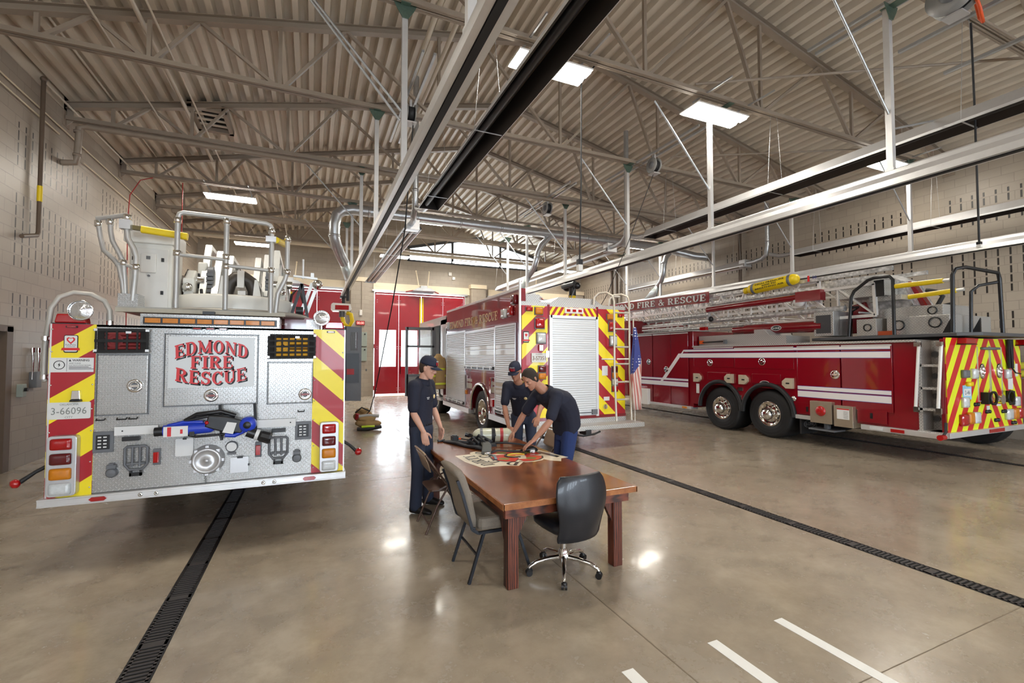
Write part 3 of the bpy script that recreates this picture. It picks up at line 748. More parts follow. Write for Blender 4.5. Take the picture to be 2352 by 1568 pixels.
# ------------------------------------------------------------------ round ducts
def duct(lab, pts, r, rings=(), cone=None):
    t = thing('round_duct', lab, 'duct', pts[0])
    mb = MB(); mb.tube(pts, r, 14); mb.build('duct', GALV, t)
    for a, b in rings:
        mb = MB(); d = (Vector(b)-Vector(a)).normalized(); mb.lathe([(r, -.03), (r*1.08, -.03), (r*1.08, .03), (r, .03)], a, d, 14); mb.build('joint_ring', GALV, t)
    if cone:
        (a, ra), (b, w, l) = cone; a = Vector(a); b = Vector(b)
        mb = MB(); mb.loft([(a, (ra, 0, 0), (0, ra, 0)), (b, (w, 0, 0), (0, l, 0))], 16, pw=3); mb.build('boot', mat('boot_metal', (196, 206, 206), .4, .6), t)
D1 = [(12.7, 13.9, 6.08), (1.05, 13.9, 6.08), (.78, 13.9, 6.02), (.62, 13.9, 5.88), (.56, 13.9, 5.6), (.56, 13.95, 5.25), (.62, 14.05, 5.05), (.74, 14.3, 4.82), (.88, 14.55, 4.62)]
duct('long round galvanised duct across the hall, curving down to the left rail', D1, .15, [((x, 13.9, 6.08), (x+1, 13.9, 6.08)) for x in (1.5, 2.9, 4.3, 5.7, 9, 10.5)]+[((.56, 13.93, 5.55), (.56, 13.93, 5)), ((.56, 13.95, 5.28), (.56, 13.95, 5))], (((.88, 14.55, 4.62), .15), ((1.03, 15.0, 4.2), .1, .35)))
duct('round duct branch dropping to the middle rail', [(7.55, 13.9, 6.0), (7.2, 13.9, 5.65), (7.08, 13.92, 5.4), (7.02, 13.95, 5.1), (6.98, 14.05, 4.85), (6.9, 14.3, 4.62)], .1, [((7.05, 13.93, 5.2), (7.04, 13.93, 5))], (((6.9, 14.3, 4.62), .1), ((6.8, 14.7, 4.2), .1, .3)))
duct('round duct branch dropping to the right rail', [(13.0, 13.9, 6.0), (12.7, 13.9, 5.7), (12.62, 13.92, 5.4), (12.62, 13.95, 5.1), (12.62, 14.1, 4.8), (12.6, 14.3, 4.62)], .1, [((12.62, 13.93, 5.5), (12.62, 13.93, 5))], (((12.6, 14.3, 4.62), .1), ((12.6, 14.7, 4.2), .1, .35)))
duct('round duct elbow running from the long duct into the right wall', [(12.6, 13.9, 6.08), (13.2, 13.8, 5.95), (13.7, 13.4, 5.75), (14.1, 13.2, 5.7)], .15, [((13.2, 13.8, 5.95), (13.7, 13.4, 5.75))])
# radiant tube heaters: trapezoid hood, black tube below
TAN = mat('heater_rim', (196, 176, 146), .4, .3)
DARKIN = mat('heater_inside', (44, 38, 34), .32, .5, var=.1)
def heater(x, y0, y1, z, lab, inner):
    t = thing('tube_heater', lab, 'heater', (x, y0, z), 'tube heaters under the roof')
    hw, hw2, h = .21, .1, .2; pr = [(-hw, 0), (-hw, .035), (-hw2, h), (hw2, h), (hw, .035), (hw, 0), (hw-.01, 0), (hw2-.01, h-.012), (-hw2+.01, h-.012), (-hw+.01, 0)]
    mb = MB(); P = [(x+a, z+b) for a, b in pr]; n = len(P); vs = [(p[0], y, p[1]) for y in (y0, y1) for p in P]
    fs = [(i, i+n, (i+1) % n+n, (i+1) % n) for i in range(n)]
    mb.add(vs, [fs[i] for i in (0, 1, 2, 3, 4, 5, 9)], 0); mb.add(vs, [fs[i] for i in (6, 7, 8)], 1)
    mb.build('reflector', [ALUB, inner], t)
    mb = MB(); mb.cyl((x-.07, y0+.05, z+.07), (x-.07, y1-.12, z+.07), .05, n=12); mb.cyl((x+.07, y0+.05, z+.07), (x+.07, y1-.12, z+.07), .05, n=12) if inner is not DARKIN else None
    mb.build('tube', BLACKM if inner is DARKIN else mat('heater_tube', (150, 130, 112), .4, .5), t)
    mb = MB(); mb.prism([(x+a, z+b) for a, b in pr[:6]], 'y', y1-.01, y1+.0); mb.build('end_cap', inner, t)
    if y0 > 10: mb = MB(); mb.box(x-.16, x+.16, 10.87, 11.1, 4.85, 5.1); mb.build('burner_box', ALUB, t, bevel=.006)
    for y in [q for q in TY if y0 < q < y1]:
        mb = MB(); mb.beam((x-hw, y, z+.01), (x+hw, y, z+.01), .02, .006); mb.build('cross_rod', GALV, t)
        mb = MB(); mb.cyl((x+hw, y, z+.03), (x+hw*.4, y, 6.36), .003, n=5); mb.cyl((x-hw, y, z+.03), (x-hw*.4, y, 6.33), .003, n=5); mb.build('hanging_wire', GALV, t)
heater(2.19, -4, 9.3, 4.87, 'black-lined tube heater passing overhead beside the left rail', DARKIN)
heater(2.19, 10.9, 19.6, 4.87, 'silver tube heater beyond the black one, ending above the pilaster', ALUB)
heater(7.95, -4, 9.3, 4.87, 'long tube heater behind the middle rail, nearer length', DARKIN)
heater(7.95, 10.9, 19.6, 4.87, 'tube heater behind the middle rail, farther length', ALUB)
heater(13.5, 1, 9.2, 4.87, 'tube heater along the right wall, nearer length', DARKIN)
heater(13.5, 10.9, 17.2, 4.87, 'tube heater along the right wall, farther length', ALUB)
for x, l in ((2.19, 'grey flue pipe between the two heaters at centre'), (7.95, 'grey flue pipe rising between the two middle heaters'), (13.5, 'grey flue pipe between the wall heaters')):
    z2 = zroof(x)+.06
    duct(l, [(x-.05, 10.9, 4.98), (x-.05, 10.6, 4.98), (x-.12, 10.25, 5.0), (x-.12, 10.1, 5.1), (x-.12, 10.05, 5.4), (x-.12, 10.05, z2)], .065, [((x-.12, 10.05, 5.5), (x-.12, 10.05, 6))])
    duct(l.replace('grey flue pipe', 'short grey heater outlet elbow'), [(x+.02, 9.3, 4.98), (x, 9.75, 5.0), (x-.1, 10.0, 5.1)], .06)
# big smooth vertical duct near ridge and brown risers on the far right
pipe('thick brown downpipe on the right wall, pair near the far corner', [(14.0, 19.2, 6.5), (14.0, 19.2, 0)], .07, BRP); pipe('second thick brown downpipe beside the first on the right wall', [(14.0, 18.8, 6.5), (14.0, 18.8, 0)], .07, BRP)
pipe('brown riser pipe with valve on the right wall behind the ladder', [(14.0, 11.6, 6.4), (14.0, 11.6, 0)], .06, BRP)
# cord reels on strut pairs
REELG = mat('reel_grey', (150, 150, 148), .4, .2)
def reel(x, y, z, r, lab, big=False):
    t = thing('cord_reel', lab, 'cord reel', (x, y, z), 'cord reels under the trusses')
    mb = MB()
    for dx in (-.09, .09): mb.box(x+dx-.02, x+dx+.02, y-1.4, y+1.7, z+r+.06, z+r+.1)
    mb.build('strut', GALV, t)
    mb = MB(); mb.box(x-.02, x+.02, y-.04, y+.04, z, z+r+.08); mb.box(x-.09, x+.09, y-.1, y+.1, z-r-.03, z-r-.01); mb.build('bracket', ALUB, t)
    for dx in (-.07, .07):
        mb = MB(); mb.lathe([(r*.35, -.006), (r, -.006), (r, .006), (r*.35, .006), (r*.35, -.006)], (x+dx, y, z), 'x', 24); mb.build('flange', REELG, t)
    mb = MB(); mb.lathe([(0, -.065), (r*.75, -.065), (r*.75, .065), (0, .065)], (x, y, z), 'x', 20); mb.build('cord_coil', BLACKR, t)
    mb = MB(); mb.lathe([(0, -.095), (r*.45, -.09), (r*.45, -.075)], (x, y, z), 'x', 20); mb.build('hub', GREY, t)
    return t
reel(1.55, 8.0, 6.1, .16, 'grey cord reel hanging beside the left rail'); reel(7.0, 8.0, 6.1, .17, 'grey cord reel hanging left of the middle rail post')
reel(6.05, 11.3, 6.0, .17, 'grey cord reel near the long round duct'); reel(7.0, 2.75, 6.15, .26, 'large grey hose reel with orange cord at the upper right')
pipe('orange and black hose loop hanging from the large reel', [(7.05, 2.6, 6.1), (7.05, 2.55, 5.85), (7.25, 2.6, 5.78), (7.45, 2.7, 5.95), (7.45, 2.75, 6.3)], .018, mat('cord_orange', (220, 84, 34), .4), 'hose_loop', 'hose')
for dx, l in ((.55, 'galvanised strut channel below the large reel, left one'), (1.75, 'galvanised strut channel below the large reel, right one')):
    mb = MB(); mb.box(7+dx, 7.05+dx, .5, 3.6, 6.1, 6.14); tag(mb.build('strut_channel', GALV, base=(7+dx, 2, 6.1)), l, 'strut', 'galvanised struts at the upper right')
pipe('thin beige cross brace between trusses at upper right', [(6.0, 5.8, 6.5), (10.6, 3.05, 6.55)], .022, STEEL, 'brace_rod', 'rod')
pipe('second thin cross brace between the right trusses', [(11.5, 5.8, 6.4), (8.0, 8.55, 6.7)], .02, STEEL, 'brace_rod', 'rod')
# hanging cords
def cord(lab, pts, r, m, plug=None, pl='plug'):
    t = thing('hanging_cord', lab, 'cord', pts[0]); mb = MB(); mb.tube(pts, r, 6); mb.build('cord', m, t)
    if plug:
        x, y, z, w, h = plug
        mb = MB(); mb.box(x-w/2, x+w/2, y-w/2, y+w/2, z-h, z-h*.45, 1); mb.box(x-w/2, x+w/2, y-w/2, y+w/2, z-h*.45, z-h*.0, 0); mb.build(pl, [BLACKP, WHITE], t, bevel=.006)
cord('thick black cord hanging at centre with black and white connector', [(4.0, 5.8, 6.37), (4.0, 6.28, 6.3), (4.01, 6.32, 4.5), (4.0, 6.36, 3.36)], .014, BLACKR, (4.0, 6.36, 3.4, .08, .2))
cord('black cord hanging at far right with small plug', [(7.9, 2.95, 6.2), (7.92, 2.95, 4.9), (7.94, 2.96, 3.3)], .012, BLACKR, (7.94, 2.96, 3.3, .05, .08))
cord('long black cord from the left reel down to the turnout gear', [(1.6, 8.0, 5.95), (1.58, 8.6, 4.2), (1.52, 9.6, 2.9), (1.48, 10.8, 1.75), (1.43, 11.6, .9), (1.36, 11.95, .45), (1.2, 12.0, .3)], .012, BLACKR)
cord('black cord draping down beside the long sign at right', [(7.0, 8.0, 5.95), (6.75, 8.6, 4.5), (6.55, 9.2, 3.3), (6.4, 9.4, 2.9)], .008, BLACKR)
CRED = mat('cord_red', (178, 44, 40), .4)
cord('red cord hanging behind the yellow padded arm', [(-3.1, 14.1, 6.3), (-3.1, 14.1, 2.4)], .011, CRED)
cord('red cord hanging between the rails at the far left', [(-3.7, 14.0, 6.3), (-3.95, 14.0, 6.2), (-4.15, 14.0, 5.8), (-4.18, 14.0, 5.2), (-4.15, 14, 2.2)], .011, CRED)
t = thing('pendant_lamp', 'small white disc lamp hanging in the far right corner', 'lamp', (12.2, 16.5, 4.4))
mb = MB(); mb.lathe([(0, .06), (.12, .04), (.22, 0), (.22, -.02), (0, -.02)], (12.2, 16.5, 4.45), 'z', 20); mb.build('shade', WHITE, t)
mb = MB(); mb.cyl((12.2, 16.5, 4.5), (12.2, 16.5, 6.2), .008, n=5); mb.build('cable', GALV, t)
t = thing('wall_camera', 'two small white boxes on the far wall under the clerestory', 'camera', (6.4, YF-.1, 5.85))
mb = MB(); mb.box(6.3, 6.46, YF-.1, YF, 5.92, 6.08); mb.box(6.5, 6.64, YF-.1, YF, 5.72, 5.86); mb.build('body', WHITE, t)
# left wall fittings by the doorway
t = thing('wall_receptacle', 'grey receptacle with two conduits on the left wall', 'electrical box', (XL+.05, 10.45, 1.3))
mb = MB(); mb.box(XL, XL+.1, 10.38, 10.55, 1.28, 1.55); mb.build('box', GREY, t, bevel=.01)
for y in (10.38, 10.56):
    mb = MB(); mb.tube([(XL+.04, y, 1.9), (XL+.05, y, 1.75), (XL+.04, y+.01, 1.45), (XL+.04, y+.02, 1.32)], .014, 6); mb.cyl((XL+.04, y, 1.88), (XL+.04, y, 1.96), .03, n=8); mb.build('conduit', CHROME, t)
t = thing('wall_socket', 'small grey twist socket box low on the left wall', 'electrical box', (XL+.05, 10.1, 1.15))
mb = MB(); mb.box(XL, XL+.08, 10.03, 10.15, 1.15, 1.36); mb.build('box', GB, t, bevel=.008); mb = MB(); mb.cyl((XL+.08, 10.09, 1.27), (XL+.12, 10.09, 1.27), .03, n=10); mb.build('knob', BLACKP, t)
# ------------------------------------------------------------------ shared vehicle bits
def disc(mb, c, r, axis='y', d=.01, mi=0, n=20): mb.lathe([(0, -d), (r*.9, -d), (r, -d*.4), (r, d*.5)], c, axis, n, mi)
def dring(t, x, y, z, r=.05, lab=None):
    mb = MB(); mb.lathe([(r*.72, -.012), (r, -.014), (r*1.1, -.006), (r*1.1, 0)], (x, y, z), 'y', 22); mb.lathe([(0, -.002), (r*.75, -.003)], (x, y, z), 'y', 20, 1)
    mb.lathe([(r*.5, -.016), (r*.62, -.02), (r*.66, -.012)], (x, y, z), 'y', 20); mb.box(x-r*.6, x+r*.6, y-.022, y-.008, z-.012, z+.012)
    mb.build('latch', [CHROME, GREY], t)
def beacon(t, x, y, z, w=.11, h=.09, d=.1, m=None):
    mb = MB(); mb.prism([(x-w, z), (x+w, z), (x+w*.85, z+h), (x-w*.85, z+h)], 'y', y-d*.5, y+d*.7); o = mb.build('beacon', m or LRED, t, bevel=.012)
    mb = MB(); mb.box(x-w*1.05, x+w*1.05, y-d*.6, y+d*.8, z-.012, z); mb.build('beacon_base', BLACKP, o)
def spot(t, x, y, z, r, aim=(0, -1, 0)):
    mb = MB(); mb.lathe([(0, .09), (r*.5, .08), (r*.85, .045), (r, 0), (r*1.02, -.012), (r*.93, -.02), (r*.93, -.008)], (x, y, z), [-a for a in aim], 24); mb.build('lamp_housing', CHROME, t)
    mb = MB(); mb.lathe([(0, -.03), (r*.5, -.02), (r*.93, -.004)], (x, y, z), [-a for a in aim], 24); mb.build('lamp_lens', SPOTG, t)
    mb = MB(); mb.cyl((x, y+.03, z-r), (x, y+.03, z-r-.07), .018, n=8); mb.build('lamp_stem', CHROME, t)
CHEV1 = m_stripe('chevron_left', 0, -.70, .46, .02, YELc, RED, .5, mirror=False)
CHEV1R = m_stripe('chevron_right', 0, .92, .47, .30, YELc, RED, .5, mirror=False)
# ------------------------------------------------------------------ left fire engine (rear view)
Y1 = 5.40
t1 = thing('fire_engine', 'fire engine at left seen from behind, diamond-plate rear with red and yellow striped sides', 'fire engine', (-.9, Y1, 0))
mb = MB(); mb.box(-2.13, .32, Y1+.02, 12.6, .56, 2.08); mb.box(-1.6, -.2, Y1+1.2, 12.4, .42, .56, 1); mb.build('body', [REDT, BLACKM], t1)
mb = MB(); mb.rbox(-2.1, .3, 12.7, 15.4, .5, 2.78, .12, 0, 'y'); mb.box(-2.1, .3, 15.38, 15.45, 1.4, 2.4, 1); mb.build('cab', [REDT, BLACKP], t1, bevel=.03)
mb = MB(); mb.box(-2.13, .34, Y1, Y1+.02, .56, 2.1); mb.box(-2.13, .34, Y1, Y1+.3, 2.08, 2.1); mb.build('rear_panel', DIA, t1)
mb = MB(); mb.prism([(-2.14, .55), (-1.815, .55), (-1.815, 2.1), (-2.14, 2.1)], 'y', Y1-.012, Y1-.002); mb.build('striped_panel', CHEV1, t1, 'red and yellow slanted stripes, left side')
mb = MB(); mb.prism([(.015, .56), (.335, .56), (.335, 2.1), (.02, 2.1)], 'y', Y1-.012, Y1-.002); mb.build('striped_panel', CHEV1R, t1, 'red and yellow slanted stripes, right side')
mb = MB()
for x0, x1 in ((-2.12, -1.83), (.035, .32)):
    for z in (.62, .85, 1.13, 1.33, 1.55, 1.85, 2.05):
        for x in (x0, x1): mb.lathe([(0, -.006), (.007, -.005), (.008, 0)], (x, Y1-.012, z), 'y', 8)
mb.build('bolts', CHROME, t1)
for x in (-2.13, .34):
    mb = MB(); mb.box(x-.006, x+.006, Y1-.014, Y1+.05, .55, 2.1); mb.build('edge_trim', ALU, t1)
# bumper
mb = MB(); mb.box(-2.17, .36, Y1-.06, Y1+.15, .485, .555); mb.box(-2.17, .36, Y1-.066, Y1-.06, .54, .556); mb.box(-2.17, .36, Y1-.066, Y1-.06, .484, .498); mb.build('bumper', ALU, t1, bevel=.004)
for x in (-1.75, -.0):
    mb = MB(); mb.prism([(x-.065, .52), (x-.045, .538), (x+.045, .538), (x+.065, .52), (x+.045, .502), (x-.045, .502)], 'y', Y1-.072, Y1-.06); mb.build('reflector', LRED, t1)
for x in (-1.44, -1.32, -.43, -.33):
    mb = MB(); mb.lathe([(.006, -.01), (.016, -.012), (.02, -.004), (.02, 0)], (x, Y1-.06, .52), 'y', 14); mb.lathe([(0, -.004), (.008, -.004)], (x, Y1-.062, .52), 'y', 10, 1); mb.build('sensor', [CHROME, BLACKP], t1)
# doors on the rear panel
def door1(x0, x1, z0, z1, lx=None, lz=None, m=None):
    mb = MB(); mb.box(x0, x1, Y1-.022, Y1-.002, z0, z1); o = mb.build('compartment_door', m or DIA, t1, bevel=.006)
    mb = MB()
    for a in ((x0-.012, x0-.004, z0-.01, z1+.01), (x1+.004, x1+.012, z0-.01, z1+.01), (x0-.01, x1+.01, z0-.012, z0-.004), (x0-.01, x1+.01, z1+.004, z1+.012)): mb.box(a[0], a[1], Y1-.012, Y1-.0, a[2], a[3])
    mb.build('door_seal', GREY, o)
    if lx is not None: dring(o, lx, Y1-.022, lz, .058)
    return o
door1(-1.795, -1.42, 1.27, 1.82, -1.515, 1.53)
dm = door1(-1.29, -.51, 1.33, 2.02, -.905, 1.42)
door1(-.405, .01, 1.32, 1.74, -.055, 1.405)
# lettering panel
mb = MB(); mb.box(-1.262, -.535, Y1-.03, Y1-.022, 1.50, 2.0); sg = mb.build('name_board', SIGNW, t1, 'white board reading EDMOND FIRE RESCUE')
def archup(k, s=1):
    def w(a, b): return (a*(1+.12*s*b), b+s*(.0-k*a*a))
    return w
for m, dx, dz, ex in ((INK, .012, -.014, .0012), (LRD, 0, 0, .0026)):
    mb = MB(); yd = (0, 0, 1)
    slab(mb, 'EDMOND', (-.9+dx, Y1-.03, 1.905+dz), (1, 0, 0), yd, .13, 0, width=.62, warp=archup(.62), ext=ex)
    slab(mb, 'FIRE', (-.9+dx, Y1-.03, 1.75+dz), (1, 0, 0), yd, .125, 0, width=.36, ext=ex)
    slab(mb, 'RESCUE', (-.9+dx, Y1-.03, 1.592+dz), (1, 0, 0), yd, .13, 0, width=.6, warp=archup(.5, -1), ext=ex)
    mb.build('lettering', m, sg)
# hose compartments with nets
NET = mat('net_black', (24, 22, 22), .7, var=.1)
for x0, x1, z0, z1, inner, lab in ((-1.80, -1.42, 1.86, 2.05, mat('hose_red', (120, 30, 30), .7), 'left'), (-.405, .035, 1.80, 2.03, mat('hose_yellow', (206, 150, 30), .7), 'right')):
    mb = MB(); mb.box(x0, x1, Y1-.026, Y1-.022, z0, z1); mb.build('hose_bay', mat('bay_dark', (30, 26, 24), .8), t1)
    mb = MB()
    for k in range(5):
        zz = z0+.025+k*(z1-z0-.03)/5
        mb.tube([(x0+.06, Y1-.035, zz), (x1-.06, Y1-.035, zz+.004)], .016, 8)
    for rr in (.03, .055): mb.lathe([(rr-.012, -.01), (rr, -.014), (rr+.012, -.01)], (x0+.13, Y1-.04, (z0+z1)/2), 'y', 20)
    mb.build('hose', inner, t1)
    mb = MB(); yn = Y1-.062; nx = 7 if lab == 'right' else 5; nz = 4 if lab == 'right' else 2
    for i in range(nx+1):
        x = x0+.0+(x1-x0-.0)*i/nx; mb.beam((x, yn, z0-.01), (x, yn, z1+.005), .016, .003, up=(0, 1, 0))
    for i in range(nz+1):
        z = z0-.01+(z1-z0+.01)*i/nz; mb.beam((x0-.01, yn-.003, z), (x1+.01, yn-.003, z+.004), .018 if lab == 'right' else .026, .003, up=(0, 1, 0))
    mb.build('cargo_net', NET, t1)
    mb = MB()
    for x in (x0, x1):
        for z in (z0, z1): mb.box(x-.012, x+.012, Y1-.075, Y1-.05, z-.01, z+.012)
    mb.box((x0+x1)/2-.07+.1, (x0+x1)/2+.07, Y1-.075, Y1-.066, z1-.03, z1-.01); mb.build('buckle', ALU, t1)
# amber directional bar with plate frame above
mb = MB(); mb.box(-1.49, -.31, Y1-.02, Y1+.3, 2.10, 2.215); mb.build('light_bar_mount', DIA, t1)
mb = MB(); mb.box(-1.465, -.335, Y1-.035, Y1-.02, 2.115, 2.185); lb = mb.build('light_bar', BLACKP, t1)
for k in range(8):
    x = -1.45+k*.139; mb = MB(); mb.box(x, x+.122, Y1-.045, Y1-.033, 2.128, 2.172); mb.build('amber_lens', LAMB, lb, bevel=.003)
for x in (-1.035, -.925, -.815, -1.985, .195):
    zz = 2.075 if x in (-1.985, .195) else 2.082
    mb = MB(); mb.box(x-.04, x+.04, Y1-.028, Y1-.01, zz-.009, zz+.009, 0); mb.box(x-.03, x+.03, Y1-.034, Y1-.028, zz-.006, zz+.006, 1); mb.build('marker_lamp', [BLACKP, LRED], t1)
mb = MB(); mb.box(-.99, -.89, Y1-.04, Y1+.02, 2.225, 2.255); mb.build('work_lamp', BLACKP, t1)
# tail lamp clusters
for x0, x1 in ((-2.105, -1.90), (.095, .285)):
    mb = MB(); mb.rbox(x0, x1, Y1-.09, Y1-.01, .575, 1.105, .03); cl = mb.build('tail_lamp_cluster', ALUB, t1, bevel=.006)
    for k, m in enumerate((LRED, LREDD, LAMB, LCLR)):
        z1 = 1.085-k*.13; mb = MB(); xx0, xx1, zz0, zz1 = x0+.022, x1-.028, z1-.105, z1
        mb.loft([(((xx0+xx1)/2, Y1-.088, (zz0+zz1)/2), ((xx1-xx0)/2, 0, 0), (0, 0, (zz1-zz0)/2)), (((xx0+xx1)/2, Y1-.108, (zz0+zz1)/2), ((xx1-xx0)/2*.93, 0, 0), (0, 0, (zz1-zz0)/2*.9)), (((xx0+xx1)/2, Y1-.114, (zz0+zz1)/2), ((xx1-xx0)/2*.6, 0, 0), (0, 0, (zz1-zz0)/2*.5))], 24, pw=8)
        mb.build('lens', m, cl)
# licence plate, stickers
mb = MB(); mb.rbox(-2.135, -1.835, Y1-.022, Y1-.014, 1.245, 1.395, .012); pl = mb.build('licence_plate', mat('plate_white', (222, 222, 218), .4, var=.03), t1)
mb = MB(); text(mb, '3-66096', (-1.985, Y1-.023, 1.318), (1, 0, 0), (0, 0, 1), .062, 0, .001, width=.245); text(mb, 'OKLAHOMA', (-1.985, Y1-.023, 1.376), (1, 0, 0), (0, 0, 1), .018, 0, .001, width=.13); text(mb, 'CITY', (-1.985, Y1-.023, 1.262), (1, 0, 0), (0, 0, 1), .018, 0, .001, width=.055)
mb.build('plate_text', mat('plate_ink', (130, 134, 128), .5, var=0), pl)
mb = MB(); mb.prism([(-1.975, 1.40), (-1.895, 1.40), (-1.9, 1.42), (-1.97, 1.42)], 'y', Y1-.06, Y1-.012, 1); mb.prism([(-1.968, 1.42), (-1.902, 1.42), (-1.908, 1.50), (-1.962, 1.50)], 'y', Y1-.05, Y1-.012); mb.build('plate_lamp', [CHROME, BLACKP], t1, bevel=.004)
mb = MB(); mb.box(-2.125, -1.825, Y1-.018, Y1-.012, 1.665, 1.795); ws = mb.build('warning_label', LWHITE, t1)
mb = MB(); yy = Y1-.018
text(mb, '\u25b2WARNING' if False else 'WARNING', (-1.915, yy, 1.772), (1, 0, 0), (0, 0, 1), .02, 0, .001, width=.12, bold=.02); mb.prism([(-2.0, 1.762), (-1.982, 1.762), (-1.991, 1.782)], 'y', yy-.001, yy)
text(mb, 'KEEP CLEAR', (-1.955, yy, 1.745), (1, 0, 0), (0, 0, 1), .01, 0, .001, width=.08); text(mb, 'ELECTROCUTION HAZARD', (-1.92, yy, 1.726), (1, 0, 0), (0, 0, 1), .011, 0, .001, width=.155)
for z in (1.71, 1.70, 1.69): mb.box(-1.998, -1.86+(1.71-z)*2, yy-.001, yy, z, z+.004)
mb.lathe([(.034, -.001), (.04, -.001)], (-2.065, yy, 1.73), 'y', 24); mb.add([(-2.06, yy-.001, 1.755), (-2.075, yy-.001, 1.728), (-2.066, yy-.001, 1.728), (-2.072, yy-.001, 1.705), (-2.055, yy-.001, 1.735), (-2.064, yy-.001, 1.735)], [(0, 1, 2, 3, 4, 5)]); mb.box(-2.014, -2.012, yy-.001, yy, 1.672, 1.79)
mb.build('label_print', INK, ws)
mb = MB(); mb.rbox(-2.04, -1.94, Y1-.016, Y1-.012, 1.84, 2.0, .014, 0); mb.rbox(-2.034, -1.946, Y1-.018, Y1-.016, 1.85, 1.994, .01, 1); st = mb.build('app_sticker', [INK, LWHITE], t1)
mb = MB(); heart = [(0, -.032), (.028, .0), (.03, .018), (.018, .03), (0, .022), (-.018, .03), (-.03, .018), (-.028, 0)]
mb.prism([(-1.99+a, 1.95+b) for a, b in heart], 'y', Y1-.0195, Y1-.018); mb.prism([(-1.99+a*.6, 1.953+b*.6) for a, b in heart], 'y', Y1-.0205, Y1-.019, 1); mb.prism([(-2.055, 1.862), (-1.925, 1.862), (-1.93, 1.884), (-2.05, 1.884)], 'y', Y1-.021, Y1-.018)
mb.build('sticker_mark', [LRD, LWHITE], st)
mb = MB(); text(mb, 'PulsePoint', (-1.99, Y1-.018, 1.912), (1, 0, 0), (0, 0, 1), .013, 0, .001, width=.072); text(mb, 'Connected', (-1.99, Y1-.018, 1.897), (1, 0, 0), (0, 0, 1), .011, 0, .001, width=.06); mb.build('sticker_text', INK, st)
# rail with two mounted battery tools lives as separate things; the rail itself:
for x0, x1, dz in ((-1.655, -1.325, .0), (-.56, -.14, 0)):
    mb = MB(); mb.box(x0, x1, Y1-.04, Y1-.01, 1.075, 1.155); mb.lathe([(0, -.002), (.006, -.002), (.007, 0)], (x0+.06 if x0 < -1 else x1-.05, Y1-.04, 1.115), 'y', 8, 1); mb.build('tool_rail', [LWHITE, BLACKP], t1)
# control plates
for x0, x1, z0, z1 in ((-1.815, -1.665, .925, 1.115), (-.145, .01, .925, 1.115)):
    mb = MB(); mb.box(x0, x1, Y1-.02, Y1-.002, z0, z1, 0); mb.box(x0+.025, x1-.025, Y1-.028, Y1-.02, z0+.03, z1-.03, 1); mb.build('control_panel', [GREY, BLACKP], t1, bevel=.004)
    mb = MB()
    for i in range(2):
        for j in range(4): mb.box(x0+.04+i*.04, x0+.065+i*.04, Y1-.031, Y1-.027, z0+.045+j*.03, z0+.057+j*.03)
    mb.build('indicator_rows', LWHITE, t1)
for x in (-1.53, -.30):
    mb = MB(); mb.box(x-.065, x+.065, Y1-.05, Y1-.01, 1.02, 1.058); mb.build('step_lamp', BLACKP, t1, bevel=.004)
mb = MB(); mb.rbox(-1.19, -1.045, Y1-.02, Y1-.01, .84, 1.01, .012); mb.box(-1.13, -1.1, Y1-.032, Y1-.02, 1.0, 1.02, 1); mb.build('access_cover', [LWHITE, BLACKP], t1)
mb = MB(); mb.rbox(-.73, -.57, Y1-.02, Y1-.01, .635, .79, .01); mb.box(-.67, -.62, Y1-.032, Y1-.02, .78, .8, 1); mb.box(-.575, -.56, Y1-.03, Y1-.02, .70, .72, 1); mb.build('access_cover', [ALUB, BLACKP], t1)
mb = MB(); mb.box(-.36, -.24, Y1-.018, Y1-.01, .9, .99); wl = mb.build('warning_label', LWHITE, t1); mb = MB(); text(mb, 'WARNING', (-.3, Y1-.018, .975), (1, 0, 0), (0, 0, 1), .016, 0, .001, width=.09, bold=.02)
for k in range(4): mb.box(-.345, -.255, Y1-.019, Y1-.018, .915+k*.012, .919+k*.012)
mb.build('label_print', INK, wl)
# hydrant intake cap with chain
mb = MB(); c = (-.92, Y1, .79)
mb.lathe([(.145, 0), (.145, -.02), (.125, -.03), (.125, -.09), (.115, -.1), (.1, -.1), (.095, -.085), (.02, -.083), (.02, -.1), (0, -.1)], c, 'y', 32)
for a in range(8): mb.box(-.92+.13*math.cos(a*PI/4)-.014, -.92+.13*math.cos(a*PI/4)+.014, Y1-.08, Y1-.01, .79+.13*math.sin(a*PI/4)-.014, .79+.13*math.sin(a*PI/4)+.014)
ic = mb.build('intake_cap', ALUB, t1)
mb = MB()
for k in range(11): mb.lathe([(.006, -.002), (.009, 0), (.006, .002), (.006, -.002)], (-.935+.003*(k % 2), Y1-.07+.004*k, .69-k*.0125), 'x' if k % 2 else 'y', 8)
mb.build('chain', GREY, ic)
# folding steps
for x, z in ((-1.49, .84), (-.30, .84)):
    mb = MB(); y = Y1-.03
    out = [(x-.085, z-.04), (x-.085, z+.11), (x-.07, z+.125), (x+.07, z+.125), (x+.085, z+.11), (x+.085, z-.04), (x+.05, z-.09), (x-.05, z-.09)]
    P = [(a, y, b) for a, b in out]; mb.tube(P, .012, 8, closed=True)
    for dx in (-.028, .028): mb.tube([(x+dx, y, z-.06), (x+dx, y, z+.12)], .011, 8)
    mb.tube([(x-.07, y, z-.035), (x+.07, y, z-.035)], .011, 8); mb.build('folding_step', GREY, t1)
    mb = MB(); mb.box(x-.045, x+.045, Y1-.04, Y1-.01, z-.15, z-.12); mb.box(x-.045, x-.03, Y1-.04, Y1-.01, z-.15, z-.09); mb.box(x+.03, x+.045, Y1-.04, Y1-.01, z-.15, z-.09); mb.build('step_bracket', BLACKM, t1)
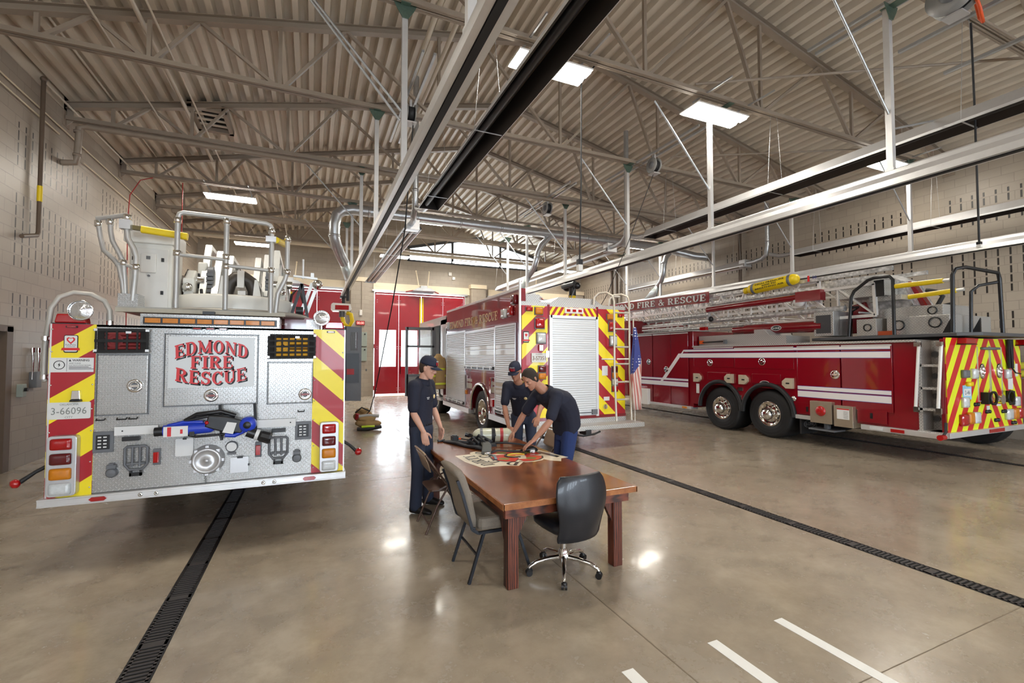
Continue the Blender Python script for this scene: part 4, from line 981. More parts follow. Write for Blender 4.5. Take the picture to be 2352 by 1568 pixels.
for x in (-1.67, -.125):
    mb = MB(); mb.lathe([(0, -.05), (.035, -.048), (.045, -.03), (.045, 0)], (x, Y1, .735), 'y', 18); mb.box(x-.035, x+.035, Y1-.05, Y1, .775, .81); mb.box(x-.02, x+.02, Y1-.05, Y1, .81, .825); mb.build('socket_cover', GREY, t1, bevel=.004)
mb = MB(); mb.lathe([(0, -.03), (.045, -.03), (.055, -.02), (.055, 0)], (-.72, Y1, .90), 'y', 24); mb.box(-.755, -.685, Y1-.03, Y1-.01, .82, .845); mb.build('gauge', GREY, t1); mb = MB(); mb.lathe([(0, -.033), (.045, -.031)], (-.72, Y1, .90), 'y', 24); mb.build('gauge_face', LWHITE, t1)
for x in (-1.335, -.485):
    mb = MB(); mb.box(x-.03, x+.03, Y1-.02, Y1-.005, .775, .93, 1); mb.prism([(x-.022, .80), (x+.022, .80), (x+.022, .9), (x-.022, .9)], 'y', Y1-.05, Y1-.02, 0); mb.build('side_marker', [LRED, GREY], t1, bevel=.006)
for x0, x1, z in ((-1.79, -1.73, 1.235), (-1.64, -1.57, 1.235), (-1.55, -1.49, 1.235), (-.12, -.06, 1.235)):
    mb = MB(); mb.tube([(x0, Y1-.02, z), (x0, Y1-.04, z-.012), (x1, Y1-.04, z-.012), (x1, Y1-.02, z)], .006, 6); mb.build('tie_ring', BLACKM, t1)
# corner lights, spots
beacon(t1, -2.045, 5.55, 2.115, .115, .085); beacon(t1, .235, 5.55, 2.115, .105, .085)
spot(t1, -1.97, 5.5, 2.235, .095); spot(t1, .10, 5.5, 2.235, .085)
# grab rail hoop at far left corner
mb = MB(); mb.tube([(-2.2, 5.5, 1.58), (-2.215, 5.5, 1.62), (-2.22, 5.52, 1.9), (-2.2, 5.55, 2.25), (-2.15, 5.57, 2.36), (-2.06, 5.6, 2.41), (-1.93, 5.6, 2.40), (-1.83, 5.6, 2.34), (-1.79, 5.6, 2.25), (-1.785, 5.6, 2.1)], .022, 10); gr = mb.build('grab_rail', mat('rail_ribbed', (182, 178, 170), .5, .3), t1)
mb = MB(); 
for z in (1.62, 1.97): mb.cyl((-2.21, 5.5, z-.02), (-2.21, 5.5, z+.02), .03, n=10); mb.box(-2.21, -2.13, 5.49, 5.51, z-.012, z+.012)
mb.cyl((-1.785, 5.6, 2.1), (-1.785, 5.6, 2.15), .03, n=10); mb.build('clamp', CHROME, gr)
# rubber corner markers on stalks
for s, x0, x1, z0, z1 in ((-1, -2.15, -2.33, .83, .70), (1, .34, .48, .86, .745)):
    mb = MB(); mb.tube([(x0, Y1+.1, z0), ((x0+x1)/2, Y1+.08, (z0+z1)/2+.01), (x1, Y1+.05, z1)], [.018, .016, .02], 8); mk = mb.build('marker_stalk', BLACKR, t1)
    mb = MB(); mb.lathe([(0, -.03), (.035, -.02), (.042, 0), (.03, .025), (0, .035)], (x1+s*.02, Y1+.03, z1-.005), (s*.5, -.6, -.1), 14); mb.build('marker_lens', LRED, mk)
# ---- turntable, ladder and control cabinet on top
MWH = mat('apparatus_white', (222, 220, 212), .35, coat=.2, var=.05, vs=5)
mb = MB(); mb.lathe([(0, 0), (.82, 0), (.84, .03), (.8, .06), (0, .06)], (-.85, 6.45, 2.26), 'z', 40); mb.box(-1.75, -1.3, 5.62, 6.7, 2.255, 2.30); mb.build('turntable', mat('table_grey', (160, 156, 148), .45, .4), t1)
mb = MB(); mb.lathe([(.62, 0), (.64, .16), (.6, .18), (.58, .0)], (-.85, 6.5, 2.32), 'z', 36); mb.lathe([(.25, 0), (.4, .1), (0, .14)], (-.85, 6.5, 2.32), 'z', 24); mb.build('pedestal_ring', MWH, t1)
mb = MB(); mb.box(-1.75, -.27, 5.6, 5.66, 2.245, 2.285); mb.box(-1.72, -.3, 5.62, 5.9, 2.25, 2.262); mb.build('walkway_edge', mat('walk_tan', (176, 168, 150), .5), t1)
mb = MB(); mb.rbox(-1.80, -1.42, 6.1, 6.55, 2.30, 3.05, .02, 0, 'z'); cb = mb.build('control_cabinet', MWH, t1, bevel=.006)
mb = MB(); mb.box(-1.84, -1.40, 6.05, 6.6, 3.03, 3.19); mb.build('cabinet_hood', WHITE, cb, bevel=.01)
mb = MB(); mb.box(-1.775, -1.45, 6.085, 6.1, 2.33, 2.98); dd = mb.build('cabinet_door', WHITE, cb, bevel=.004)
mb = MB(); mb.box(-1.69, -1.555, 6.06, 6.085, 2.71, 2.92); mb.build('control_box', WHITE, dd, bevel=.008)
mb = MB(); mb.box(-1.64, -1.605, 6.052, 6.062, 2.855, 2.89); mb.cyl((-1.62, 6.07, 2.68), (-1.62, 6.085, 2.68), .012, n=8); mb.build('display', GREY, dd)
for x in (-1.755, -1.5):
    for z in (2.50, 2.86): 
        mb = MB(); mb.box(x-.012, x+.012, 6.07, 6.088, z-.02, z+.02); mb.build('cabinet_latch', BLACKM, dd)
RAILG = mat('tube_rail', (186, 184, 180), .42, .45, var=.06)
def railt(pts, r=.024, nm='hand_rail', col=None):
    mb = MB(); mb.tube(pts, r, 10); o = mb.build(nm, RAILG, t1)
    mb = MB()
    for p in (col or []): mb.lathe([(r, -.03), (r*1.35, -.028), (r*1.35, .028), (r, .03)], p, 'z', 12)
    if col: mb.build('rail_collar', CHROME, o)
railt([(-1.95, 5.75, 3.15), (-1.93, 5.75, 3.0), (-1.9, 5.75, 2.86), (-1.80, 5.72, 2.76), (-1.76, 5.7, 2.70), (-1.73, 5.7, 2.55), (-1.71, 5.7, 2.36)], .022, col=[(-1.95, 5.75, 3.12)])
railt([(-1.845, 5.72, 3.16), (-1.84, 5.72, 3.05), (-1.82, 5.71, 2.95), (-1.76, 5.7, 2.83), (-1.725, 5.7, 2.74), (-1.71, 5.7, 2.55), (-1.70, 5.7, 2.36)], .022, col=[(-1.845, 5.72, 3.14), (-1.725, 5.7, 2.74)])
railt([(-1.70, 5.68, 3.22), (-1.70, 5.68, 3.06), (-1.69, 5.68, 2.98), (-1.64, 5.68, 2.88), (-1.62, 5.68, 2.8), (-1.625, 5.68, 2.6), (-1.64, 5.68, 2.36)], .026, col=[(-1.70, 5.68, 3.19), (-1.62, 5.68, 2.7)])
railt([(-1.96, 5.75, 3.17), (-1.84, 5.72, 3.19), (-1.70, 5.68, 3.22)], .022); railt([(-1.77, 5.7, 2.725), (-1.71, 5.7, 2.72), (-1.62, 5.68, 2.69)], .018)
railt([(-1.27, 5.62, 2.3), (-1.27, 5.62, 3.22), (-1.255, 5.62, 3.27), (-1.22, 5.62, 3.285), (-.83, 5.62, 3.28), (-.47, 5.62, 3.26), (-.43, 5.62, 3.245), (-.415, 5.62, 3.21), (-.415, 5.62, 2.28)], .025, col=[(-1.27, 5.62, 2.86), (-1.27, 5.62, 3.2), (-.415, 5.62, 2.75), (-.415, 5.62, 3.18)])
railt([(-.84, 5.62, 3.26), (-.84, 5.62, 2.3)], .025, col=[(-.84, 5.62, 3.24), (-.84, 5.62, 2.86), (-.84, 5.62, 2.76)]); railt([(-1.27, 5.62, 2.85), (-.84, 5.62, 2.83)], .02); railt([(-.84, 5.62, 2.77), (-.415, 5.62, 2.745)], .02)
railt([(-.26, 5.66, 3.15), (-.26, 5.66, 2.75), (-.28, 5.66, 2.66), (-.35, 5.66, 2.5), (-.37, 5.66, 2.28)], .025, col=[(-.26, 5.66, 3.12), (-.26, 5.66, 2.75)])
mb = MB(); mb.box(-1.75, -1.59, 5.66, 5.86, 2.28, 2.43); mb.build('corner_box', DIA, t1); mb = MB(); mb.box(-.47, -.37, 5.59, 5.66, 3.06, 3.12); mb.box(-1.75, -1.66, 5.63, 5.7, 3.07, 3.16); mb.build('hinge_block', ALUB, t1)
mb = MB(); mb.rbox(-1.59, -1.2, 5.68, 5.75, 3.06, 3.13, .02, 0, 'x'); mb.box(-1.67, -1.59, 5.69, 5.74, 3.08, 3.12, 1); mb.xf(Matrix.Translation((-1.6, 5.7, 3.1)) @ Matrix.Rotation(R(5), 4, 'Y') @ Matrix.Translation((1.6, -5.7, -3.1))); mb.build('padded_arm', [YEL, mat('olive', (110, 96, 50), .5)], t1, 'yellow padded safety arm')
mb = MB(); mb.tube([(-.37, 5.62, 3.09), (-.3, 5.95, 3.12)], .035, 8); mb.build('padded_arm', YEL, t1, 'yellow padded end cap')
# ladder sections
LADM = mat('ladder_alu', (218, 218, 214), .38, .5, var=.08)
def lattice(x, y0, y1, za, zb, ha, hb, w, n):
    """open truss side: lower rail from (y0,za), upper rail ha high tapering to hb"""
    mb = MB(); mb.beam((x, y0, za), (x, y1, zb), w, .06); mb.beam((x, y0, za+ha), (x, y1, zb+hb), w, .05); mb.beam((x, y0, za), (x, y0+.02, za+ha), w, .05)
    for i in range(n):
        f, g = i/n, (i+1)/n; ya, yb = y0+(y1-y0)*f, y0+(y1-y0)*g
        ba, bb = za+(zb-za)*f, za+(zb-za)*g; ta, tb = ba+ha+(hb-ha)*f, bb+ha+(hb-ha)*g
        mb.beam((x, ya, ba), (x, yb, tb) if i % 2 == 0 else (x, yb, tb), w*.7, .03); mb.beam((x, yb, bb), (x, yb, tb), w*.7, .03)
    return mb
for i, (x, y0, za, h, sc) in enumerate(((-1.22, 6.9, 2.62, .60, 0), (-.44, 6.9, 2.62, .60, 0), (-1.10, 6.95, 2.66, .50, 1), (-.56, 6.95, 2.66, .5, 1), (-.99, 7.0, 2.7, .42, 2), (-.67, 7.0, 2.7, .42, 2))):
    mb = lattice(x, y0, 14.8, za, za-.1, h, h*.6, .06, 12); mb.beam((x, y0-.35, za-.1), (x, y0+.02, za+h), .07, .06); mb.build('ladder_rail', LADM, t1)
for k in range(20):
    y = 7.1+k*.38
    mb = MB(); mb.cyl((-1.22, y, 2.6), (-.44, y, 2.6), .018, n=8); mb.build('ladder_rung', LADM, t1)
mb = MB(); mb.box(-1.25, -.4, 6.85, 6.93, 2.62, 2.68); mb.box(-1.2, -.46, 6.8, 6.86, 2.72, 2.76); mb.build('cross_member', MWH, t1)
# pedestal arms each side
for x, s in ((-1.34, 1), (-.36, -1)):
    mb = MB(); mb.prism([(6.35, 2.34), (6.9, 2.34), (6.85, 2.6), (6.75, 2.83), (6.62, 2.86), (6.5, 2.75), (6.45, 2.55)], 'x', x-.05, x+.05); mb.box(x-.06, x+.06, 6.45, 6.55, 2.56, 2.74); mb.build('boom_bracket', MWH, t1, bevel=.02)
    mb = MB(); mb.cyl((x-.12, 6.65, 2.74), (x+.12, 6.65, 2.74), .05, n=14); mb.build('pivot_pin', CHROME, t1); mb = MB(); mb.ball((x, 6.42, 2.62), .055); mb.build('round_lamp', CHROME, t1)
    mb = MB(); mb.box(x+s*.04, x+s*.14, 6.7, 6.95, 2.62, 2.98); mb.build('side_box', MWH, t1, bevel=.02)
for x in (-1.16, -.52):
    mb = MB()
    for k in range(5): mb.box(x-.035, x+.035, 6.62, 6.7, 2.60+k*.05, 2.635+k*.05)
    mb.cyl((x-.03, 6.72, 2.85), (x+.03, 6.72, 2.85), .08, n=16); mb.build('chain_sheave', GREY, t1)
mb = MB(); mb.prism([(-1.02, 2.36), (-.95, 2.36), (-.93, 2.75), (-.97, 2.75)], 'y', 6.2, 6.6); mb.prism([(-.66, 2.36), (-.53, 2.36), (-.6, 2.72), (-.63, 2.72)], 'y', 6.2, 6.6); mb.build('gusset_plate', MWH, t1)
mb = MB(); mb.tube([(-.93+.0, 6.3, 2.4), (-.93, 6.3, 2.56), (-.9, 6.3, 2.68), (-.83, 6.3, 2.75), (-.76, 6.3, 2.76), (-.68, 6.3, 2.70), (-.64, 6.3, 2.6), (-.63, 6.3, 2.42)], .075, 12); mb.build('swivel_pipe', mat('pipe_dark', (70, 64, 58), .45, .4), t1)
mb = MB(); mb.box(-.81, -.74, 6.2, 6.26, 2.62, 2.82); mb.box(-.8, -.72, 6.18, 6.24, 2.48, 2.58); mb.build('pipe_strap', WHITE, t1)
mb = MB(); mb.tube([(-1.42, 6.7, 2.45), (-1.44, 6.7, 2.7), (-1.38, 6.7, 2.86), (-1.3, 6.7, 2.82), (-1.27, 6.7, 2.65)], .03, 10); mb.build('hydraulic_hose', BLACKR, t1)
for k, pts in enumerate((((-1.2, 6.5, 2.36), (-1.05, 6.45, 2.45), (-.95, 6.5, 2.4)), ((-1.2, 6.4, 2.6), (-1.18, 6.35, 2.45), (-1.22, 6.3, 2.38)), ((-.5, 6.4, 2.4), (-.42, 6.3, 2.5), (-.38, 6.4, 2.6)), ((-.28, 6.5, 2.35), (-.24, 6.5, 2.6), (-.16, 6.5, 2.7), (-.1, 6.5, 2.5)))):
    mb = MB(); mb.tube(pts, .016, 6); mb.build('hydraulic_hose', BLACKR, t1)
# right side of the turntable: hose loops, small ladder, chrome lamp
mb = MB(); mb.beam((-.24, 6.3, 2.3), (-.12, 6.3, 2.72), .035, .035); mb.beam((-.12, 6.3, 2.72), (-.05, 6.3, 2.3), .035, .035); mb.build('strut', BLACKM, t1)
mb = MB(); mb.cyl((-.18, 6.2, 2.37), (-.1, 6.2, 2.37), .05, n=14); mb.build('motor', BLACKM, t1)
mb = MB(); mb.beam((-.22, 6.4, 2.83), (.06, 6.4, 2.81), .03, .025); mb.box(-.02, .02, 6.38, 6.42, 2.8, 2.88); mb.build('lamp_arm', LADM, t1)
mb = MB(); mb.ball((.06, 6.35, 2.73), .062); mb.build('ball_lamp', CHROME, t1)
for dx in (0, .07):
    mb = MB(); mb.beam((-.14+dx, 6.6, 2.36), (-.0+dx, 6.6, 2.78), .05, .04); mb.build('folded_ladder_rail', LADM, t1)
mb = MB(); mb.cyl((-.11, 6.4, 2.8), (-.11, 6.4, 3.05), .012, n=6); mb.build('antenna', ALU, t1)
mb = MB(); mb.box(-.3, .2, 6.15, 6.6, 2.1, 2.28, 0); mb.build('deck_box', REDT, t1); mb = MB(); mb.box(-.06, .1, 6.02, 6.14, 2.1, 2.25); mb.build('deck_tread', DIA, t1)
# open cab door on the right side
mb = MB(); mb.prism([(.80, .68), (1.20, .66), (1.20, 2.58), (.80, 2.6)], 'y', 12.5, 12.56, 0); mb.box(.92, 1.1, 12.48, 12.5, 1.97, 2.45, 1); mb.box(.82, 1.14, 12.46, 12.5, 1.15, 1.9, 2); mb.box(.84, 1.02, 12.45, 12.47, 1.35, 1.5, 3)
mb.box(.3, .82, 12.5, 12.58, .7, 2.58, 0)
mb.build('cab_door', [GREY, GLASS, BLACKP, LRED], t1, 'open dark grey cab door')
def wheel(t, x, y, s, r=.53, w=.3, rim=.29, deep=.10, m=None):
    """road wheel facing s along x"""
    mb = MB(); mb.lathe([(rim, 0), (rim+.03, s*.02), (r-.06, s*.02), (r-.02, 0), (r, -s*.05), (r, -s*(w-.05)), (r-.03, -s*w), (rim, -s*w)], (x, y, r), 'x', 40)
    for k in range(3): mb.lathe([(rim+.07+k*.06, s*.02), (rim+.075+k*.06, s*.024), (rim+.08+k*.06, s*.02)], (x, y, r), 'x', 40)
    wo = mb.build('wheel', BLACKR, t)
    mb = MB(); mb.lathe([(rim+.006, s*.012), (rim-.005, s*.02), (rim-.03, -s*.0), (rim-.05, -s*deep), (.13, -s*deep), (.12, -s*deep*.4), (.1, s*.0), (.05, s*.015), (0, s*.015)], (x, y, r), 'x', 36); mb.build('rim', m or mat('polished_rim', (226, 222, 214), .12, 1.0, var=.05), wo)
    mb = MB()
    for k in range(10): a = k*2*PI/10; mb.cyl((x-s*deep, y+.155*math.cos(a), r+.155*math.sin(a)), (x-s*(deep-.03), y+.155*math.cos(a), r+.155*math.sin(a)), .014, n=6)
    for k in range(8): a = (k+.5)*2*PI/8; mb.lathe([(0, s*.001), (.022, s*.001)], (x-s*deep, y+.205*math.cos(a), r+.205*math.sin(a)), 'x', 10, 1)
    mb.build('wheel_nuts', [CHROME, BLACKM], wo)
    return wo
for y in (8.4, 13.9):
    for x, s in ((-2.1, -1), (.3, 1)): wheel(t1, x, y, s)
# ------------------------------------------------------------------ rescue tools clipped on the rear rail
BLUE = mat('tool_blue', (28, 62, 190), .3, coat=.4, var=.05)
tt = thing('battery_cutter', 'blue and black battery rescue tool strapped on the left engine, left one', 'rescue tool', (-1.15, Y1-.1, 1.05))
y = Y1-.12
mb = MB(); mb.cyl((-1.33, y, 1.10), (-1.2, y, 1.105), .042, n=16); mb.build('motor_cap', BLACKP, tt)
mb = MB(); mb.cyl((-1.26, y, 1.105), (-.9, y, 1.12), .055, n=18); mb.ball((-.9, y, 1.12), .055); mb.tube([(-1.23, y, 1.15), (-1.1, y, 1.18), (-.95, y, 1.17)], .018, 8); mb.build('body', BLUE, tt)
mb = MB(); mb.box(-1.25, -1.06, y-.06, y-.045, 1.055, 1.15, 0); mb.box(-1.22, -1.19, y-.062, y-.06, 1.06, 1.145, 1); mb.box(-1.12, -1.1, y-.062, y-.06, 1.08, 1.12, 1); mb.build('label', [LWHITE, LRD], tt)
mb = MB(); mb.tube([(-1.1, y, 1.06), (-1.0, y-.03, 1.04), (-.8, y-.02, 1.045), (-.68, y, 1.06)], .012, 8); mb.tube([(-1.1, y, 1.19), (-.9, y-.02, 1.23), (-.72, y, 1.22)], .014, 8); mb.box(-1.05, -1.01, y-.05, y+.04, 1.05, 1.13); mb.build('handle', BLACKP, tt)
tt = thing('battery_spreader', 'blue and black battery rescue tool with ribbed nose strapped on the left engine, right one', 'rescue tool', (-.7, Y1-.1, 1.05))
mb = MB(); mb.prism([(-.93, 1.13), (-.9, 1.24), (-.74, 1.22), (-.58, 1.17), (-.62, 1.05), (-.80, 1.08)], 'y', y-.06, y+.05); mb.build('body', BLACKP, tt, bevel=.012)
mb = MB(); mb.prism([(-.78, 1.07), (-.74, 1.17), (-.66, 1.155), (-.69, 1.05)], 'y', y-.068, y-.06); mb.build('label', LWHITE, tt)
mb = MB(); mb.lathe([(0, -.08), (.06, -.075), (.075, -.05), (.075, .05)], (-.57, y, 1.13), 'y', 22); mb.tube([(-.76, y-.03, 1.04), (-.68, y-.03, 1.03), (-.6, y-.03, 1.07)], .022, 8); mb.build('head', BLUE, tt)
mb = MB(); mb.lathe([(0, -.085), (.03, -.085), (.035, -.08)], (-.57, y, 1.13), 'y', 16); mb.build('hub_cap', BLACKP, tt)
mb = MB(); mb.cyl((-.57, y-.03, 1.06), (-.5, y-.03, 1.03), .05, n=16); mb.cyl((-.5, y-.03, 1.03), (-.47, y-.03, 1.02), .052, n=16, mi=1)
mb.tube([(-.47, y-.03, 1.02), (-.45, y-.03, 1.01), (-.38, y-.03, .985), (-.36, y-.03, .98)], [.045, .056, .06, .052], 10, mi=0, smooth=False); mb.build('nozzle', [BLACKP, LWHITE], tt)
mb = MB(); mb.tube([(-1.1, y+.02, 1.19), (-1.0, y-.02, 1.25), (-.8, y-.02, 1.27), (-.68, y, 1.22)], .02, 8); mb.tube([(-.8, y-.08, 1.06), (-.78, y-.09, 1.0)], .008, 6); mb.build('carry_handle', BLACKP, tt)
mb = MB(); mb.ball((-.91, y-.06, 1.17), .018); mb.build('trigger', LRED, tt)
for k, x in enumerate((-.82, -.52)):
    mb = MB(); mb.beam((x, y+.04, 1.33), (x+.02, y+.05, .98), .025, .01); mb.build('strap', BLACKR, tt)
def m_slat(name, col, per=.045, rough=.35):
    m, nt, b = _new(name); uv, u, v = uvnode(nt)
    f = mth(nt, 'FRACT', mth(nt, 'MULTIPLY', v, 1/per)); h = mth(nt, 'POWER', mth(nt, 'ABSOLUTE', mth(nt, 'SUBTRACT', mth(nt, 'MULTIPLY', f, 2), 1)), 4)
    c = lin(col); nt.links.new(mixc(nt, mth(nt, 'MULTIPLY', h, .6), c, [x*.7 for x in c]), b.inputs['Base Color'])
    b.inputs['Metallic'].default_value = .3; b.inputs['Roughness'].default_value = rough
    bump(nt, b, mth(nt, 'SUBTRACT', 1, h), .8, .006); return m
SLAT = m_slat('roll_up_slats', (222, 224, 226))
GOLD = mat('gold_leaf', (232, 208, 150), .35, 0, var=.05)
STRIPE = mat('stripe_cream', (206, 196, 176), .35, coat=.3, var=.03); STRW = mat('stripe_white', (226, 222, 222), .35, coat=.3, var=.02)
FR_ALU = ALU
# ------------------------------------------------------------------ middle rescue engine
X2, Y2 = 3.66, 7.95
t2 = thing('rescue_truck', 'dark red rescue engine in the middle with roll-up doors and striped rear', 'fire engine', (4.9, Y2, 0))
mb = MB()
mb.box(X2+.01, 6.12, Y2+.01, 9.3, .6, 2.84); mb.box(X2+.01, 6.12, 11.1, 13.12, .5, 2.84); mb.box(X2+.4, 5.8, 9.3, 11.1, .6, 2.84); mb.box(X2+.01, 6.12, 9.3, 11.1, 1.2, 2.84)
mb.box(X2, X2+.12, Y2+.01, 13.12, 2.5, 3.13)
mb.build('body', REDT, t2)
# wheel arch panel
mb = MB()
def archpanel(mb, x0, x1, yc, r, ya, yb, zt, zb=.5, mi=0, n=20):
    pts = [(ya, zt), (ya, zb), (yc-r, zb)]
    pts += [(yc-r*math.cos(PI*i/n), .53+r*math.sin(PI*i/n)) for i in range(n+1)]
    pts += [(yc+r, zb), (yb, zb), (yb, zt)]
    # split into quads strip to keep the concave face clean
    for i in range(n):
        a, b = PI*i/n, PI*(i+1)/n
        p = [(yc-r*math.cos(a), .53+r*math.sin(a)), (yc-r*math.cos(b), .53+r*math.sin(b))]
        mb.prism([p[0], p[1], (p[1][0], zt), (p[0][0], zt)], 'x', x0, x1, mi)
    if yc-r > ya: mb.prism([(ya, zb), (yc-r, zb), (yc-r, zt), (ya, zt)], 'x', x0, x1, mi)
    if yb > yc+r: mb.prism([(yc+r, zb), (yb, zb), (yb, zt), (yc+r, zt)], 'x', x0, x1, mi)
archpanel(mb, X2, X2+.03, 10.2, .63, 9.24, 11.32, 1.45); mb.build('wheel_panel', REDT, t2)
mb = MB(); mb.tube([(X2-.02, 10.2-.64*math.cos(PI*i/20), .53+.64*math.sin(PI*i/20)) for i in range(21)], .035, 8); mb.build('arch_trim', CHROME, t2)
wheel(t2, X2+.06, 10.2, -1, .51, .5); wheel(t2, 6.1, 10.2, 1, .51, .5); wheel(t2, X2+.1, 14.6, -1, .51, .35); wheel(t2, 6.05, 14.6, 1, .51, .35)
for y0, y1, z0, z1, bands in ((8.16, 9.2, .62, 2.44, ((1.98, 2.06), (1.85, 1.95), (1.19, 1.26), (1.02, 1.15))), (9.27, 11.3, 1.5, 2.42, ((1.98, 2.06), (1.85, 1.95))), (11.36, 13.08, .55, 2.46, ())):
    mb = MB(); mb.box(X2-.012, X2, y0, y1, z0, z1); dr = mb.build('roll_up_door', SLAT, t2)
    mb = MB()
    for a in ((y0-.03, y0, z0, z1+.03), (y1, y1+.03, z0, z1+.03), (y0, y1, z1, z1+.035)): mb.box(X2-.022, X2+.0, a[0], a[1], a[2], a[3])
    mb.build('door_frame', ALU, dr)
    mb = MB(); mb.box(X2-.05, X2-.012, y0+.02, y1-.02, z0+.02, z0+.09, 1); mb.cyl((X2-.06, y0+.02, z0+.075), (X2-.06, y1-.02, z0+.075), .012, n=8)
    y = y0+.1
    while y < y1: mb.box(X2-.07, X2-.02, y, y+.05, z0+.02, z0+.1, 0); y += .42
    mb.build('lift_bar', [ALU, BLACKP], dr)
    for a, b in bands:
        mb = MB(); mb.box(X2-.014, X2-.012, y0, y1, a, b); mb.build('stripe', STRIPE, dr)
for a, b in ((1.19, 1.26), (1.02, 1.15)):
    for c, d in ((9.25, 9.6), (10.8, 11.3), (13.1, 13.12)):
        mb = MB(); mb.box(X2-.004, X2, c, d, a, b); mb.build('stripe', STRIPE, t2)
boxes('side_step', ALU, t2, ((X2-.06, X2+.1, 7.9, 9.5, .44, .56), (X2-.06, X2+.1, 10.9, 13.3, .40, .52)), .004)
mb = MB(); mb.box(X2-.02, X2+.02, Y2-.01, Y2+.03, .6, 3.3, 0); mb.box(X2-.01, X2+.02, Y2, 13.12, 3.11, 3.16); mb.build('corner_trim', ALU, t2, bevel=.004)
mb = MB(); slab(mb, 'EDMOND FIRE & RESCUE', (X2-.003, 10.95, 2.70), (0, -1, 0), (0, 0, 1), .20, 0, width=3.7); mb.build('lettering', GOLD, t2)
for y, z, m in ((8.72, 2.70, LCLR), (8.38, 2.72, LRED), (8.2, 2.93, LREDD), (12.95, 2.72, LCLR)):
    mb = MB(); mb.loft([((X2, y, z), (0, .12, 0), (0, 0, .1)), ((X2-.05, y, z), (0, .11, 0), (0, 0, .09)), ((X2-.06, y, z), (0, .06, 0), (0, 0, .05))], 20, pw=8); mb.build('side_lamp', m, t2)
for y in (9.4, 11.1):
    mb = MB(); mb.box(X2-.06, X2, y-.04, y+.04, 1.0, 1.35); mb.build('step_bracket', CHROME, t2, bevel=.01)
mb = MB(); mb.box(X2-.04, X2, 9.3, 9.44, .72, .88); mb.build('side_marker', LRED, t2); mb = MB(); mb.box(X2-.03, X2, 11.18, 11.28, .86, .96); mb.build('side_marker', LAMB, t2)
# rear face
CHEV2 = m_stripe('chevron_rear_middle', 0.02, .95, .56, .28, YELc, RED, .5)
for x0, x1, z0, z1 in ((X2+.03, 4.25, .62, 2.80), (5.44, 6.1, .62, 2.80)):
    mb = MB(); mb.box(x0, x1, Y2-.012, Y2, z0, z1); mb.build('striped_panel', CHEV2, t2)
mb = MB(); mb.box(4.30, 5.39, Y2-.012, Y2, 2.63, 2.80); mb.build('striped_header', m_stripe('chevron_header', 0, 1.5, .2, 0, YELc, RED, .5), t2)
mb = MB(); mb.box(4.25, 4.30, Y2-.01, Y2, .6, 2.84); mb.box(5.39, 5.44, Y2-.01, Y2, .6, 2.84); mb.box(X2, 6.12, Y2-.012, Y2, .5, .62); mb.build('red_trim', REDT, t2)
mb = MB(); mb.box(4.32, 5.38, Y2-.03, Y2-.01, .62, 2.58); rd = mb.build('roll_up_door', SLAT, t2)
mb = MB(); mb.box(4.28, 4.34, Y2-.045, Y2-.005, .6, 2.63); mb.box(5.36, 5.42, Y2-.045, Y2-.005, .6, 2.63); mb.box(4.3, 5.4, Y2-.045, Y2-.005, 2.58, 2.63); mb.build('door_frame', ALU, rd)
mb = MB(); mb.cyl((4.35, Y2-.06, .68), (5.35, Y2-.06, .68), .012, n=8); mb.box(5.25, 5.37, Y2-.07, Y2-.03, .64, .74); mb.build('lift_bar', GREY, rd)
for x, z, w, h, m in ((3.84, 2.73, .07, .04, LRED), (4.05, 2.70, .085, .07, LAMB), (4.07, 2.46, .10, .10, LRED), (4.10, 2.17, .095, .10, LCLR), (4.12, 1.57, .08, .065, LREDD), (4.12, 1.43, .08, .06, LAMB), (5.72, 2.64, .08, .06, LAMB), (5.98, 2.68, .05, .035, LRED), (5.78, 2.44, .09, .10, LRED), (5.8, 2.14, .085, .10, LCLR), (5.83, 1.55, .07, .06, LREDD), (5.83, 1.42, .07, .06, LAMB), (5.83, 1.28, .07, .06, LCLR), (5.83, 1.14, .07, .06, LRED)):
    mb = MB(); mb.box(x-w*1.12, x+w*1.12, Y2-.03, Y2-.012, z-h*1.12, z+h*1.12, 1); mb.loft([((x, Y2-.03, z), (w, 0, 0), (0, 0, h)), ((x, Y2-.055, z), (w*.92, 0, 0), (0, 0, h*.92)), ((x, Y2-.065, z), (w*.5, 0, 0), (0, 0, h*.5))], 20, 0, pw=8); mb.build('rear_lamp', [m, GREY], t2)
mb = MB(); mb.box(4.63, 5.06, Y2-.04, Y2-.012, 2.68, 2.79); 
for k in range(3): mb.box(4.67+k*.135, 4.75+k*.135, Y2-.046, Y2-.04, 2.71, 2.76, 1)
mb.build('marker_bar', [WHITE, LRED], t2)
mb = MB(); mb.box(3.89, 4.21, Y2-.03, Y2-.02, 1.70, 1.88); pl = mb.build('licence_plate', MATS['plate_white'], t2)
mb = MB(); text(mb, '3-57351', (4.05, Y2-.031, 1.78), (1, 0, 0), (0, 0, 1), .08, 0, .001, width=.28, bold=.01); text(mb, 'OKLAHOMA', (4.05, Y2-.031, 1.855), (1, 0, 0), (0, 0, 1), .022, 0, .001, width=.15); mb.build('plate_text', mat('plate_brown', (120, 92, 60), .5, var=0), pl)
mb = MB(); mb.box(4.05, 4.13, Y2-.06, Y2-.012, 1.92, 2.04); mb.build('plate_lamp', CHROME, t2, bevel=.01)
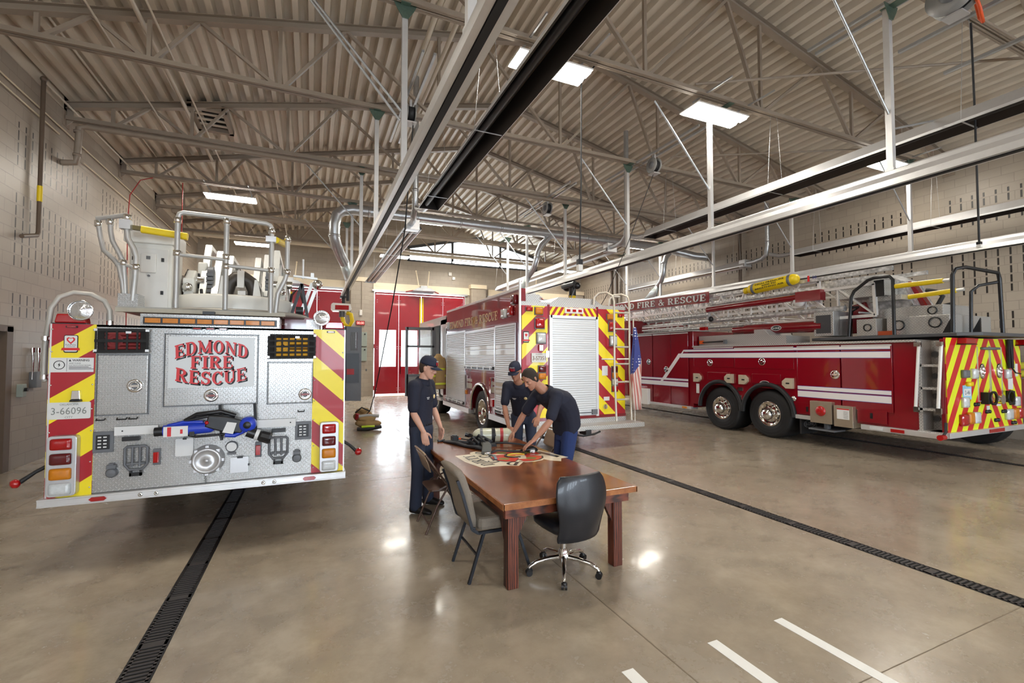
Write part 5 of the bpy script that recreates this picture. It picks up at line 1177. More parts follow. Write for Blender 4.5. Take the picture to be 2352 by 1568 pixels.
mb = MB(); mb.rbox(3.72, 3.84, Y2-.018, Y2-.012, 2.08, 2.30, .015); mb.rbox(3.73, 3.83, Y2-.02, Y2-.018, 2.1, 2.28, .012, 1); mb.prism([(3.70, 2.11), (3.86, 2.11), (3.85, 2.14), (3.71, 2.14)], 'y', Y2-.022, Y2-.019, 2); mb.prism([(3.78, 2.19), (3.81, 2.23), (3.795, 2.25), (3.765, 2.25), (3.75, 2.23)], 'y', Y2-.022, Y2-.02, 2); mb.build('app_sticker', [INK, LWHITE, LRD], t2)
boxes('sticker', LWHITE, t2, ((5.52, 5.66, Y2-.018, Y2-.012, 1.42, 1.62), (5.56, 5.7, Y2-.018, Y2-.012, .9, .98)))
mb = MB(); mb.cyl((5.58, Y2-.05, .78), (5.58, Y2-.012, .78), .05, n=14); mb.build('inlet', CHROME, t2)
for a in ((4.15, 4.23, 1.95), ): mb = MB(); mb.box(4.2, 4.26, Y2-.05, Y2-.012, 1.80, 1.92); mb.build('door_latch', CHROME, t2)
mb = MB(); mb.box(X2, 6.28, Y2-.42, Y2, .38, .47); mb.box(X2, 6.12, Y2-.02, Y2, .46, .56); mb.build('rear_step', DIAB, t2, bevel=.01)
mb = MB(); mb.box(4.85, 4.97, Y2-.44, Y2-.2, .30, .40); mb.tube([(4.6, Y2-.4, .33), (4.8, Y2-.42, .29), (5.05, Y2-.42, .31), (5.2, Y2-.4, .35)], .02, 8); mb.build('hitch', BLACKM, t2)
mb = MB(); mb.box(X2, 6.12, Y2, Y2+.03, 2.8, 2.88); mb.build('top_rail', DIAB, t2)
mb = MB(); mb.box(X2+.14, 4.1, Y2+.04, Y2+1.2, 2.84, 3.03); mb.build('top_box', DIAB, t2)
mb = MB(); mb.prism([(4.3, 2.84), (4.6, 3.02), (5.45, 3.02), (5.75, 2.84)], 'y', Y2+.15, Y2+2); mb.build('top_box', DIAB, t2)
mb = MB(); mb.cyl((4.0, 9.0, 3.05), (4.5, 9.3, 3.05), .08, n=12); mb.build('roof_gear', GREY, t2)
# rear ladder
LAD = mat('ladder_tube', (206, 198, 184), .35, .4)
for x, zt in ((5.70, 3.12), (6.08, 3.10)):
    mb = MB(); y = Y2-.2; mb.tube([(x, y-.05, .5), (x, y, 1.5), (x, y, 2.95), (x-.02, y+.03, 3.07), (x-.08, y+.15, zt+.03), (x-.2, y+.25, zt+.02), (x-.28, y+.3, zt-.07), (x-.3, y+.3, 2.85)], .022, 10); mb.build('ladder_rail', LAD, t2)
for z in (2.72, 2.38, 2.01, 1.66, 1.29, .93):
    mb = MB(); mb.cyl((5.70, Y2-.2, z), (6.08, Y2-.2, z), .018, n=8); mb.build('ladder_rung', LAD, t2)
for x in (5.6, 5.98): mb = MB(); mb.cyl((x-.15, Y2-.1, 1.76), (x+.1, Y2-.2, 1.76), .016, n=8); mb.build('ladder_standoff', LAD, t2)
# cab with open door
CABW = mat('cab_silver', (212, 212, 210), .25, .2, coat=.5, var=.03)
mb = MB(); mb.rbox(X2+.02, 6.1, 13.3, 13.9, .6, 3.04, .1, 0, 'y'); mb.rbox(X2+.02, 6.1, 15.2, 17, .6, 2.95, .12, 0, 'y'); mb.box(X2+.3, 6.1, 13.3, 17, .6, 2.9, 1); mb.box(X2+.02, 6.1, 13.3, 16.9, 2.8, 3.05); mb.box(X2, X2+.1, 13.12, 13.5, .5, 1.6, 2); mb.box(X2-.05, X2+.4, 13.6, 15.3, .48, .56); mb.build('cab', [CABW, BLACKP, REDT], t2)  # black inner box stands in for the shaded interior behind the open door
mb = MB(); DF = GREY
for a in ((2.62, 2.70, .62, 2.72), (3.44, 3.55, .62, 2.72), (2.66, 3.5, 2.64, 2.72), (2.66, 3.5, 2.1, 2.16), (2.66, 3.5, .62, 1.28), (3.02, 3.06, 2.16, 2.66)): mb.box(a[0], a[1], 14.0, 14.06, a[2], a[3])
cd = mb.build('cab_door', DF, t2, 'grey cab door standing open')
mb = MB(); mb.box(2.7, 3.44, 14.02, 14.03, 1.28, 2.64); mb.build('window_pane', GLASS, cd)
mb = MB(); mb.box(2.72, 3.3, 13.97, 14.0, .75, 1.2); mb.beam((3.0, 13.96, 1.2), (3.3, 13.96, 1.3), .03, .04); mb.build('door_lining', mat('lining_grey', (138, 138, 136), .5), cd)
# jacket hung on the cab corner
COAT = mat('coat_tan', (168, 138, 92), .8, var=.15, vs=8, bmp=.3, bs=40)
tj = thing('turnout_coat', 'tan turnout coat with yellow reflective bands hanging by the cab door', 'coat', (3.5, 13.35, .95))
mb = MB(); mb.loft([((3.45, 13.3, 1.9), (.05, 0, 0), (0, .05, 0)), ((3.46, 13.3, 1.8), (.14, 0, 0), (0, .1, 0)), ((3.46, 13.3, 1.5), (.2, 0, 0), (0, .13, 0)), ((3.47, 13.3, 1.1), (.22, 0, 0), (0, .14, 0)), ((3.48, 13.3, .86), (.2, 0, 0), (0, .12, 0))], 16)
mb.tube([(3.36, 13.25, 1.78), (3.27, 13.2, 1.5), (3.26, 13.2, 1.1), (3.28, 13.2, .98)], [.07, .08, .08, .07], 10); mb.tube([(3.58, 13.3, 1.78), (3.66, 13.3, 1.5), (3.66, 13.3, 1.05)], .075, 10)
mb.build('coat', COAT, tj, remesh=.02, smoothit=4)
RB = mat('reflective_yellow', (206, 214, 60), .4, var=.05)
for z, w in ((1.45, .21), (1.02, .235)):
    mb = MB(); mb.lathe([(w, -.03), (w+.004, 0), (w, .03)], (3.465, 13.3, z), 'z', 24); mb.xf(Matrix.Translation((0, 13.3, 0)) @ Matrix.Diagonal((1, .68, 1, 1)) @ Matrix.Translation((0, -13.3, 0))); mb.build('reflective_band', RB, tj)
for x, y, z in ((3.26, 13.2, 1.25), (3.66, 13.3, 1.25)): mb = MB(); mb.lathe([(.088, -.03), (.088, .03)], (x, y, z), 'z', 14); mb.build('sleeve_band', RB, tj)
# flag on the ladder
tf = thing('flag', 'faded american flag hanging furled beside the rear ladder', 'flag', (6.25, 7.7, .7))
def m_flag():
    m, nt, b = _new('flag_cloth'); t = nt.nodes.new('ShaderNodeTexCoord'); s = nt.nodes.new('ShaderNodeSeparateXYZ'); nt.links.new(t.outputs['Object'], s.inputs[0])
    x = s.outputs[0]; z = s.outputs[2]; f = mth(nt, 'FRACT', mth(nt, 'MULTIPLY', mth(nt, 'ADD', x, mth(nt, 'MULTIPLY', z, .12)), 1/.062))
    st = mixc(nt, mth(nt, 'LESS_THAN', f, .5), lin((214, 198, 188)), lin((186, 112, 104)))
    vo = nt.nodes.new('ShaderNodeTexVoronoi'); nt.links.new(t.outputs['Object'], vo.inputs['Vector']); vo.inputs['Scale'].default_value = 17; vo.inputs['Randomness'].default_value = .2
    can = mixc(nt, mth(nt, 'LESS_THAN', vo.outputs['Distance'], .3), lin((58, 66, 130)), lin((220, 220, 226)))
    c = mixc(nt, mth(nt, 'GREATER_THAN', mth(nt, 'SUBTRACT', z, mth(nt, 'MULTIPLY', x, 1.2)), .98), st, can)
    nt.links.new(c, b.inputs['Base Color']); b.inputs['Roughness'].default_value = .85; return m
mb = MB(); rings = []
for i in range(13):
    z = 2.42-i*.142; w = .03+.085*min(1, i/5)*(1 if i < 11 else .75); rings.append((Vector((6.15+.02*math.sin(i*.5)+.004*i, 7.66, z)), w, i))
vs = []; nn = 28
for c, w, i in rings:
    for k in range(nn):
        a = 2*PI*k/nn; rr = 1+.22*math.sin(5*a+i*.2); vs.append(c+Vector((w*rr*math.cos(a), w*.55*rr*math.sin(a), 0)))
mb.add(vs, [(i*nn+k, i*nn+(k+1) % nn, (i+1)*nn+(k+1) % nn, (i+1)*nn+k) for i in range(12) for k in range(nn)]+[list(range(nn)), [12*nn+k for k in range(nn)]], 0, True)
mb.build('cloth', m_flag(), tf); mb = MB(); mb.cyl((6.18, 7.72, .47), (6.16, 7.72, 2.6), .014, n=8); mb.build('pole', LAD, tf)
# ------------------------------------------------------------------ right ladder truck
X3, Y3 = 9.4, 4.0
t3 = thing('ladder_truck', 'long red ladder truck at right with tandem rear wheels and white stripes', 'fire engine', (10.6, 8, 0))
mb = MB(); mb.box(X3+.02, 12, 9.32, 11.85, .45, 2.5); mb.box(X3+.5, 11.5, 6, 9.4, .5, 2.08); mb.box(X3+.02, 11.98, 4.34, 6.42, .56, 2.06); mb.box(X3+.6, 12, 4.0, 4.4, .56, 2.08); mb.box(X3+.02, 12, 6.42, 9.32, 1.1, 2.06)
mb.build('body', REDT, t3, bevel=.01)
mb = MB(); mb.box(X3+.0, 12, 12, 15.6, .55, 3.0); mb.build('cab', REDT, t3, bevel=.08)
mb = MB(); archpanel(mb, X3-.0, X3+.02, 7.12, .62, 6.42, 7.78, 2.06, .56); archpanel(mb, X3, X3+.02, 8.42, .62, 7.78, 9.32, 2.06, .56); mb.build('wheel_panel', REDT, t3)
for yc in (7.12, 8.42):
    mb = MB(); mb.tube([(X3-.03, yc-.63*math.cos(PI*i/20), .53+.66*math.sin(PI*i/20)) for i in range(21)], .05, 8); mb.build('mudguard', BLACKR, t3)
    wheel(t3, X3+.04, yc, -1, .53, .6, .27, .02); wheel(t3, 12.0, yc, 1, .53, .6, .27, .02)
    mb = MB(); mb.lathe([(.135, 0), (.13, -.1), (.1, -.13), (.06, -.16), (0, -.165)], (X3+.03, yc, .53), 'x', 20); mb.build('hub', CHROME, t3)
wheel(t3, X3+.1, 13.9, -1)
def door3(y0, y1, z0, z1, lat=None, nm='compartment_door'):
    mb = MB(); mb.box(X3-.012, X3+.0, y0, y1, z0, z1); d = mb.build(nm, REDT, t3, bevel=.004)
    mb = MB(); mb.box(X3-.02, X3-.004, y0, y1, z1, z1+.03); mb.build('door_trim', ALU, d)
    if lat:
        y, z = lat; mb = MB(); mb.lathe([(0, -.02), (.03, -.026), (.05, -.01), (.07, -.018), (.085, -.012), (.085, 0)], (X3-.012, y, z), 'x', 24); mb.box(X3-.045, X3-.02, y-.045, y+.045, z-.015, z+.015); mb.build('latch', CHROME, d)
    return d
DS = [(4.70, 5.54, .82, 2.0, (5.66-.0, 1.46)), (5.57, 6.42, .85, 2.0, None), (6.5, 7.98, 1.54, 2.0, (7.24, 1.70)), (8.02, 9.27, 1.56, 2.02, (8.72, 1.66)), (9.47, 10.12, .5, 2.45, None), (10.14, 10.86, .45, 2.45, (10.3, 1.45)), (10.9, 11.8, .42, 2.45, (11.05, 1.66))]
for y0, y1, z0, z1, la in DS: door3(y0, y1, z0, z1, la)
for ya, yb, a, b in ((4.72, 6.42, 1.95, 2.0), (4.72, 6.42, 1.79, 1.9), (6.42, 9.6, 1.95, 2.0), (6.42, 9.75, 1.79, 1.9), (4.72, 6.42, 1.13, 1.2), (4.72, 6.42, .98, 1.1), (9.47, 11.8, 1.15, 1.2), (9.47, 11.8, .99, 1.11)):
    mb = MB(); mb.box(X3-.0145, X3-.0125, ya, yb, a, b); mb.box(X3-.0138, X3-.012, ya, yb, a-.008, b+.008, 1); mb.build('stripe', [STRW, mat('stripe_blue', (60, 60, 150), .4, var=0)], t3)
mb = MB()
for o, w in ((0, .05), (.14, .1)):
    mb.prism([(9.58+o, 2.0-(o > 0)*.1), (9.58+o+w, 2.0-(o > 0)*.1), (10.32+o+w, 1.2-(o > 0)*.1), (10.32+o, 1.2-(o > 0)*.1)], 'x', X3-.015, X3-.012)
mb.build('stripe', STRW, t3)
mb = MB(); mb.box(X3-.03, X3+.6, 4.34, 9.3, 2.06, 2.10); mb.box(X3-.03, X3+.6, 9.3, 11.85, 2.5, 2.53); mb.box(X3+.2, 10.4, 7.6, 9.28, 2.1, 2.36); mb.prism([(6.8, 2.1), (7.6, 2.1), (7.6, 2.45), (7.35, 2.45), (7.2, 2.3), (6.8, 2.28)], 'x', X3+.2, 10.4); mb.build('top_trim', DIAB, t3)
boxes('rub_rail', ALU, t3, ((X3-.06, X3+.2, 4.0, 5.2, .47, .56), (X3-.06, X3+.2, 5.9, 6.45, .52, .6), (X3-.05, X3+.2, 9.35, 11.2, .40, .47)), .004)
for y, m in ((4.95, LCLR), (4.62, LRED)): mb = MB(); mb.box(X3-.075, X3-.06, y-.1, y+.1, .49, .545); mb.build('rail_lamp', m, t3)
mb = MB(); mb.box(X3-.07, X3-.05, 9.5, 9.65, .41, .46); mb.build('rail_lamp', LAMB, t3)
# outrigger boxes, covers, badges
STN = mat('stainless', (190, 178, 158), .3, .7)
for y0, y1, z0, z1, red, lab in ((5.68, 6.1, .49, .92, 1, 0), (5.3, 5.64, .47, .87, 0, 1), (11.0, 11.8, .38, .85, 1, 0)):
    mb = MB(); mb.box(X3-.12, X3+.3, y0, y1, z0, z1); o = mb.build('outrigger_box', STN if y0 < 10 else WHITE, t3, bevel=.006)
    if red: mb = MB(); mb.lathe([(0, -.04), (.07, -.035), (.1, -.01), (.1, 0)], (X3-.12, (y0+y1)/2+(.15 if y0 > 10 else 0), z0+.24), 'x', 24); mb.build('red_reflector', LRED, o)
    if lab:
        mb = MB(); mb.box(X3-.124, X3-.12, y0+.06, y1-.06, .62, .82, 0); mb.box(X3-.126, X3-.124, y0+.06, y1-.06, .80, .82, 1)
        for k in range(5): mb.box(X3-.126, X3-.124, y0+.08, y0+.16, .65+k*.028, .655+k*.028, 2)
        mb.build('label', [LWHITE, LRD, INK], o)
mb = MB(); mb.cyl((X3+.1, 5.9, .47), (X3+.1, 5.9, .37), .06, n=10); mb.box(X3-.1, X3+.25, 5.65, 6.15, .34, .37); mb.build('outrigger_foot', GREY, t3)
for yc, zc, s in ((9.13, 1.26, 1), (8.13, 1.28, -1), (7.72, 1.27, 1), (6.62, 1.24, -1)):
    mb = MB(); a = [(yc-s*-.12, zc-.11), (yc-s*-.12, zc+.11), (yc-s*.04, zc+.11), (yc-s*.12, zc+.04), (yc-s*.12, zc-.04), (yc-s*.04, zc-.11)]
    mb.prism(a, 'x', X3-.06, X3, 0); mb.box(X3-.066, X3-.06, yc-.05, yc+.03, zc-.015, zc+.015, 1); mb.build('scba_cover', [mat('cover_beige', (200, 186, 162), .4, .2), BLACKP], t3, bevel=.008)
def eone(t, x, y, z, w, h, dark=True):
    mb = MB(); mb.lathe([(0, 0), (1, 0)], (0, 0, 0), 'x', 28); mb.xf(Matrix.Translation((x, y, z)) @ Matrix.Diagonal((1, w, h, 1))); k = len(mb.v); mb.lathe([(.86, -.001), (1, -.001)], (0, 0, 0), 'x', 28, 1); mb.xf(Matrix.Translation((x, y, z)) @ Matrix.Diagonal((1, w, h, 1)), k)
    text(mb, 'E-ONE', (x-.001, y, z), (0, -1, 0), (0, 0, 1), h*.7, 1, .001, width=w*1.35, bold=.03); mb.build('badge', [INK, LWHITE], t)
boxes('hatch', REDT, t3, ((X3-.02, X3, 6.8, 7.5, 1.2, 1.42), (X3-.02, X3, 8.1, 8.8, 1.22, 1.42), (X3-.02, X3, 6.05, 6.42, .62, .86), (X3-.02, X3, 4.8, 5.28, .6, .84)), .005); eone(t3, X3-.022, 7.18, 1.22, .12, .05)
boxes('hatch_latch', BLACKP, t3, ((X3-.03, X3-.02, 6.2, 6.24, .68, .78), (X3-.03, X3-.02, 5.02, 5.06, .68, .78)))
mb = MB(); mb.box(X3-.02, X3, 7.76, 7.9, 1.0, 1.08); mb.box(X3-.02, X3, 7.80, 7.86, .78, .9); mb.lathe([(0, -.03), (.05, -.025), (.06, 0)], (X3, 6.52, .92), 'x', 18); mb.build('side_fitting', CHROME, t3)
mb = MB(); mb.box(X3-.003, X3-.001, 9.1, 9.2, .85, 1.1); mb.build('sticker', LWHITE, t3)
mb = MB(); mb.box(X3-.0, X3+.5, 6.36, 6.40, .2, .56); mf = mb.build('mud_flap', BLACKR, t3)
mb = MB(); text(mb, 'E-ONE', (X3+.25, 6.355, .40), (1, 0, 0), (0, 0, 1), .07, 0, .002, width=.26, bold=.03); mb.lathe([(.86, 0), (1, 0)], (0, 0, 0), 'y', 28) ; n = len(mb.v)-56; mb.xf(Matrix.Translation((X3+.25, 6.352, .40)) @ Matrix.Diagonal((.19, 1, .085, 1)), n); mb.build('badge', GREY, mf)
# stair recess at the rear corner
mb = MB(); mb.box(X3+.32, X3+.62, 4.02, 4.34, .56, 2.08); mb.box(X3, X3+.6, 4.28, 4.335, .56, 2.08)
for z in (1.68, 1.30, .95): mb.box(X3+.0, X3+.4, 4.04, 4.3, z-.04, z)
mb.box(X3-.04, X3+.6, 3.98, 4.34, .5, .58); mb.build('stairs', DIAB, t3)
for z in (1.85, 1.48, 1.14, .76):
    for y, r in ((4.24, .06), (4.1, .045)): mb = MB(); mb.lathe([(r, -.006), (r, .01)], (X3+(.31 if y < 4.2 else .31), y, z), 'x', 18, 0); mb.lathe([(0, 0), (r*.8, 0)], (X3+.31, y, z), 'x', 18, 1); mb.build('speaker_port', [BLACKP, GREY], t3)
for y, dx in ((4.32, -.04), (4.02, -.04)):
    mb = MB(); mb.cyl((X3+dx+.02, y-.02, 2.0), (X3+dx-.02, y+.03, .95), .024, n=10); mb.build('grab_bar', WHITE, t3); mb = MB(); mb.box(X3+dx-.03, X3+dx+.06, y-.04, y+.03, 1.98, 2.05); mb.box(X3+dx-.05, X3+dx+.06, y-.02, y+.05, .88, .97); mb.build('bar_bracket', CHROME, t3)
mb = MB(); mb.box(X3, X3+.3, 3.98, 4.03, .56, 2.1); mb.build('corner_post', REDT, t3)
# rear face chevron
CHEV3 = m_stripe('chevron_rear_right', 10.85-10.6, 1.55, .54, .1, (228, 236, 30), (200, 32, 34), .5)
mb = MB(); mb.box(X3+.04, 12.02, Y3-.03, Y3, .58, 2.12); rp = mb.build('chevron_panel', CHEV3, t3)
mb = MB(); mb.box(X3-.02, 12.05, Y3-.08, Y3+.2, .49, .58); mb.build('bumper', ALU, t3, bevel=.006)
for x, w in ((10.9, .26), ): mb = MB(); mb.box(x-w, x+w, Y3-.09, Y3-.08, .505, .565); mb.build('bumper_lamp', LRED, t3)
yy = Y3-.03
mb = MB()
for a in ((10.42, 10.44, 1.05, 1.98), (10.83, 10.845, 1.05, 2.0), (10.87, 10.885, 1.05, 2.0), (11.26, 11.28, 1.05, 1.98)): mb.box(a[0], a[1], yy-.012, yy, a[2], a[3])
mb.box(10.42, 11.28, yy-.008, yy, 1.04, 1.055); mb.build('door_trim', ALU, t3)
for x, z, w, h, m in ((9.9, .76, .12, .10, LRED), (10.1, .78, .09, .1, LAMB), (10.3, .78, .1, .1, LCLR), (11.45, .78, .12, .1, LCLR), (11.68, .78, .09, .1, LAMB), (11.88, .78, .1, .1, LRED), (10.28, 1.52, .09, .09, LCLR), (11.45, 1.5, .09, .09, LCLR), (9.95, 1.05, .09, .09, LCLR), (11.75, 1.0, .09, .09, LCLR), (10.1, 1.35, .08, .04, YEL), (9.98, 1.52, .1, .07, GREY), (10.85, 1.95, .3, .025, GREY)):
    mb = MB(); mb.loft([((x, yy, z), (w, 0, 0), (0, 0, h)), ((x, yy-.05, z), (w*.93, 0, 0), (0, 0, h*.93)), ((x, yy-.06, z), (w*.5, 0, 0), (0, 0, h*.5))], 20, pw=7); mb.build('rear_lamp', m, t3)
for x in (10.55, 11.15): mb = MB(); mb.lathe([(.1, 0), (.1, -.03), (.075, -.04), (.07, -.015), (0, -.015)], (0, 0, 0), 'y', 20); mb.box(-.05, .05, -.05, -.01, -.015, .015); mb.xf(Matrix.Translation((x, yy, 1.56)) @ Matrix.Diagonal((.75, 1, 1.3, 1))); mb.build('latch', CHROME, t3)
beacon(t3, 9.95, Y3-.1, 2.02, .17, .1); beacon(t3, 11.98, Y3-.1, 2.02, .15, .1)
mb = MB(); mb.box(9.92, 10.2, yy-.006, yy, 1.09, 1.33); lp = mb.build('licence_plate', mat('plate_blue', (150, 200, 226), .4, var=.25, vs=20), t3); mb = MB(); mb.box(9.95, 10.17, yy-.008, yy-.006, 1.15, 1.27); mb.build('plate_field', LWHITE, lp); mb = MB(); text(mb, '2-46', (10.06, yy-.008, 1.21), (1, 0, 0), (0, 0, 1), .07, 0, .002, width=.16); mb.build('plate_text', mat('plate_dark', (60, 80, 100), .5, var=0), lp)
boxes('label', LWHITE, t3, ((11.5, 11.68, yy-.006, yy, 1.22, 1.42), (11.78, 11.88, yy-.006, yy, 1.45, 1.68), (10.7, 10.8, yy-.006, yy, .86, .96), (11.05, 11.2, yy-.006, yy, .94, 1.02)))
for x in (10.68, 11.3):
    mb = MB(); mb.lathe([(.09, -.015), (.12, -.02), (.12, .01), (.09, .01), (.09, -.015)], (x, yy-.1, 1.1), 'z' if 0 else 'y', 24); mb.box(x-.17, x-.1, yy-.1, yy, 1.0, 1.2) if x < 11 else mb.box(x+.1, x+.17, yy-.1, yy, 1.0, 1.2); mb.build('tow_eye', BLACKM, t3)
mb = MB(); mb.cyl((10.98, yy-.12, 1.07), (10.98, yy, 1.07), .085, n=16); mb.cyl((10.88, yy-.1, 1.1), (10.88, yy, 1.1), .04, n=10); mb.build('intake_cap', CHROME, t3)
for x, z in ((10.3, 1.0), (10.68, .86), (11.25, .84), (11.55, .97), (10.98, .7), (11.6, .62)): mb = MB(); mb.lathe([(0, -.04), (.03, -.03), (.035, 0)], (x, yy, z), 'y', 10); mb.lathe([(0, -.04), (.03, -.03), (.035, 0)], (x+.09, yy, z), 'y', 10); mb.build('valve_knob', BLACKP, t3)
mb = MB(); mb.tube([(11.5, yy-.05, 2.1), (11.52, yy-.06, 1.6), (11.6, yy-.07, 1.52), (11.8, yy-.07, 1.5)], .012, 6); mb.box(11.44, 11.62, yy-.05, yy-.03, 1.6, 2.12); mb.build('hanging_strap', BLACKR, t3)
# ladder marker stalk
mb = MB(); mb.tube([(X3-.02, Y3-.03, .74), (X3-.08, Y3-.05, .6), (X3-.2, Y3-.05, .52)], .02, 8); mb.build('marker_stalk', BLACKR, t3); mb = MB(); mb.cyl((X3-.26, Y3-.05, .52), (X3-.14, Y3-.05, .52), .045, n=12); mb.build('marker_lens', LRED, t3)
# --- platform with rails, boxes
PL = mat('platform_grey', (84, 84, 86), .5)
mb = MB(); mb.prism([(9.75, 3.95), (9.95, 3.7), (11.9, 3.7), (12.0, 6.3), (10.0, 6.5), (9.8, 6.2)], 'z', 2.15, 2.21); mb.build('platform', PL, t3, bevel=.01)
def rail3(pts, r=.03): mb = MB(); mb.tube(pts, r, 10); mb.build('platform_rail', BLACKP, t3)
rail3([(9.95, 5.72, 2.2), (9.95, 5.66, 3.0), (9.95, 5.6, 3.12), (9.95, 5.35, 3.3), (9.95, 5.25, 3.33), (9.95, 4.98, 3.32), (9.95, 4.93, 3.25), (9.95, 4.93, 2.2)]); rail3([(10.3, 5.9, 2.2), (10.3, 5.85, 2.75), (10.25, 5.7, 2.82), (10.0, 5.66, 2.8)], .024)
rail3([(9.95, 4.08, 2.2), (9.95, 4.06, 3.2), (9.98, 4.03, 3.3), (10.1, 3.95, 3.32), (10.8, 3.8, 3.25), (10.85, 3.8, 3.15), (10.9, 3.8, 2.2)]); rail3([(10.6, 4.1, 2.2), (10.6, 4.08, 2.95), (10.65, 4.0, 3.05), (10.85, 3.82, 3.1)], .026)
for p in (((9.95, 4.0), (9.95, 4.2)), ((10.9, 3.7), (10.9, 3.9))): mb = MB(); mb.prism([(4.08, 2.2), (4.08, 2.5), (4.22, 2.2)], 'x', p[0][0]-.02, p[0][0]+.02); mb.build('gusset_plate', BLACKP, t3)
for a, b in (((9.97, 4.1, 3.12), (9.97, 4.9, 3.12)), ((10.55, 4.15, 3.0), (10.5, 5.05, 2.95))):
    mb = MB(); A, B = Vector(a), Vector(b); mb.cyl(A+(B-A)*.12, B, .045, n=10); mb.cyl(A, A+(B-A)*.12, .03, n=8, mi=1); mb.build('padded_arm', [YEL, ALU], t3, 'yellow padded safety arm')
def ring_port(x, y, z, r): mb = MB(); mb.lathe([(r, -.012), (r*1.2, -.01), (r*1.2, .01), (r, .01)], (x, y, z), 'x', 22); mb.build('port_ring', BLACKP, t3)
for a in ((9.85, 10.5, 5.95, 6.35, 2.24, 2.75, 0), (10.0, 10.5, 5.25, 5.6, 2.22, 2.55, 1), (10.15, 11.6, 4.2, 5.15, 2.22, 2.55, 1), (10.3, 11.3, 4.35, 5.3, 2.55, 2.75, 1), (10.25, 10.9, 4.95, 5.5, 2.9, 3.0, 1), (10.1, 10.9, 5.15, 6.05, 3.0, 3.3, 1)):
    mb = MB(); mb.box(*a[:6]); mb.build('storage_box', DIAB, t3, bevel=.008)
mb = MB(); mb.box(9.84, 9.852, 6.0, 6.3, 2.3, 2.68); mb.build('mesh_grille', m_stripe('grille', 0, 1.2, .03, 0, (90, 92, 96), (24, 24, 26), .5, mirror=False), t3)
for x, y, z, r in ((9.99, 5.4, 2.38, .06), (10.14, 4.95, 2.40, .08), (10.14, 4.4, 2.42, .08), (10.29, 4.5, 2.65, .06)): ring_port(x, y, z, r)
mb = MB(); mb.box(10.05, 10.2, 5.0, 5.3, 2.22, 2.3); mb.build('wheel_chock', mat('chock_orange', (198, 84, 40), .5), t3)
mb = MB(); mb.prism([(4.75, 2.7), (5.05, 3.3), (5.15, 3.3), (5.5, 2.7)], 'x', 10.8, 11.0); mb.prism([(5.5, 2.3), (5.7, 2.95), (5.95, 2.9), (6.2, 2.3)], 'x', 10.5, 10.7); mb.build('turret', REDT, t3, bevel=.02)
mb = MB(); mb.box(10.09, 10.1, 5.15, 5.32, 2.98, 3.3); mb.build('decal_panel', BLACKP, t3)
mb = MB(); mb.tube([(10.9, 4.7, 2.75), (10.9, 4.6, 2.95), (10.9, 4.7, 3.05), (10.9, 4.85, 3.1)], .04, 8); mb.tube([(10.9, 4.75, 2.75), (10.9, 4.45, 2.8), (10.9, 4.42, 2.7)], .03, 8); mb.build('hydraulic_hose', BLACKR, t3)
# --- aerial ladder lying forward
LS = mat('ladder_silver', (230, 228, 226), .28, .4, var=.15, vs=14)
for x, y0, y1, z, h, n, w in ((10.1, 5.3, 15, 2.62, .62, 14, .07), (10.16, 6.4, 15.4, 2.95, .5, 14, .06), (11.3, 5.3, 15, 2.62, .62, 14, .07), (11.22, 6.4, 15.4, 2.95, .5, 14, .06)):
    mb = lattice(x, y0, y1, z, z-.05, h, h*.9, w, n); mb.build('ladder_rail', LS, t3)
for k in range(22): mb = MB(); mb.cyl((10.1, 5.6+k*.42, 2.7), (11.3, 5.6+k*.42, 2.7), .02, n=6); mb.build('ladder_rung', LS, t3)
for x, z, r, ya, yb in ((10.02, 2.98, .055, 9.3, 15), (10.0, 2.80, .06, 5.8, 15), (10.02, 2.62, .035, 7.6, 15), (10.05, 3.26, .025, 6.6, 9.3)): mb = MB(); mb.cyl((x, ya, z), (x, yb, z-.02), r, n=12); mb.build('waterway_pipe', SWIRL, t3)
mb = MB(); mb.beam((10.1, 5.0, 3.5), (10.1, 16.5, 3.45), .07, .08); mb.beam((11.3, 5.0, 3.5), (11.3, 16.5, 3.45), .07, .08); mb.prism([(4.9, 2.8), (5.1, 3.3), (5.4, 3.48), (6.6, 3.5), (6.6, 3.4), (5.9, 3.0), (5.9, 2.6), (5.2, 2.6)], 'x', 10.55, 11.3); mb.build('base_section', SWIRL, t3)
for k in range(14):
    y = 6.8+k*.36; mb = MB(); mb.beam((10.08, y, 3.45), (10.08, y+.18, 3.05), .03, .03); mb.beam((10.08, y+.18, 3.05), (10.08, y+.36, 3.45), .03, .03); mb.build('ladder_brace', LS, t3)
mb = MB(); mb.cyl((10.0, 9.35, 3.1), (10.0, 6.7, 3.14), .075, n=16); mb.box(9.92, 10.1, 6.25, 6.8, 3.02, 3.25); mb.build('hydraulic_cylinder', REDT, t3); mb = MB(); mb.lathe([(0, -.04), (.12, -.03), (.12, .03)], (9.98, 6.75, 3.05), 'x', 20); mb.build('sheave', LWHITE, t3)
mb = MB(); mb.cyl((9.95, 8.45, 2.48), (9.95, 8.1, 2.48), .09, n=16); mb.cyl((9.95, 8.1, 2.48), (9.95, 6.2, 2.46), .125, n=20); cyl = mb.build('lift_cylinder', REDT, t3); eone(cyl, 9.823, 7.2, 2.47, .13, .06)
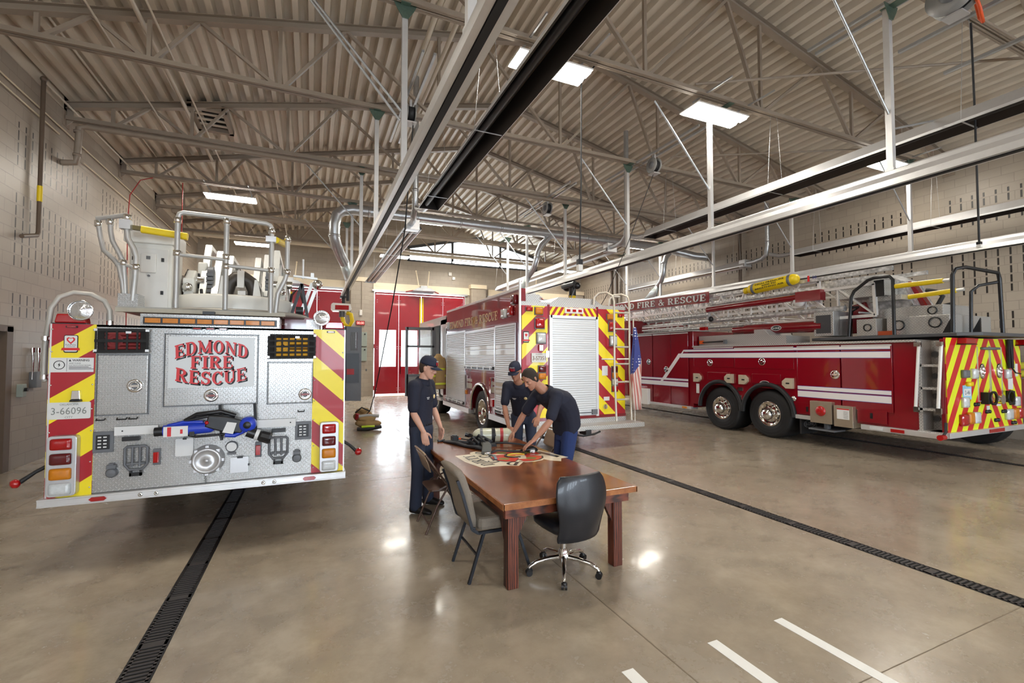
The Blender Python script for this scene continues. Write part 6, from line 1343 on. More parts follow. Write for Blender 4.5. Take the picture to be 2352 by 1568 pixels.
# sign board on the ladder
mb = MB(); mb.prism([(9.28, 3.30), (9.28, 3.60), (14.2, 3.72), (14.2, 3.42)], 'x', 9.97, 9.99); sb = mb.build('name_board', REDT, t3, 'red board lettered EDMOND FIRE & RESCUE in white')
for m, d, e in ((INK, .012, .001), (LWHITE, 0, .003)):
    mb = MB(); slab(mb, 'EDMOND FIRE & RESCUE', (9.97, 11.72-d, 3.51-d), (0, -1, -.0244), (0, 0, 1), .19, 0, width=4.7, ext=e); mb.build('lettering', m, sb)
# air cylinder
mb = MB(); A, B = Vector((9.98, 8.02, 3.47)), Vector((9.98, 6.75, 3.57)); D_ = (B-A).normalized(); L_ = (B-A).length
mb.lathe([(.06, -.12), (.075, -.12), (.075, -.05), (.03, -.02), (.07, .0), (.115, .05), (.125, .12), (.125, L_-.12), (.1, L_-.04), (.05, L_), (0, L_)], A, D_, 24); ac = mb.build('air_cylinder', YEL, t3, 'yellow high pressure air cylinder')
mb = MB()
for f in (.13, .86): mb.lathe([(.128, -.035), (.131, -.035), (.131, .035), (.128, .035)], A+D_*L_*f, D_, 24)
mb.build('cylinder_strap', GREY, ac)
mb = MB(); yd = Vector((0, -.0, 1)); xd = -Vector((0, 1, -.08)); c = (A+B)/2+Vector((-.127, 0, 0))
for s, z, w in (('HIGH PRESSURE', .06, .74), ('6000 PSI', .005, .36), ('BREATHING AIR', -.05, .74)): text(mb, s, c+Vector((.012 if abs(z) > .02 else 0, 0, z)), xd, yd, .038, 0, .012, width=w, bold=.02)
mb.build('lettering', INK, ac)
mb = MB(); text(mb, '50', (10.06, 6.45, 3.55), (0, -1, 0), (0, 0, 1), .07, 0, .002); mb.box(10.05, 10.062, 6.56, 6.6, 3.47, 3.6, 1); mb.build('length_mark', [mat('mark_blue', (50, 60, 140), .5, var=0), LRD], t3)
# ground ladder, floodlight
for z in (2.62, 2.70): mb = MB(); mb.box(9.6, 9.65, 9.9, 11.6, z, z+.04); mb.build('ground_ladder_rail', LS, t3)
mb = MB(); mb.cyl((X3+.15, 9.25, 2.19), (X3+.15, 8.4, 2.2), .018, n=8); mb.box(X3+.12, X3+.18, 9.1, 9.2, 2.15, 2.24, 1); mb.box(X3+.12, X3+.18, 8.36, 8.42, 2.14, 2.24, 2); mb.build('tool_bar', [BLACKP, mat('orange_cap', (226, 96, 30), .4), GREY], t3)
mb = MB(); mb.box(9.75, 9.85, 9.2, 9.4, 2.53, 2.62); mb.build('beacon', LRED, t3); mb = MB(); mb.ball((9.9, 9.15, 2.83), .07); mb.build('spot_lamp', BLACKP, t3)
# ------------------------------------------------------------------ partly seen truck at the far right edge
t4 = thing('fire_truck', 'red truck with hoses barely showing at the right picture edge', 'fire engine', (13.0, 4.6, 0))
mb = MB(); mb.box(12.55, 14.0, 4.4, 8.5, .75, 1.35); mb.box(12.55, 14, 4.4, 8.5, 2.05, 2.1, 1); mb.box(12.6, 14, 5.0, 8.5, .5, .75); mb.build('body', [REDT, ALU], t4)
mb = MB()
for k, (y, z) in enumerate(((4.5, 1.45), (4.5, 1.62))): mb.cyl((12.65, y, z), (13.8, y, z), .075, n=12)
mb.build('hose_roll', mat('hose_lime', (196, 190, 50), .6), t4)
mb = MB(); mb.lathe([(.08, -.15), (.17, -.16), (.17, .16), (.08, .15)], (12.75, 4.6, 1.83), 'x', 24); mb.box(12.6, 12.64, 4.4, 4.7, 1.7, 1.76); mb.build('hose_roll', mat('hose_orange', (226, 110, 40), .6), t4)
for y in (4.9, 7.8): wheel(t4, 12.7, y, -1)
# ------------------------------------------------------------------ table with painted emblem
WOOD = m_wood('table_top_wood', (82, 40, 18), (150, 84, 40), .26, 1.0, .4, (1, 1.5, 1), .05); WLEG = m_wood('table_leg_wood', (46, 20, 14), (118, 60, 40), .42, 1.6, 0, (9, 9, 1.2), .45)
WAX = m_wood('apron_wood', (52, 24, 16), (120, 62, 42), .42, 1.6, 0, (1.2, 9, 9), .45); WAY = m_wood('side_apron_wood', (52, 24, 16), (120, 62, 42), .42, 1.6, 0, (9, 1.2, 9), .45)
WEDGE = m_wood('worn_edge_wood', (120, 66, 28), (176, 112, 62), .5, 4, 0, (1, 1, 1), 0)
tb = thing('work_table', 'heavy brown wooden table with painted emblem, braced square legs', 'table', (1.98, 4.55, 0))
TX0, TX1, TY0, TY1, TZ = 1.335, 2.575, 3.20, 5.88, .695
mb = MB(); mb.box(TX0, TX1, TY0, TY1, TZ-.045, TZ); mb.build('table_top', WOOD, tb, bevel=.005)
mb = MB()
for a in ((TX0-.004, TX0+.008, TY0-.004, TY1+.004), (TX1-.008, TX1+.004, TY0-.004, TY1+.004), (TX0, TX1, TY0-.004, TY0+.008), (TX0, TX1, TY1-.008, TY1+.004)): mb.box(a[0], a[1], a[2], a[3], TZ-.047, TZ-.003)
mb.build('edge_band', WEDGE, tb)
for a in ((TX0+.04, TX1-.04, TY0+.06, TY0+.10), (TX0+.04, TX1-.04, TY1-.10, TY1-.06), (TX0+.04, TX0+.08, TY0+.1, TY1-.1), (TX1-.08, TX1-.04, TY0+.1, TY1-.1)):
    mb = MB(); mb.box(a[0], a[1], a[2], a[3], TZ-.135, TZ-.045); mb.build('apron', WAX if a[3]-a[2] < .1 else WAY, tb, bevel=.003)
for x, sx in ((TX0+.08, 1), (TX1-.08, -1)):
    for y, sy in ((TY0+.10, 1), (TY1-.10, -1)):
        mb = MB(); mb.box(x, x+sx*.09, y, y+sy*.09, 0, TZ-.045); mb.build('leg', WLEG, tb, bevel=.004)
        mb = MB(); mb.prism([(x+sx*.09, .36), (x+sx*.09, .42), (x+sx*.24, .56), (x+sx*.19, .56), (x+sx*.09, .43)] if 0 else [(x+sx*.09, .38), (x+sx*.18, .56), (x+sx*.25, .56), (x+sx*.25, .565), (x+sx*.09, .565)][:3]+[(x+sx*.09, .56)], 'y', y+sy*.02, y+sy*.06); mb.prism([(y+sy*.09, .36), (y+sy*.2, .56), (y+sy*.09, .56)], 'x', x+sx*.0, x+sx*.04); mb.build('corner_brace', WLEG, tb)
# emblem
CR = mat('decal_cream', (226, 214, 190), .4, coat=.3, var=.05); DR = mat('decal_red', (206, 52, 30), .4, coat=.3, var=.1); DY = mat('decal_yellow', (222, 186, 60), .4, coat=.3, var=.1); DK = mat('decal_black', (40, 34, 32), .4, coat=.3, var=.05); DG = mat('decal_green', (122, 112, 40), .5, var=.3, vs=60)
mb = MB(); cx, cy = 2.12, 4.72
def maltese(r, w, k):
    P = []
    for q in range(4):
        a = q*PI/2+k
        for da, rr in ((-.62, r), (-.3, r*1.06), (0, r*1.08), (.3, r*1.06), (.62, r), (PI/4, w)): P.append((cx+rr*math.cos(a+da), cy+rr*math.sin(a+da)))
    return P
z = TZ; k0 = .5
mb.prism(maltese(.33, .26, k0), 'z', z, z+.0008, 0); mb.prism(maltese(.305, .20, k0), 'z', z, z+.0016, 3); mb.prism(maltese(.285, .17, k0), 'z', z, z+.0024, 1)
for q in range(4):
    a = q*PI/2+k0; mb.lathe([(0, .0032), (.06, .0032)], (cx+.21*math.cos(a), cy+.21*math.sin(a), z), 'z', 12, 4)
mb.tube([(cx+.13*math.cos(t*.6), cy+.1*math.sin(t*.6), z+.0034) for t in range(9)], .012, 6, mi=3); mb.tube([(cx+.1*math.cos(t*.6), cy+.075*math.sin(t*.6), z+.0038) for t in range(9)], .012, 6, mi=2)
mb.prism([(cx+.05, cy-.2), (cx+.1, cy-.02), (cx-.0, cy+.02), (cx-.04, cy-.18)], 'z', z, z+.003, 0); mb.prism([(cx-.3, cy+.12), (cx-.1, cy+.1), (cx-.1, cy+.14), (cx-.3, cy+.2)], 'z', z, z+.003, 0)
mb.prism([(2.34, 4.86), (2.5, 4.9), (2.56, 4.62), (2.62, 4.42), (2.52, 4.40), (2.45, 4.28), (2.36, 4.36), (2.30, 4.5)], 'z', z, z+.001, 0); mb.prism([(2.4, 4.8), (2.47, 4.82), (2.56, 4.5), (2.5, 4.46)], 'z', z, z+.002, 3)
mb.prism([(1.49, 4.98), (1.72, 5.0), (1.90, 4.62), (2.0, 4.5), (2.06, 4.40), (1.95, 4.27), (1.83, 4.33), (1.72, 4.35), (1.58, 4.35), (1.54, 4.5), (1.50, 4.66)], 'z', z, z+.0006, 0)
mb.lathe([(0, .0012), (.09, .0012)], (1.77, 5.02, z), 'z', 16, 0); mb.prism([(1.64, 4.9), (1.88, 4.98), (1.92, 4.7), (1.7, 4.7)], 'z', z, z+.0003, 0)
em = mb.build('painted_emblem', [CR, DR, DY, DK, DG], tb, 'painted station emblem with red cross and letters')
mb = MB(); xd = Vector((-.12, .99, 0)).normalized(); yd = Vector((-xd.y, xd.x, 0))*1
bx = Vector((1.635, 4.67, z)); slab(mb, 'DIRTY', bx, xd, yd, .13, 0, width=.52, ext=.0015, warp=lambda a, b: (a, b-.35*a*a))
for ch, x, y, w, h in (('D', 1.93, 4.39, .14, .15), ('G', 1.79, 4.56, .13, .13), ('C', 1.79, 4.82, .13, .13), ('O', 1.80, 5.02, .13, .12)): slab(mb, ch, (x, y, z), xd if ch != 'D' else Vector((-.8, .6, 0)), yd if ch != 'D' else Vector((-.6, -.8, 0)), h, 0, width=w, ext=.0018)
mb.build('lettering', DK, em)
# ------------------------------------------------------------------ chairs
BRN = mat('chair_brown', (84, 62, 50), .28, .3, coat=.3, var=.1); CUSH = mat('fabric_taupe', (128, 118, 106), .9, var=.18, vs=90, bmp=.3, bs=300); FRB = mat('frame_dark', (32, 36, 44), .35, .3)
def base_local(name, lab, cat, loc, rz):
    t = thing(name, lab, cat, (0, 0, 0)); t.location = loc; t.rotation_euler = (0, 0, rz); return t
def folding(loc, rz, lab):
    t = base_local('folding_chair', lab, 'chair', loc, rz)
    for s in (-1, 1):
        x = s*.225
        mb = MB(); mb.tube([(x, .31, 0), (x, .1, .30), (x, -.12, .62), (s*.21, -.25, .80)], .0115, 8); mb.cyl((x, .31, 0), (x, .30, .03), .014, n=8); mb.build('leg', BRN, t)
        mb = MB(); mb.tube([(x-s*.02, -.24, 0), (x-s*.02, -.12, .28), (x-s*.02, .0, .47)], .0115, 8); mb.build('leg', BRN, t)
    mb = MB(); mb.tube([(-.21, -.25, .80), (-.19, -.27, .825), (0, -.275, .83), (.19, -.27, .825), (.21, -.25, .80)], .0115, 8); mb.loft([((0, -.262, .80), (.20, 0, 0), (0, .006, 0)), ((0, -.225, .72), (.21, 0, 0), (0, .006, 0)), ((0, -.19, .62), (.205, 0, 0), (0, .006, 0)), ((0, -.18, .60), (.12, 0, 0), (0, .005, 0))], 16, pw=6); mb.build('backrest', mat('back_tan', (150, 128, 106), .4, .2, coat=.2), t)
    mb = MB(); mb.rbox(-.2, .2, -.2, .2, .415, .44, .05, 0, 'z'); mb.build('seat', BRN, t, bevel=.008)
    mb = MB(); mb.tube([(-.205, -.2, .09), (.205, -.2, .09)], .009, 6); mb.tube([(-.22, .23, .11), (.22, .23, .11)], .009, 6); mb.beam((-.21, -.1, .44), (-.21, .05, .5), .006, .016); mb.beam((.21, -.1, .44), (.21, .05, .5), .006, .016); mb.build('cross_bar', BRN, t)
folding((1.33, 4.86, 0), R(-90), 'brown metal folding chair left of the table by the standing man')
folding((2.78, 5.48, 0), R(90), 'second brown folding chair, mostly hidden at the table far side')
def banquet(loc, rz, lab):
    t = base_local('banquet_chair', lab, 'chair', loc, rz)
    mb = MB(); mb.rbox(-.23, .23, -.17, .28, .40, .50, .06, 0, 'z'); mb.build('seat', CUSH, t, bevel=.03)
    mb = MB(); mb.loft([((0, -.20, .43), (.20, 0, 0), (0, .03, 0)), ((0, -.215, .5), (.225, 0, 0), (0, .04, 0)), ((0, -.26, .7), (.235, 0, 0), (0, .04, 0)), ((0, -.31, .84), (.235, 0, 0), (0, .042, .0)), ((0, -.335, .885), (.22, 0, 0), (0, .045, 0)), ((0, -.35, .905), (.17, 0, 0), (0, .02, 0))], 20, pw=4.5); mb.build('backrest', CUSH, t)
    for s in (-1, 1):
        x = s*.215
        mb = MB()
        for a, b in (((x, -.345, .82), (x, -.30, .70)), ((x, -.30, .70), (x, -.22, .42)), ((x, -.22, .42), (x, -.17, .385)), ((x, -.17, .385), (x, .12, .385)), ((x, .12, .385), (x, .19, .35))): mb.beam(a, b, .022, .022)
        mb.build('side_frame', FRB, t)
        mb = MB(); mb.beam((x, .18, .36), (x+s*.01, .30, 0), .022, .022); mb.build('leg', FRB, t)
        mb = MB(); mb.beam((x, -.12, .385), (x+s*.01, -.25, 0), .022, .022); mb.build('leg', FRB, t)
    mb = MB(); mb.beam((-.21, -.17, .2), (.21, -.17, .2), .016, .016); mb.beam((-.21, -.2, .42), (.21, -.2, .42), .02, .02); mb.build('stretcher', FRB, t)
banquet((1.42, 3.74, 0), R(-90), 'taupe upholstered banquet chair pushed up to the left of the table')
# office chair
LEA = mat('black_leather', (30, 32, 38), .32, coat=.15, var=.08, bmp=.15, bs=150)
oc = base_local('office_chair', 'black leather office chair with chrome five-star base at the table front', 'chair', (1.965, 3.40, 0), R(6))
mb = MB(); rows = []
for i in range(13):
    f = i/12; zz = .335+f*.53; yb = -.235-.04*math.sin(f*PI*1.1)-.05*f; w = .215+.02*math.sin(f*PI)-(.02 if i in (0, 12) else 0)-.02*math.sin(f*2*PI)
    rows.append((zz, yb, w))
vs = []; nx = 9
for side in (0, 1):
    for zz, yb, w in rows:
        for j in range(nx):
            u = -1+2*j/(nx-1); cu = .045*u*u; lift = .018*u*u if zz > .93 else 0
            vs.append((u*w, yb+cu-(.018 if side == 0 else -.018)*(1-.5*abs(u)**6), zz+lift))
fs = []; m_ = 13*nx
for i in range(12):
    for j in range(nx-1):
        a = i*nx+j; fs.append((a, a+1, a+nx+1, a+nx)); fs.append((m_+a, m_+a+nx, m_+a+nx+1, m_+a+1))
for i in range(12): a = i*nx; fs.append((a, a+nx, m_+a+nx, m_+a)); a += nx-1; fs.append((a, m_+a, m_+a+nx, a+nx))
for j in range(nx-1): fs.append((j, m_+j, m_+j+1, j+1)); a = 12*nx+j; fs.append((a, a+1, m_+a+1, m_+a))
mb.add(vs, fs, 0, True); mb.build('backrest', LEA, oc, bevel=.012)
mb = MB(); mb.loft([((0, -.05, .395), (.2, 0, 0), (0, .19, 0)), ((0, -.03, .42), (.225, 0, 0), (0, .23, 0)), ((0, -.02, .455), (.225, 0, 0), (0, .235, 0)), ((0, -.02, .475), (.2, 0, 0), (0, .2, 0))], 24, pw=4); mb.build('seat', LEA, oc)
mb = MB(); mb.cyl((0, 0, .12), (0, 0, .26), .028, n=16); mb.cyl((0, 0, .24), (0, 0, .40), .018, n=14); mb.lathe([(.045, .10), (.05, .16), (.03, .2)], (0, 0, 0), 'z', 18); mb.build('gas_lift', CHROME, oc)
mb = MB(); mb.beam((0, .05, .385), (0, -.22, .39), .16, .03); mb.beam((0, -.2, .39), (0, -.25, .5), .06, .02); mb.build('mechanism', BLACKM, oc)
for k in range(5):
    a = R(-118+72*k-7); dx, dy = math.cos(a), math.sin(a)
    mb = MB(); mb.tube([(dx*.03, dy*.03, .13), (dx*.12, dy*.12, .125), (dx*.23, dy*.23, .105), (dx*.29, dy*.29, .075), (dx*.3, dy*.3, .06)], [.022, .019, .017, .015, .013], 10); mb.build('base_arm', CHROME, oc)
    mb = MB(); px_, py_ = -dy, dx
    for s in (-1, 1): c = Vector((dx*.3+px_*s*.014, dy*.3+py_*s*.014, .026)); mb.cyl(c-Vector((px_, py_, 0))*.009, c+Vector((px_, py_, 0))*.009, .026, n=16)
    mb.ball((dx*.3, dy*.3, .045), .022, .022, .018); mb.build('caster', BLACKP, oc)
# ------------------------------------------------------------------ air pack on the table
HARN = mat('harness_black', (44, 46, 50), .75, var=.25, vs=60, bmp=.4, bs=120); CYLW = mat('cylinder_cream', (196, 196, 172), .3, coat=.6, var=.12, vs=20)
ap = thing('air_pack', 'breathing air pack with pale cylinder and black harness on the table', 'breathing apparatus', (2.0, 5.4, TZ))
A = Vector((1.93, 5.66, .79)); B = Vector((2.42, 5.52, .785)); D_ = (B-A).normalized(); L_ = (B-A).length
mb = MB(); mb.lathe([(.0, 0), (.035, .005), (.065, .03), (.084, .07), (.089, .12), (.089, L_-.06), (.07, L_-.02), (.035, L_), (0, L_)], A, D_, 28); cyo = mb.build('cylinder', CYLW, ap)
mb = MB(); mb.lathe([(.0902, .0), (.0902, .04)], A+D_*.35, D_, 28, 1); mb.lathe([(.0902, .0), (.0902, .035)], A+D_*.09, D_, 28, 2); mb.build('cylinder_band', [LWHITE, mat('band_red', (176, 52, 56), .5), GREY], cyo)
mb = MB(); mb.lathe([(.092, 0), (.094, .02), (.092, .045)], A+D_*.24, D_, 24); mb.tube([A+D_*.26+Vector((0, 0, .085)), A+D_*.26+Vector((0, -.06, .075)), A+D_*.26+Vector((0, -.09, 0))], .012, 6); mb.build('cylinder_strap', BLACKR, ap)
mb = MB(); mb.cyl(A, A-D_*.05, .022, n=12, mi=1); mb.cyl(A-D_*.04, A-D_*.10+Vector((0, 0, .015)), .03, n=12); mb.cyl(A-D_*.03+Vector((0, -.03, 0)), A-D_*.06+Vector((0, -.07, .01)), .024, n=10); mb.build('valve', [BLACKP, CHROME], ap)
mb = MB(); mb.box(1.84, 2.12, 5.30, 5.66, TZ, TZ+.03); mb.tube([(1.84, 5.62, .72), (1.86, 5.45, .80), (1.88, 5.28, .75)], .014, 6); mb.tube([(1.92, 5.6, .72), (1.93, 5.42, .83), (1.96, 5.25, .75)], .014, 6)
for k in range(5): mb.box(1.83+k*.05, 1.86+k*.05, 5.34, 5.5, TZ+.02, TZ+.06+.012*(k % 3)); 
mb.tube([(1.82, 5.5, .74), (1.9, 5.52, .79), (2.0, 5.46, .80), (2.1, 5.4, .74)], .012, 6); mb.build('backplate', HARN, ap)
def strap(pts, w, h=.014, m=None, nm='strap'):
    mb = MB()
    rings = []
    for i, p in enumerate(pts):
        p = Vector(p); t = (Vector(pts[min(i+1, len(pts)-1)])-Vector(pts[max(i-1, 0)])); t.z = 0; t.normalize(); s = Vector((-t.y, t.x, 0))
        rings.append((p, s*w, Vector((0, 0, h))))
    mb.loft(rings, 12, pw=3.5); mb.build(nm, m or HARN, ap)
strap([(1.62, 5.80, .705), (1.70, 5.60, .72), (1.76, 5.40, .71), (1.84, 5.22, .725), (1.90, 5.10, .71)], .035); strap([(1.60, 5.84, .705), (1.75, 5.66, .725), (1.86, 5.5, .72)], .03)
strap([(1.98, 5.34, .74), (1.93, 5.14, .75), (1.86, 4.96, .735), (1.83, 4.90, .715)], .055, .022, mat('pad_grey', (92, 94, 92), .85, var=.15, vs=80), 'shoulder_pad')
strap([(1.90, 4.93, .712), (2.0, 4.98, .716), (2.12, 4.92, .71), (2.24, 4.86, .712), (2.3, 4.84, .712)], .02, .008); strap([(1.83, 4.9, .703), (1.88, 4.78, .707), (1.84, 4.62, .702)], .016, .006, mat('webbing_grey', (120, 128, 136), .6)); strap([(2.1, 5.4, .72), (2.25, 5.3, .73), (2.4, 5.22, .715), (2.46, 5.1, .71)], .02, .01)
for x, y, w in ((1.84, 4.90, .035), (2.36, 4.80, .03)): mb = MB(); mb.box(x-w, x+w, y-.025, y+.03, TZ+.005, TZ+.035); mb.box(x-w*.6, x+w*.6, y-.05, y-.02, TZ+.005, TZ+.025); mb.build('buckle', CHROME if w > .032 else ALU, ap, bevel=.006)
mb = MB(); mb.loft([((2.24, 4.86, .715), (.03, .0, 0), (0, .02, .0)), ((2.30, 4.84, .73), (0, .04, 0), (0, 0, .025)), ((2.38, 4.83, .735), (0, .045, 0), (0, 0, .035)), ((2.43, 4.82, .72), (0, .03, 0), (0, 0, .02))], 12); mb.build('regulator', BLACKP, ap)
mb = MB(); mb.box(1.68, 1.76, 5.72, 5.82, TZ+.02, TZ+.085); mb.cyl((1.72, 5.77, TZ+.085), (1.72, 5.77, TZ+.095), .035, n=16); mb.cyl((1.76, 5.77, TZ+.045), (1.8, 5.74, TZ+.045), .012, n=8, mi=1); mb.tube([(1.8, 5.74, TZ+.045), (1.86, 5.68, TZ+.04), (1.9, 5.6, TZ+.05)], .009, 6); mb.build('pressure_gauge', [BLACKP, mat('hose_orange2', (224, 80, 30), .4)], ap, bevel=.008)
mb = MB(); mb.box(1.52, 1.62, 5.86, 5.90, TZ-.0, TZ+.035); tag(mb.build('buckle_end', BLACKP, base=(1.57, 5.88, TZ), bevel=.008), 'small black buckle lying on the far left table corner', 'buckle')
# ------------------------------------------------------------------ gear on the floor
def lump(lab, cx, cy, layers, extra=()):
    t = thing('turnout_gear', lab, 'gear bundle', (cx, cy, 0)); rnd = random.Random(int(cx*100+cy*10))
    mb = MB()
    for x, y, z, a, b, c in layers:
        for k in range(7): mb.ball((x+rnd.uniform(-a*.5, a*.5), y+rnd.uniform(-b*.4, b*.4), z+rnd.uniform(-c*.2, c*.3)), a*.55, b*.6, c*.62, 10)
    mb.build('folded_cloth', COAT, t, remesh=.014, smoothit=3)
    for nm, m, bx in extra: mb = MB(); mb.tube(bx[0], bx[1], 8); mb.build(nm, m, t)
    return t
RDG = mat('gear_red', (168, 36, 44), .6)
lump('folded tan turnout gear with lime stripe on the floor, front bundle', 1.35, 12.0, [(1.35, 11.95, .14, .34, .2, .14), (1.35, 11.98, .26, .30, .18, .09)], [('reflective_band', mat('lime', (190, 220, 40), .4), ([(1.15, 11.74, .10), (1.3, 11.71, .11), (1.45, 11.73, .10)], .028)), ('black_trim', BLACKR, ([(1.05, 11.78, .05), (1.3, 11.72, .045), (1.62, 11.8, .07)], .045)), ('grey_lining', mat('lining', (176, 176, 172), .7), ([(1.1, 11.95, .33), (1.3, 11.93, .35), (1.58, 11.96, .32)], .04))])
lump('rolled tan gear bag with red patches on the floor, rear bundle', 1.3, 13.0, [(1.28, 13.0, .18, .27, .2, .18), (1.28, 13.0, .34, .2, .16, .1)], [('red_patch', RDG, ([(1.12, 12.8, .16), (1.15, 12.78, .3)], .05)), ('red_strap', RDG, ([(1.42, 12.8, .28), (1.5, 12.78, .15), (1.55, 12.8, .1)], .04)), ('carry_loop', BLACKR, ([(1.1, 12.9, .32), (1.25, 12.82, .46), (1.45, 12.85, .36)], .02))])
# ------------------------------------------------------------------ people
SHIRT = mat('shirt_navy', (27, 30, 48), .8, var=.12, vs=25, bmp=.25, bs=60); PANT = mat('trouser_navy', (40, 47, 66), .85, var=.12, vs=25, bmp=.2, bs=80); JEAN = mat('trouser_blue', (34, 52, 100), .85, var=.15, vs=30, bmp=.2, bs=80)
SHOE = mat('boot_black', (24, 22, 22), .4, var=.1); CAPM = mat('cap_navy', (28, 34, 56), .75, var=.1, vs=40); EYE = mat('eye_dark', (40, 28, 22), .2, var=0); BELT = mat('belt_black', (20, 20, 22), .4)
def skin(name, c):
    m = mat(name, c, .5, var=.08, vs=9); b = m.node_tree.nodes['Principled BSDF']; b.inputs['Subsurface Weight'].default_value = .12; b.inputs['Subsurface Radius'].default_value = (.02, .008, .004); return m
V = Vector
def limb(mb, pts, rs, n=14):
    pts = [V(p) for p in pts]; P = []; Q = []
    for i in range(len(pts)-1):
        for k in range(4): f = k/4; P.append(pts[i].lerp(pts[i+1], f)); Q.append(rs[i]*(1-f)+rs[i+1]*f)
    P.append(pts[-1]); Q.append(rs[-1]); mb.tube(P, Q, n)
    for p, r in zip(pts, rs): mb.ball(p, r*.99)
def hand(mb, w, d, back, s, curl=.5, sc=1.0):
    """w wrist, d finger direction, back = direction of the back of the hand, s = +1/-1 thumb side"""
    d = V(d).normalized(); b = V(back); b = (b-d*b.dot(d)).normalized(); side = d.cross(b)*s; w = V(w)
    mb.loft([(w-d*.01, side*.026*sc, b*.02*sc), (w+d*.03*sc, side*.036*sc, b*.017*sc), (w+d*.075*sc, side*.041*sc, b*.015*sc), (w+d*.095*sc, side*.038*sc, b*.011*sc)], 14)
    for i, (o, l) in enumerate(((.031, .068), (.0105, .078), (-.0105, .072), (-.031, .056))):
        p = w+d*(.088-.004*(i == 3))*sc+side*o*sc; P = [p]; dd = d.copy(); cc = curl*(1+.12*i)
        for k, fr in enumerate((.45, .32, .23)):
            a = cc*(.35+.45*k)*.6; dd = (dd*math.cos(a)-b*math.sin(a)).normalized(); b2 = b; P.append(P[-1]+dd*l*fr*sc)
        mb.tube(P, [.0098*sc, .0092*sc, .0085*sc, .0065*sc], 8); mb.ball(P[-1], .0065*sc, n=8)
    p = w+d*.025*sc+side*.03*sc; t1_ = (side*.75+d*.65-b*.2).normalized(); t2_ = (side*.25+d*.9-b*.35).normalized()
    mb.tube([p, p+t1_*.035*sc, p+t1_*.035*sc+t2_*.03*sc, p+t1_*.035*sc+t2_*.052*sc], [.015*sc, .0125*sc, .0105*sc, .0075*sc], 8)
def person(J, label, skinm, pant, cap=True, hair=(60, 44, 32), tag_txt=True):
    t = thing('person', label, 'person', J['base'])
    f, hu = V(J['face']).normalized(), V(J['up']); hu = (hu-f*hu.dot(f)).normalized(); hs = f.cross(hu)   # hs: person's right
    H = V(J['head']); nk = V(J['neck']); sL, sR = V(J['sL']), V(J['sR']); pe = V(J['pelvis']); hL, hR = V(J['hL']), V(J['hR'])
    mid = (sL+sR)/2; sv = (sL-sR).normalized(); tu = (mid-pe).normalized(); tf = sv.cross(tu)*1.0
    if tf.dot(V(J['tf'])) < 0: tf = -tf
    mb = MB(); P = lambda a, b, c: H+hs*a+f*b+hu*c
    # head
    R_ = [(-.118, .022, .02, .060), (-.108, .038, .036, .048), (-.085, .055, .06, .028), (-.05, .066, .082, .010), (-.01, .072, .093, .002), (.03, .075, .097, -.002), (.07, .07, .09, -.006), (.1, .052, .068, -.008), (.118, .02, .03, -.008)]
    mb.loft([(P(0, o, z), hs*w, f*d) for z, w, d, o in R_], 20)
    mb.tube([P(0, .085, .018), P(0, .104, -.012), P(0, .113, -.03), P(0, .098, -.038)], [.009, .012, .015, .009], 8)
    for s in (-1, 1):
        mb.ball(P(s*.012, .1, -.036), .009); mb.ball(P(s*.03, .08, .028), .02, .012, .01, 10)
        e = P(s*.073, -.008, -.012); mb.loft([(e-hu*.03, f*.008, hs*.006), (e-hu*.012+hs*s*.005, f*.013, hs*.009), (e+hu*.012+hs*s*.008, f*.018, hs*.009), (e+hu*.028+hs*s*.004, f*.012, hs*.006)], 10)
        mb.ball(P(s*.035, .07, -.02), .022, .02, .02, 10)
    mb.tube([P(-.024, .083, -.065), P(0, .093, -.063), P(.024, .083, -.065)], [.006, .009, .006], 8); mb.tube([P(-.02, .083, -.074), P(0, .09, -.075), P(.02, .083, -.074)], [.006, .009, .006], 8); mb.ball(P(0, .075, -.102), .022)
    # neck and trunk
    limb(mb, [H+hu*-.05-f*.015, nk, nk.lerp(mid, .8)], [.056, .058, .07])
    T = [(0, .15, .105), (.25, .135, .1), (.5, .145, .1), (.8, .17, .105), (.97, .15, .08), (1.06, .07, .06)]
    bend = V(J.get('bend', (0, 0, 0)))
    C = lambda k: pe.lerp(mid, k)+bend*math.sin(PI*min(1, k))
    mb.loft([(C(k), sv*w*.93, tf*d*.92) for k, w, d in T], 18, pw=2.3)
    for s, sh, el, wr, d, bk, cu in ((1, sL, V(J['eL']), V(J['wL']), J['dL'], J['bL'], J.get('cL', .5)), (-1, sR, V(J['eR']), V(J['wR']), J['dR'], J['bR'], J.get('cR', .5))):
        limb(mb, [sh, sh.lerp(el, .45), el, el.lerp(wr, .28), wr], [.05, .047, .037, .041, .026]); hand(mb, wr, d, bk, J['th'][0 if s > 0 else 1], cu, 1.05)
    for h, k, a in ((hL, V(J['kL']), V(J['aL'])), (hR, V(J['kR']), V(J['aR']))): limb(mb, [h, k, k.lerp(a, .3), a], [.075, .05, .052, .034])
    mb.build('body', skinm, t, remesh=.0065, smoothit=2, allsmooth=True)
    mb = MB()
    for s in (-1, 1): mb.ball(P(s*.031, .083, .008), .012, .012, .008, 10)
    mb.build('eyes', EYE, t)
    # shirt
    mb = MB(); T = [(-.02, .168, .125), (.12, .165, .125), (.3, .165, .122), (.55, .172, .125), (.8, .195, .128), (.93, .19, .11), (1.02, .15, .085), (1.07, .08, .07)]
    mb.loft([(C(k), sv*w*J.get('wd', 1), tf*d*J.get('wd', 1)) for k, w, d in T], 20, pw=2.4)
    for sh, el in ((sL, V(J['eL'])), (sR, V(J['eR']))): e2 = sh.lerp(el, .80); mb.ball(sh, .078); limb(mb, [sh.lerp(mid, .25), sh.lerp(el, .15), sh.lerp(el, .5), e2], [.085, .076, .069, .067])
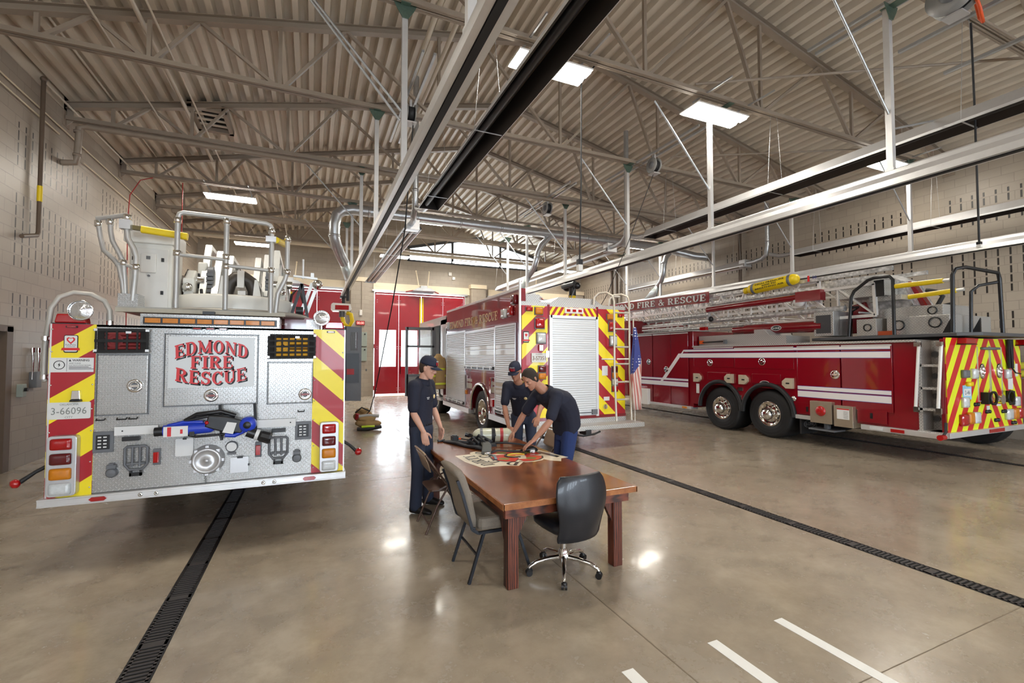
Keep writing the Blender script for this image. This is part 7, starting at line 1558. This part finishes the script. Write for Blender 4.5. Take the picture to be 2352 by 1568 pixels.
    mb.build('polo_shirt', SHIRT, t, remesh=.011, smoothit=3, allsmooth=True)
    mb = MB(); cn = mid+tu*.055; mb.lathe([(.088, -.03), (.072, .03), (.078, .032), (.1, -.022), (.104, -.03)], cn+tf*.012, (tu+tf*.25), 20); mb.build('collar', SHIRT, t)
    mb = MB(); a0 = C(.76)+tf*.134*J.get('wd', 1)
    for dz in (0, -.035, -.07): mb.ball(a0+tu*dz+tf*.0, .006, n=8)
    mb.build('button', BLACKP, t)
    if tag_txt:
        mb = MB()
        for k, (w, dz) in enumerate(((.03, 0), (.018, -.016))):
            c = C(.72)-sv*.085+tf*.118*J.get('wd', 1)+tu*dz; mb.add([c-sv*w-tu*.004+tf*.004, c+sv*w-tu*.004+tf*.012, c+sv*w+tu*.004+tf*.012, c-sv*w+tu*.004+tf*.004], [(0, 1, 2, 3)])
        mb.build('name_stitching', LWHITE, t); mb = MB(); c = C(.72)+sv*.085+tf*.126*J.get('wd', 1); mb.lathe([(0, .006), (.024, .004), (.026, 0)], c, tf, 8); mb.build('chest_badge', GOLD, t)
    # trousers, belt, boots
    mb = MB(); mb.loft([(pe-tu*.06 if 0 else (hL+hR)/2-V((0, 0, .05)), sv*.17, tf*.125), ((hL+hR)/2+V((0, 0, .03)), sv*.17, tf*.13), (C(.06), sv*.158, tf*.118)], 18, pw=2.4)
    for h, k, a in ((hL, V(J['kL']), V(J['aL'])), (hR, V(J['kR']), V(J['aR']))): limb(mb, [h, h.lerp(k, .5), k, k.lerp(a, .5), a+V((0, 0, -.0))], [.1, .088, .072, .07, .072])
    mb.build('trousers', pant, t, remesh=.012, smoothit=3, allsmooth=True)
    mb = MB(); mb.loft([(C(.03), sv*.165, tf*.125), (C(.10), sv*.163, tf*.124)], 24, pw=2.4); mb.build('belt', BELT, t)
    for a, d in ((V(J['aL']), V(J['tL'])), (V(J['aR']), V(J['tR']))):
        d.normalize(); sd = V((-d.y, d.x, 0)); z = V((0, 0, 1)); g = V((a.x, a.y, 0)); mb = MB()
        mb.loft([(g-d*.075+z*.05, sd*.035, z*.045), (g-d*.04+z*.06, sd*.043, z*.058), (g+d*.05+z*.05, sd*.045, z*.05), (g+d*.12+z*.037, sd*.05, z*.036), (g+d*.18+z*.03, sd*.045, z*.028), (g+d*.205+z*.022, sd*.025, z*.018)], 14); mb.cyl(g+z*.05, g+z*.16-d*.01, .05, .052, 12)
        mb.build('boot', SHOE, t, sub=1)
    HR_ = mat('hair_%d' % hair[0], hair, .8, var=.2, vs=90, bmp=.4, bs=200)
    mb = MB(); o = .006 if cap else .012
    mb.loft([(P(0, ofs-(.018 if cap else .008), z), hs*(w+o), f*(d+o-.012)) for z, w, d, ofs in ((-.075, .045, .045, -.02), (-.045, .064, .07, -.014), (-.01, .074, .085, -.010), (.03, .075, .095, -.006), (.07, .07, .092, -.004), (.1, .054, .074, -.004), (.125, .02, .03, -.004))], 20); mb.build('hair', HR_, t)
    if cap:
        mb = MB(); mb.loft([(P(0, -.004, .035), hs*.086, f*.109), (P(0, -.004, .06), hs*.087, f*.11), (P(0, -.004, .10), hs*.078, f*.098), (P(0, -.006, .13), hs*.055, f*.07), (P(0, -.008, .145), hs*.02, f*.025)], 24); mb.ball(P(0, -.008, .147), .008)
        cp = mb.build('baseball_cap', CAPM, t)
        vs = []; n = 10
        for j in range(2):
            for i in range(n+1): a = PI*i/n; r0 = .082 if j == 0 else .082; x = .084*math.cos(a); yv = .055+.05*math.sin(a) if j == 0 else .075+.105*math.sin(a)**.8; vs.append(P(x*(1 if j == 0 else .92), yv, .042-(.018*abs(math.cos(a))**2)-(0 if j == 0 else .014)))
        k = len(vs); vs += [v-hu*.005 for v in vs]
        fs = [(i, i+1, n+2+i, n+1+i) for i in range(n)]+[(k+i, k+n+1+i, k+n+2+i, k+i+1) for i in range(n)]+[(n+1+i, n+2+i, k+n+2+i, k+n+1+i) for i in range(n)]
        mb = MB(); mb.add(vs, fs, 0, True); mb.build('brim', CAPM, cp)
        for s, sz, z, w, m in (('FIRE', .034, .075, .085, LRD), ('EDMOND', .014, .105, .07, LWHITE)):
            mb = MB(); c = P(0, .108-(z-.075)*.4, z); slab(mb, s, c, -hs if 0 else hs*-1, (hu*.92-f*.35).normalized(), sz, 0, width=w, warp=None); 
            for q in range(len(mb.v)):
                a = (mb.v[q]-c).dot(hs); mb.v[q] = mb.v[q]-f*(a*a*6.5)+f*.004
            mb.build('lettering', m, cp)
    return t
SK1 = skin('skin_light', (204, 156, 134)); SK2 = skin('skin_tan', (180, 130, 106))
l1 = V((.6, .8, 0))
person(dict(base=(1.22, 5.44, 0), face=(.80, -.52, -.30), up=(0, 0, 1), head=(1.275, 5.40, 1.675), neck=(1.235, 5.425, 1.55), sL=(1.335, 5.60, 1.465), sR=(1.085, 5.27, 1.465), pelvis=(1.205, 5.445, .99), hL=(1.265, 5.515, .93), hR=(1.155, 5.365, .93), tf=(.8, -.6, 0),
    eL=(1.395, 5.60, 1.17), wL=(1.455, 5.49, .955), dL=(.05, -.2, -1), bL=(.75, .4, 0), eR=(1.075, 5.235, 1.16), wR=(1.175, 5.17, .955), dR=(.22, -.05, -1), bR=(-.2, -.95, 0), th=(1, -1), cL=.75, cR=.45,
    kL=(1.315, 5.55, .50), aL=(1.335, 5.60, .09), kR=(1.145, 5.32, .50), aR=(1.125, 5.33, .09), tL=(.8, -.5, 0), tR=(.75, -.6, 0)), 'standing person in navy polo and cap at the left of the table, arms down', SK1, PANT)
person(dict(base=(2.95, 6.3, 0), face=(-.62, -.62, -.45), up=(0, 0, 1), head=(2.70, 6.03, 1.60), neck=(2.77, 6.13, 1.48), sL=(3.0, 6.08, 1.37), sR=(2.68, 6.28, 1.37), pelvis=(2.98, 6.36, .95), hL=(3.07, 6.30, .9), hR=(2.9, 6.41, .9), tf=(-.55, -.83, 0),
    eL=(3.1, 6.0, 1.1), wL=(2.98, 5.86, .95), dL=(-.5, -.5, -.7), bL=(0, 0, 1), eR=(2.61, 6.22, 1.08), wR=(2.60, 6.04, .80), dR=(-.05, -.85, -.38), bR=(-.2, 0, 1), th=(1, -1), cL=.5, cR=.35,
    kL=(3.05, 6.22, .5), aL=(3.08, 6.28, .09), kR=(2.88, 6.34, .5), aR=(2.88, 6.4, .09), tL=(-.5, -.85, 0), tR=(-.5, -.85, 0)), 'person in navy polo and cap leaning one hand on the far table corner, looking down', SK2, PANT)
person(dict(base=(2.9, 5.0, 0), face=(-.80, -.25, -.62), up=(-.5, 0, .8), head=(2.405, 4.93, 1.545), neck=(2.51, 4.94, 1.46), sL=(2.66, 4.74, 1.34), sR=(2.60, 5.08, 1.37), pelvis=(2.94, 5.0, .93), hL=(2.93, 4.9, .88), hR=(2.93, 5.08, .88), tf=(-.8, 0, -.6), bend=(.07, 0, .05), wd=1.25,
    eL=(2.52, 4.66, 1.06), wL=(2.34, 4.72, .85), dL=(-.75, .25, -.6), bL=(-.3, 0, 1), eR=(2.46, 5.24, 1.08), wR=(2.36, 5.30, .87), dR=(-.5, .2, -.75), bR=(-.5, 0, .8), th=(1, -1), cL=.5, cR=.6,
    kL=(2.85, 4.87, .48), aL=(2.82, 4.85, .09), kR=(2.9, 5.12, .48), aR=(2.86, 5.12, .09), tL=(-1, -.1, 0), tR=(-1, .1, 0)), 'bareheaded person in navy shirt and blue trousers bending over the table', SK2, JEAN, cap=False, hair=(48, 38, 30))
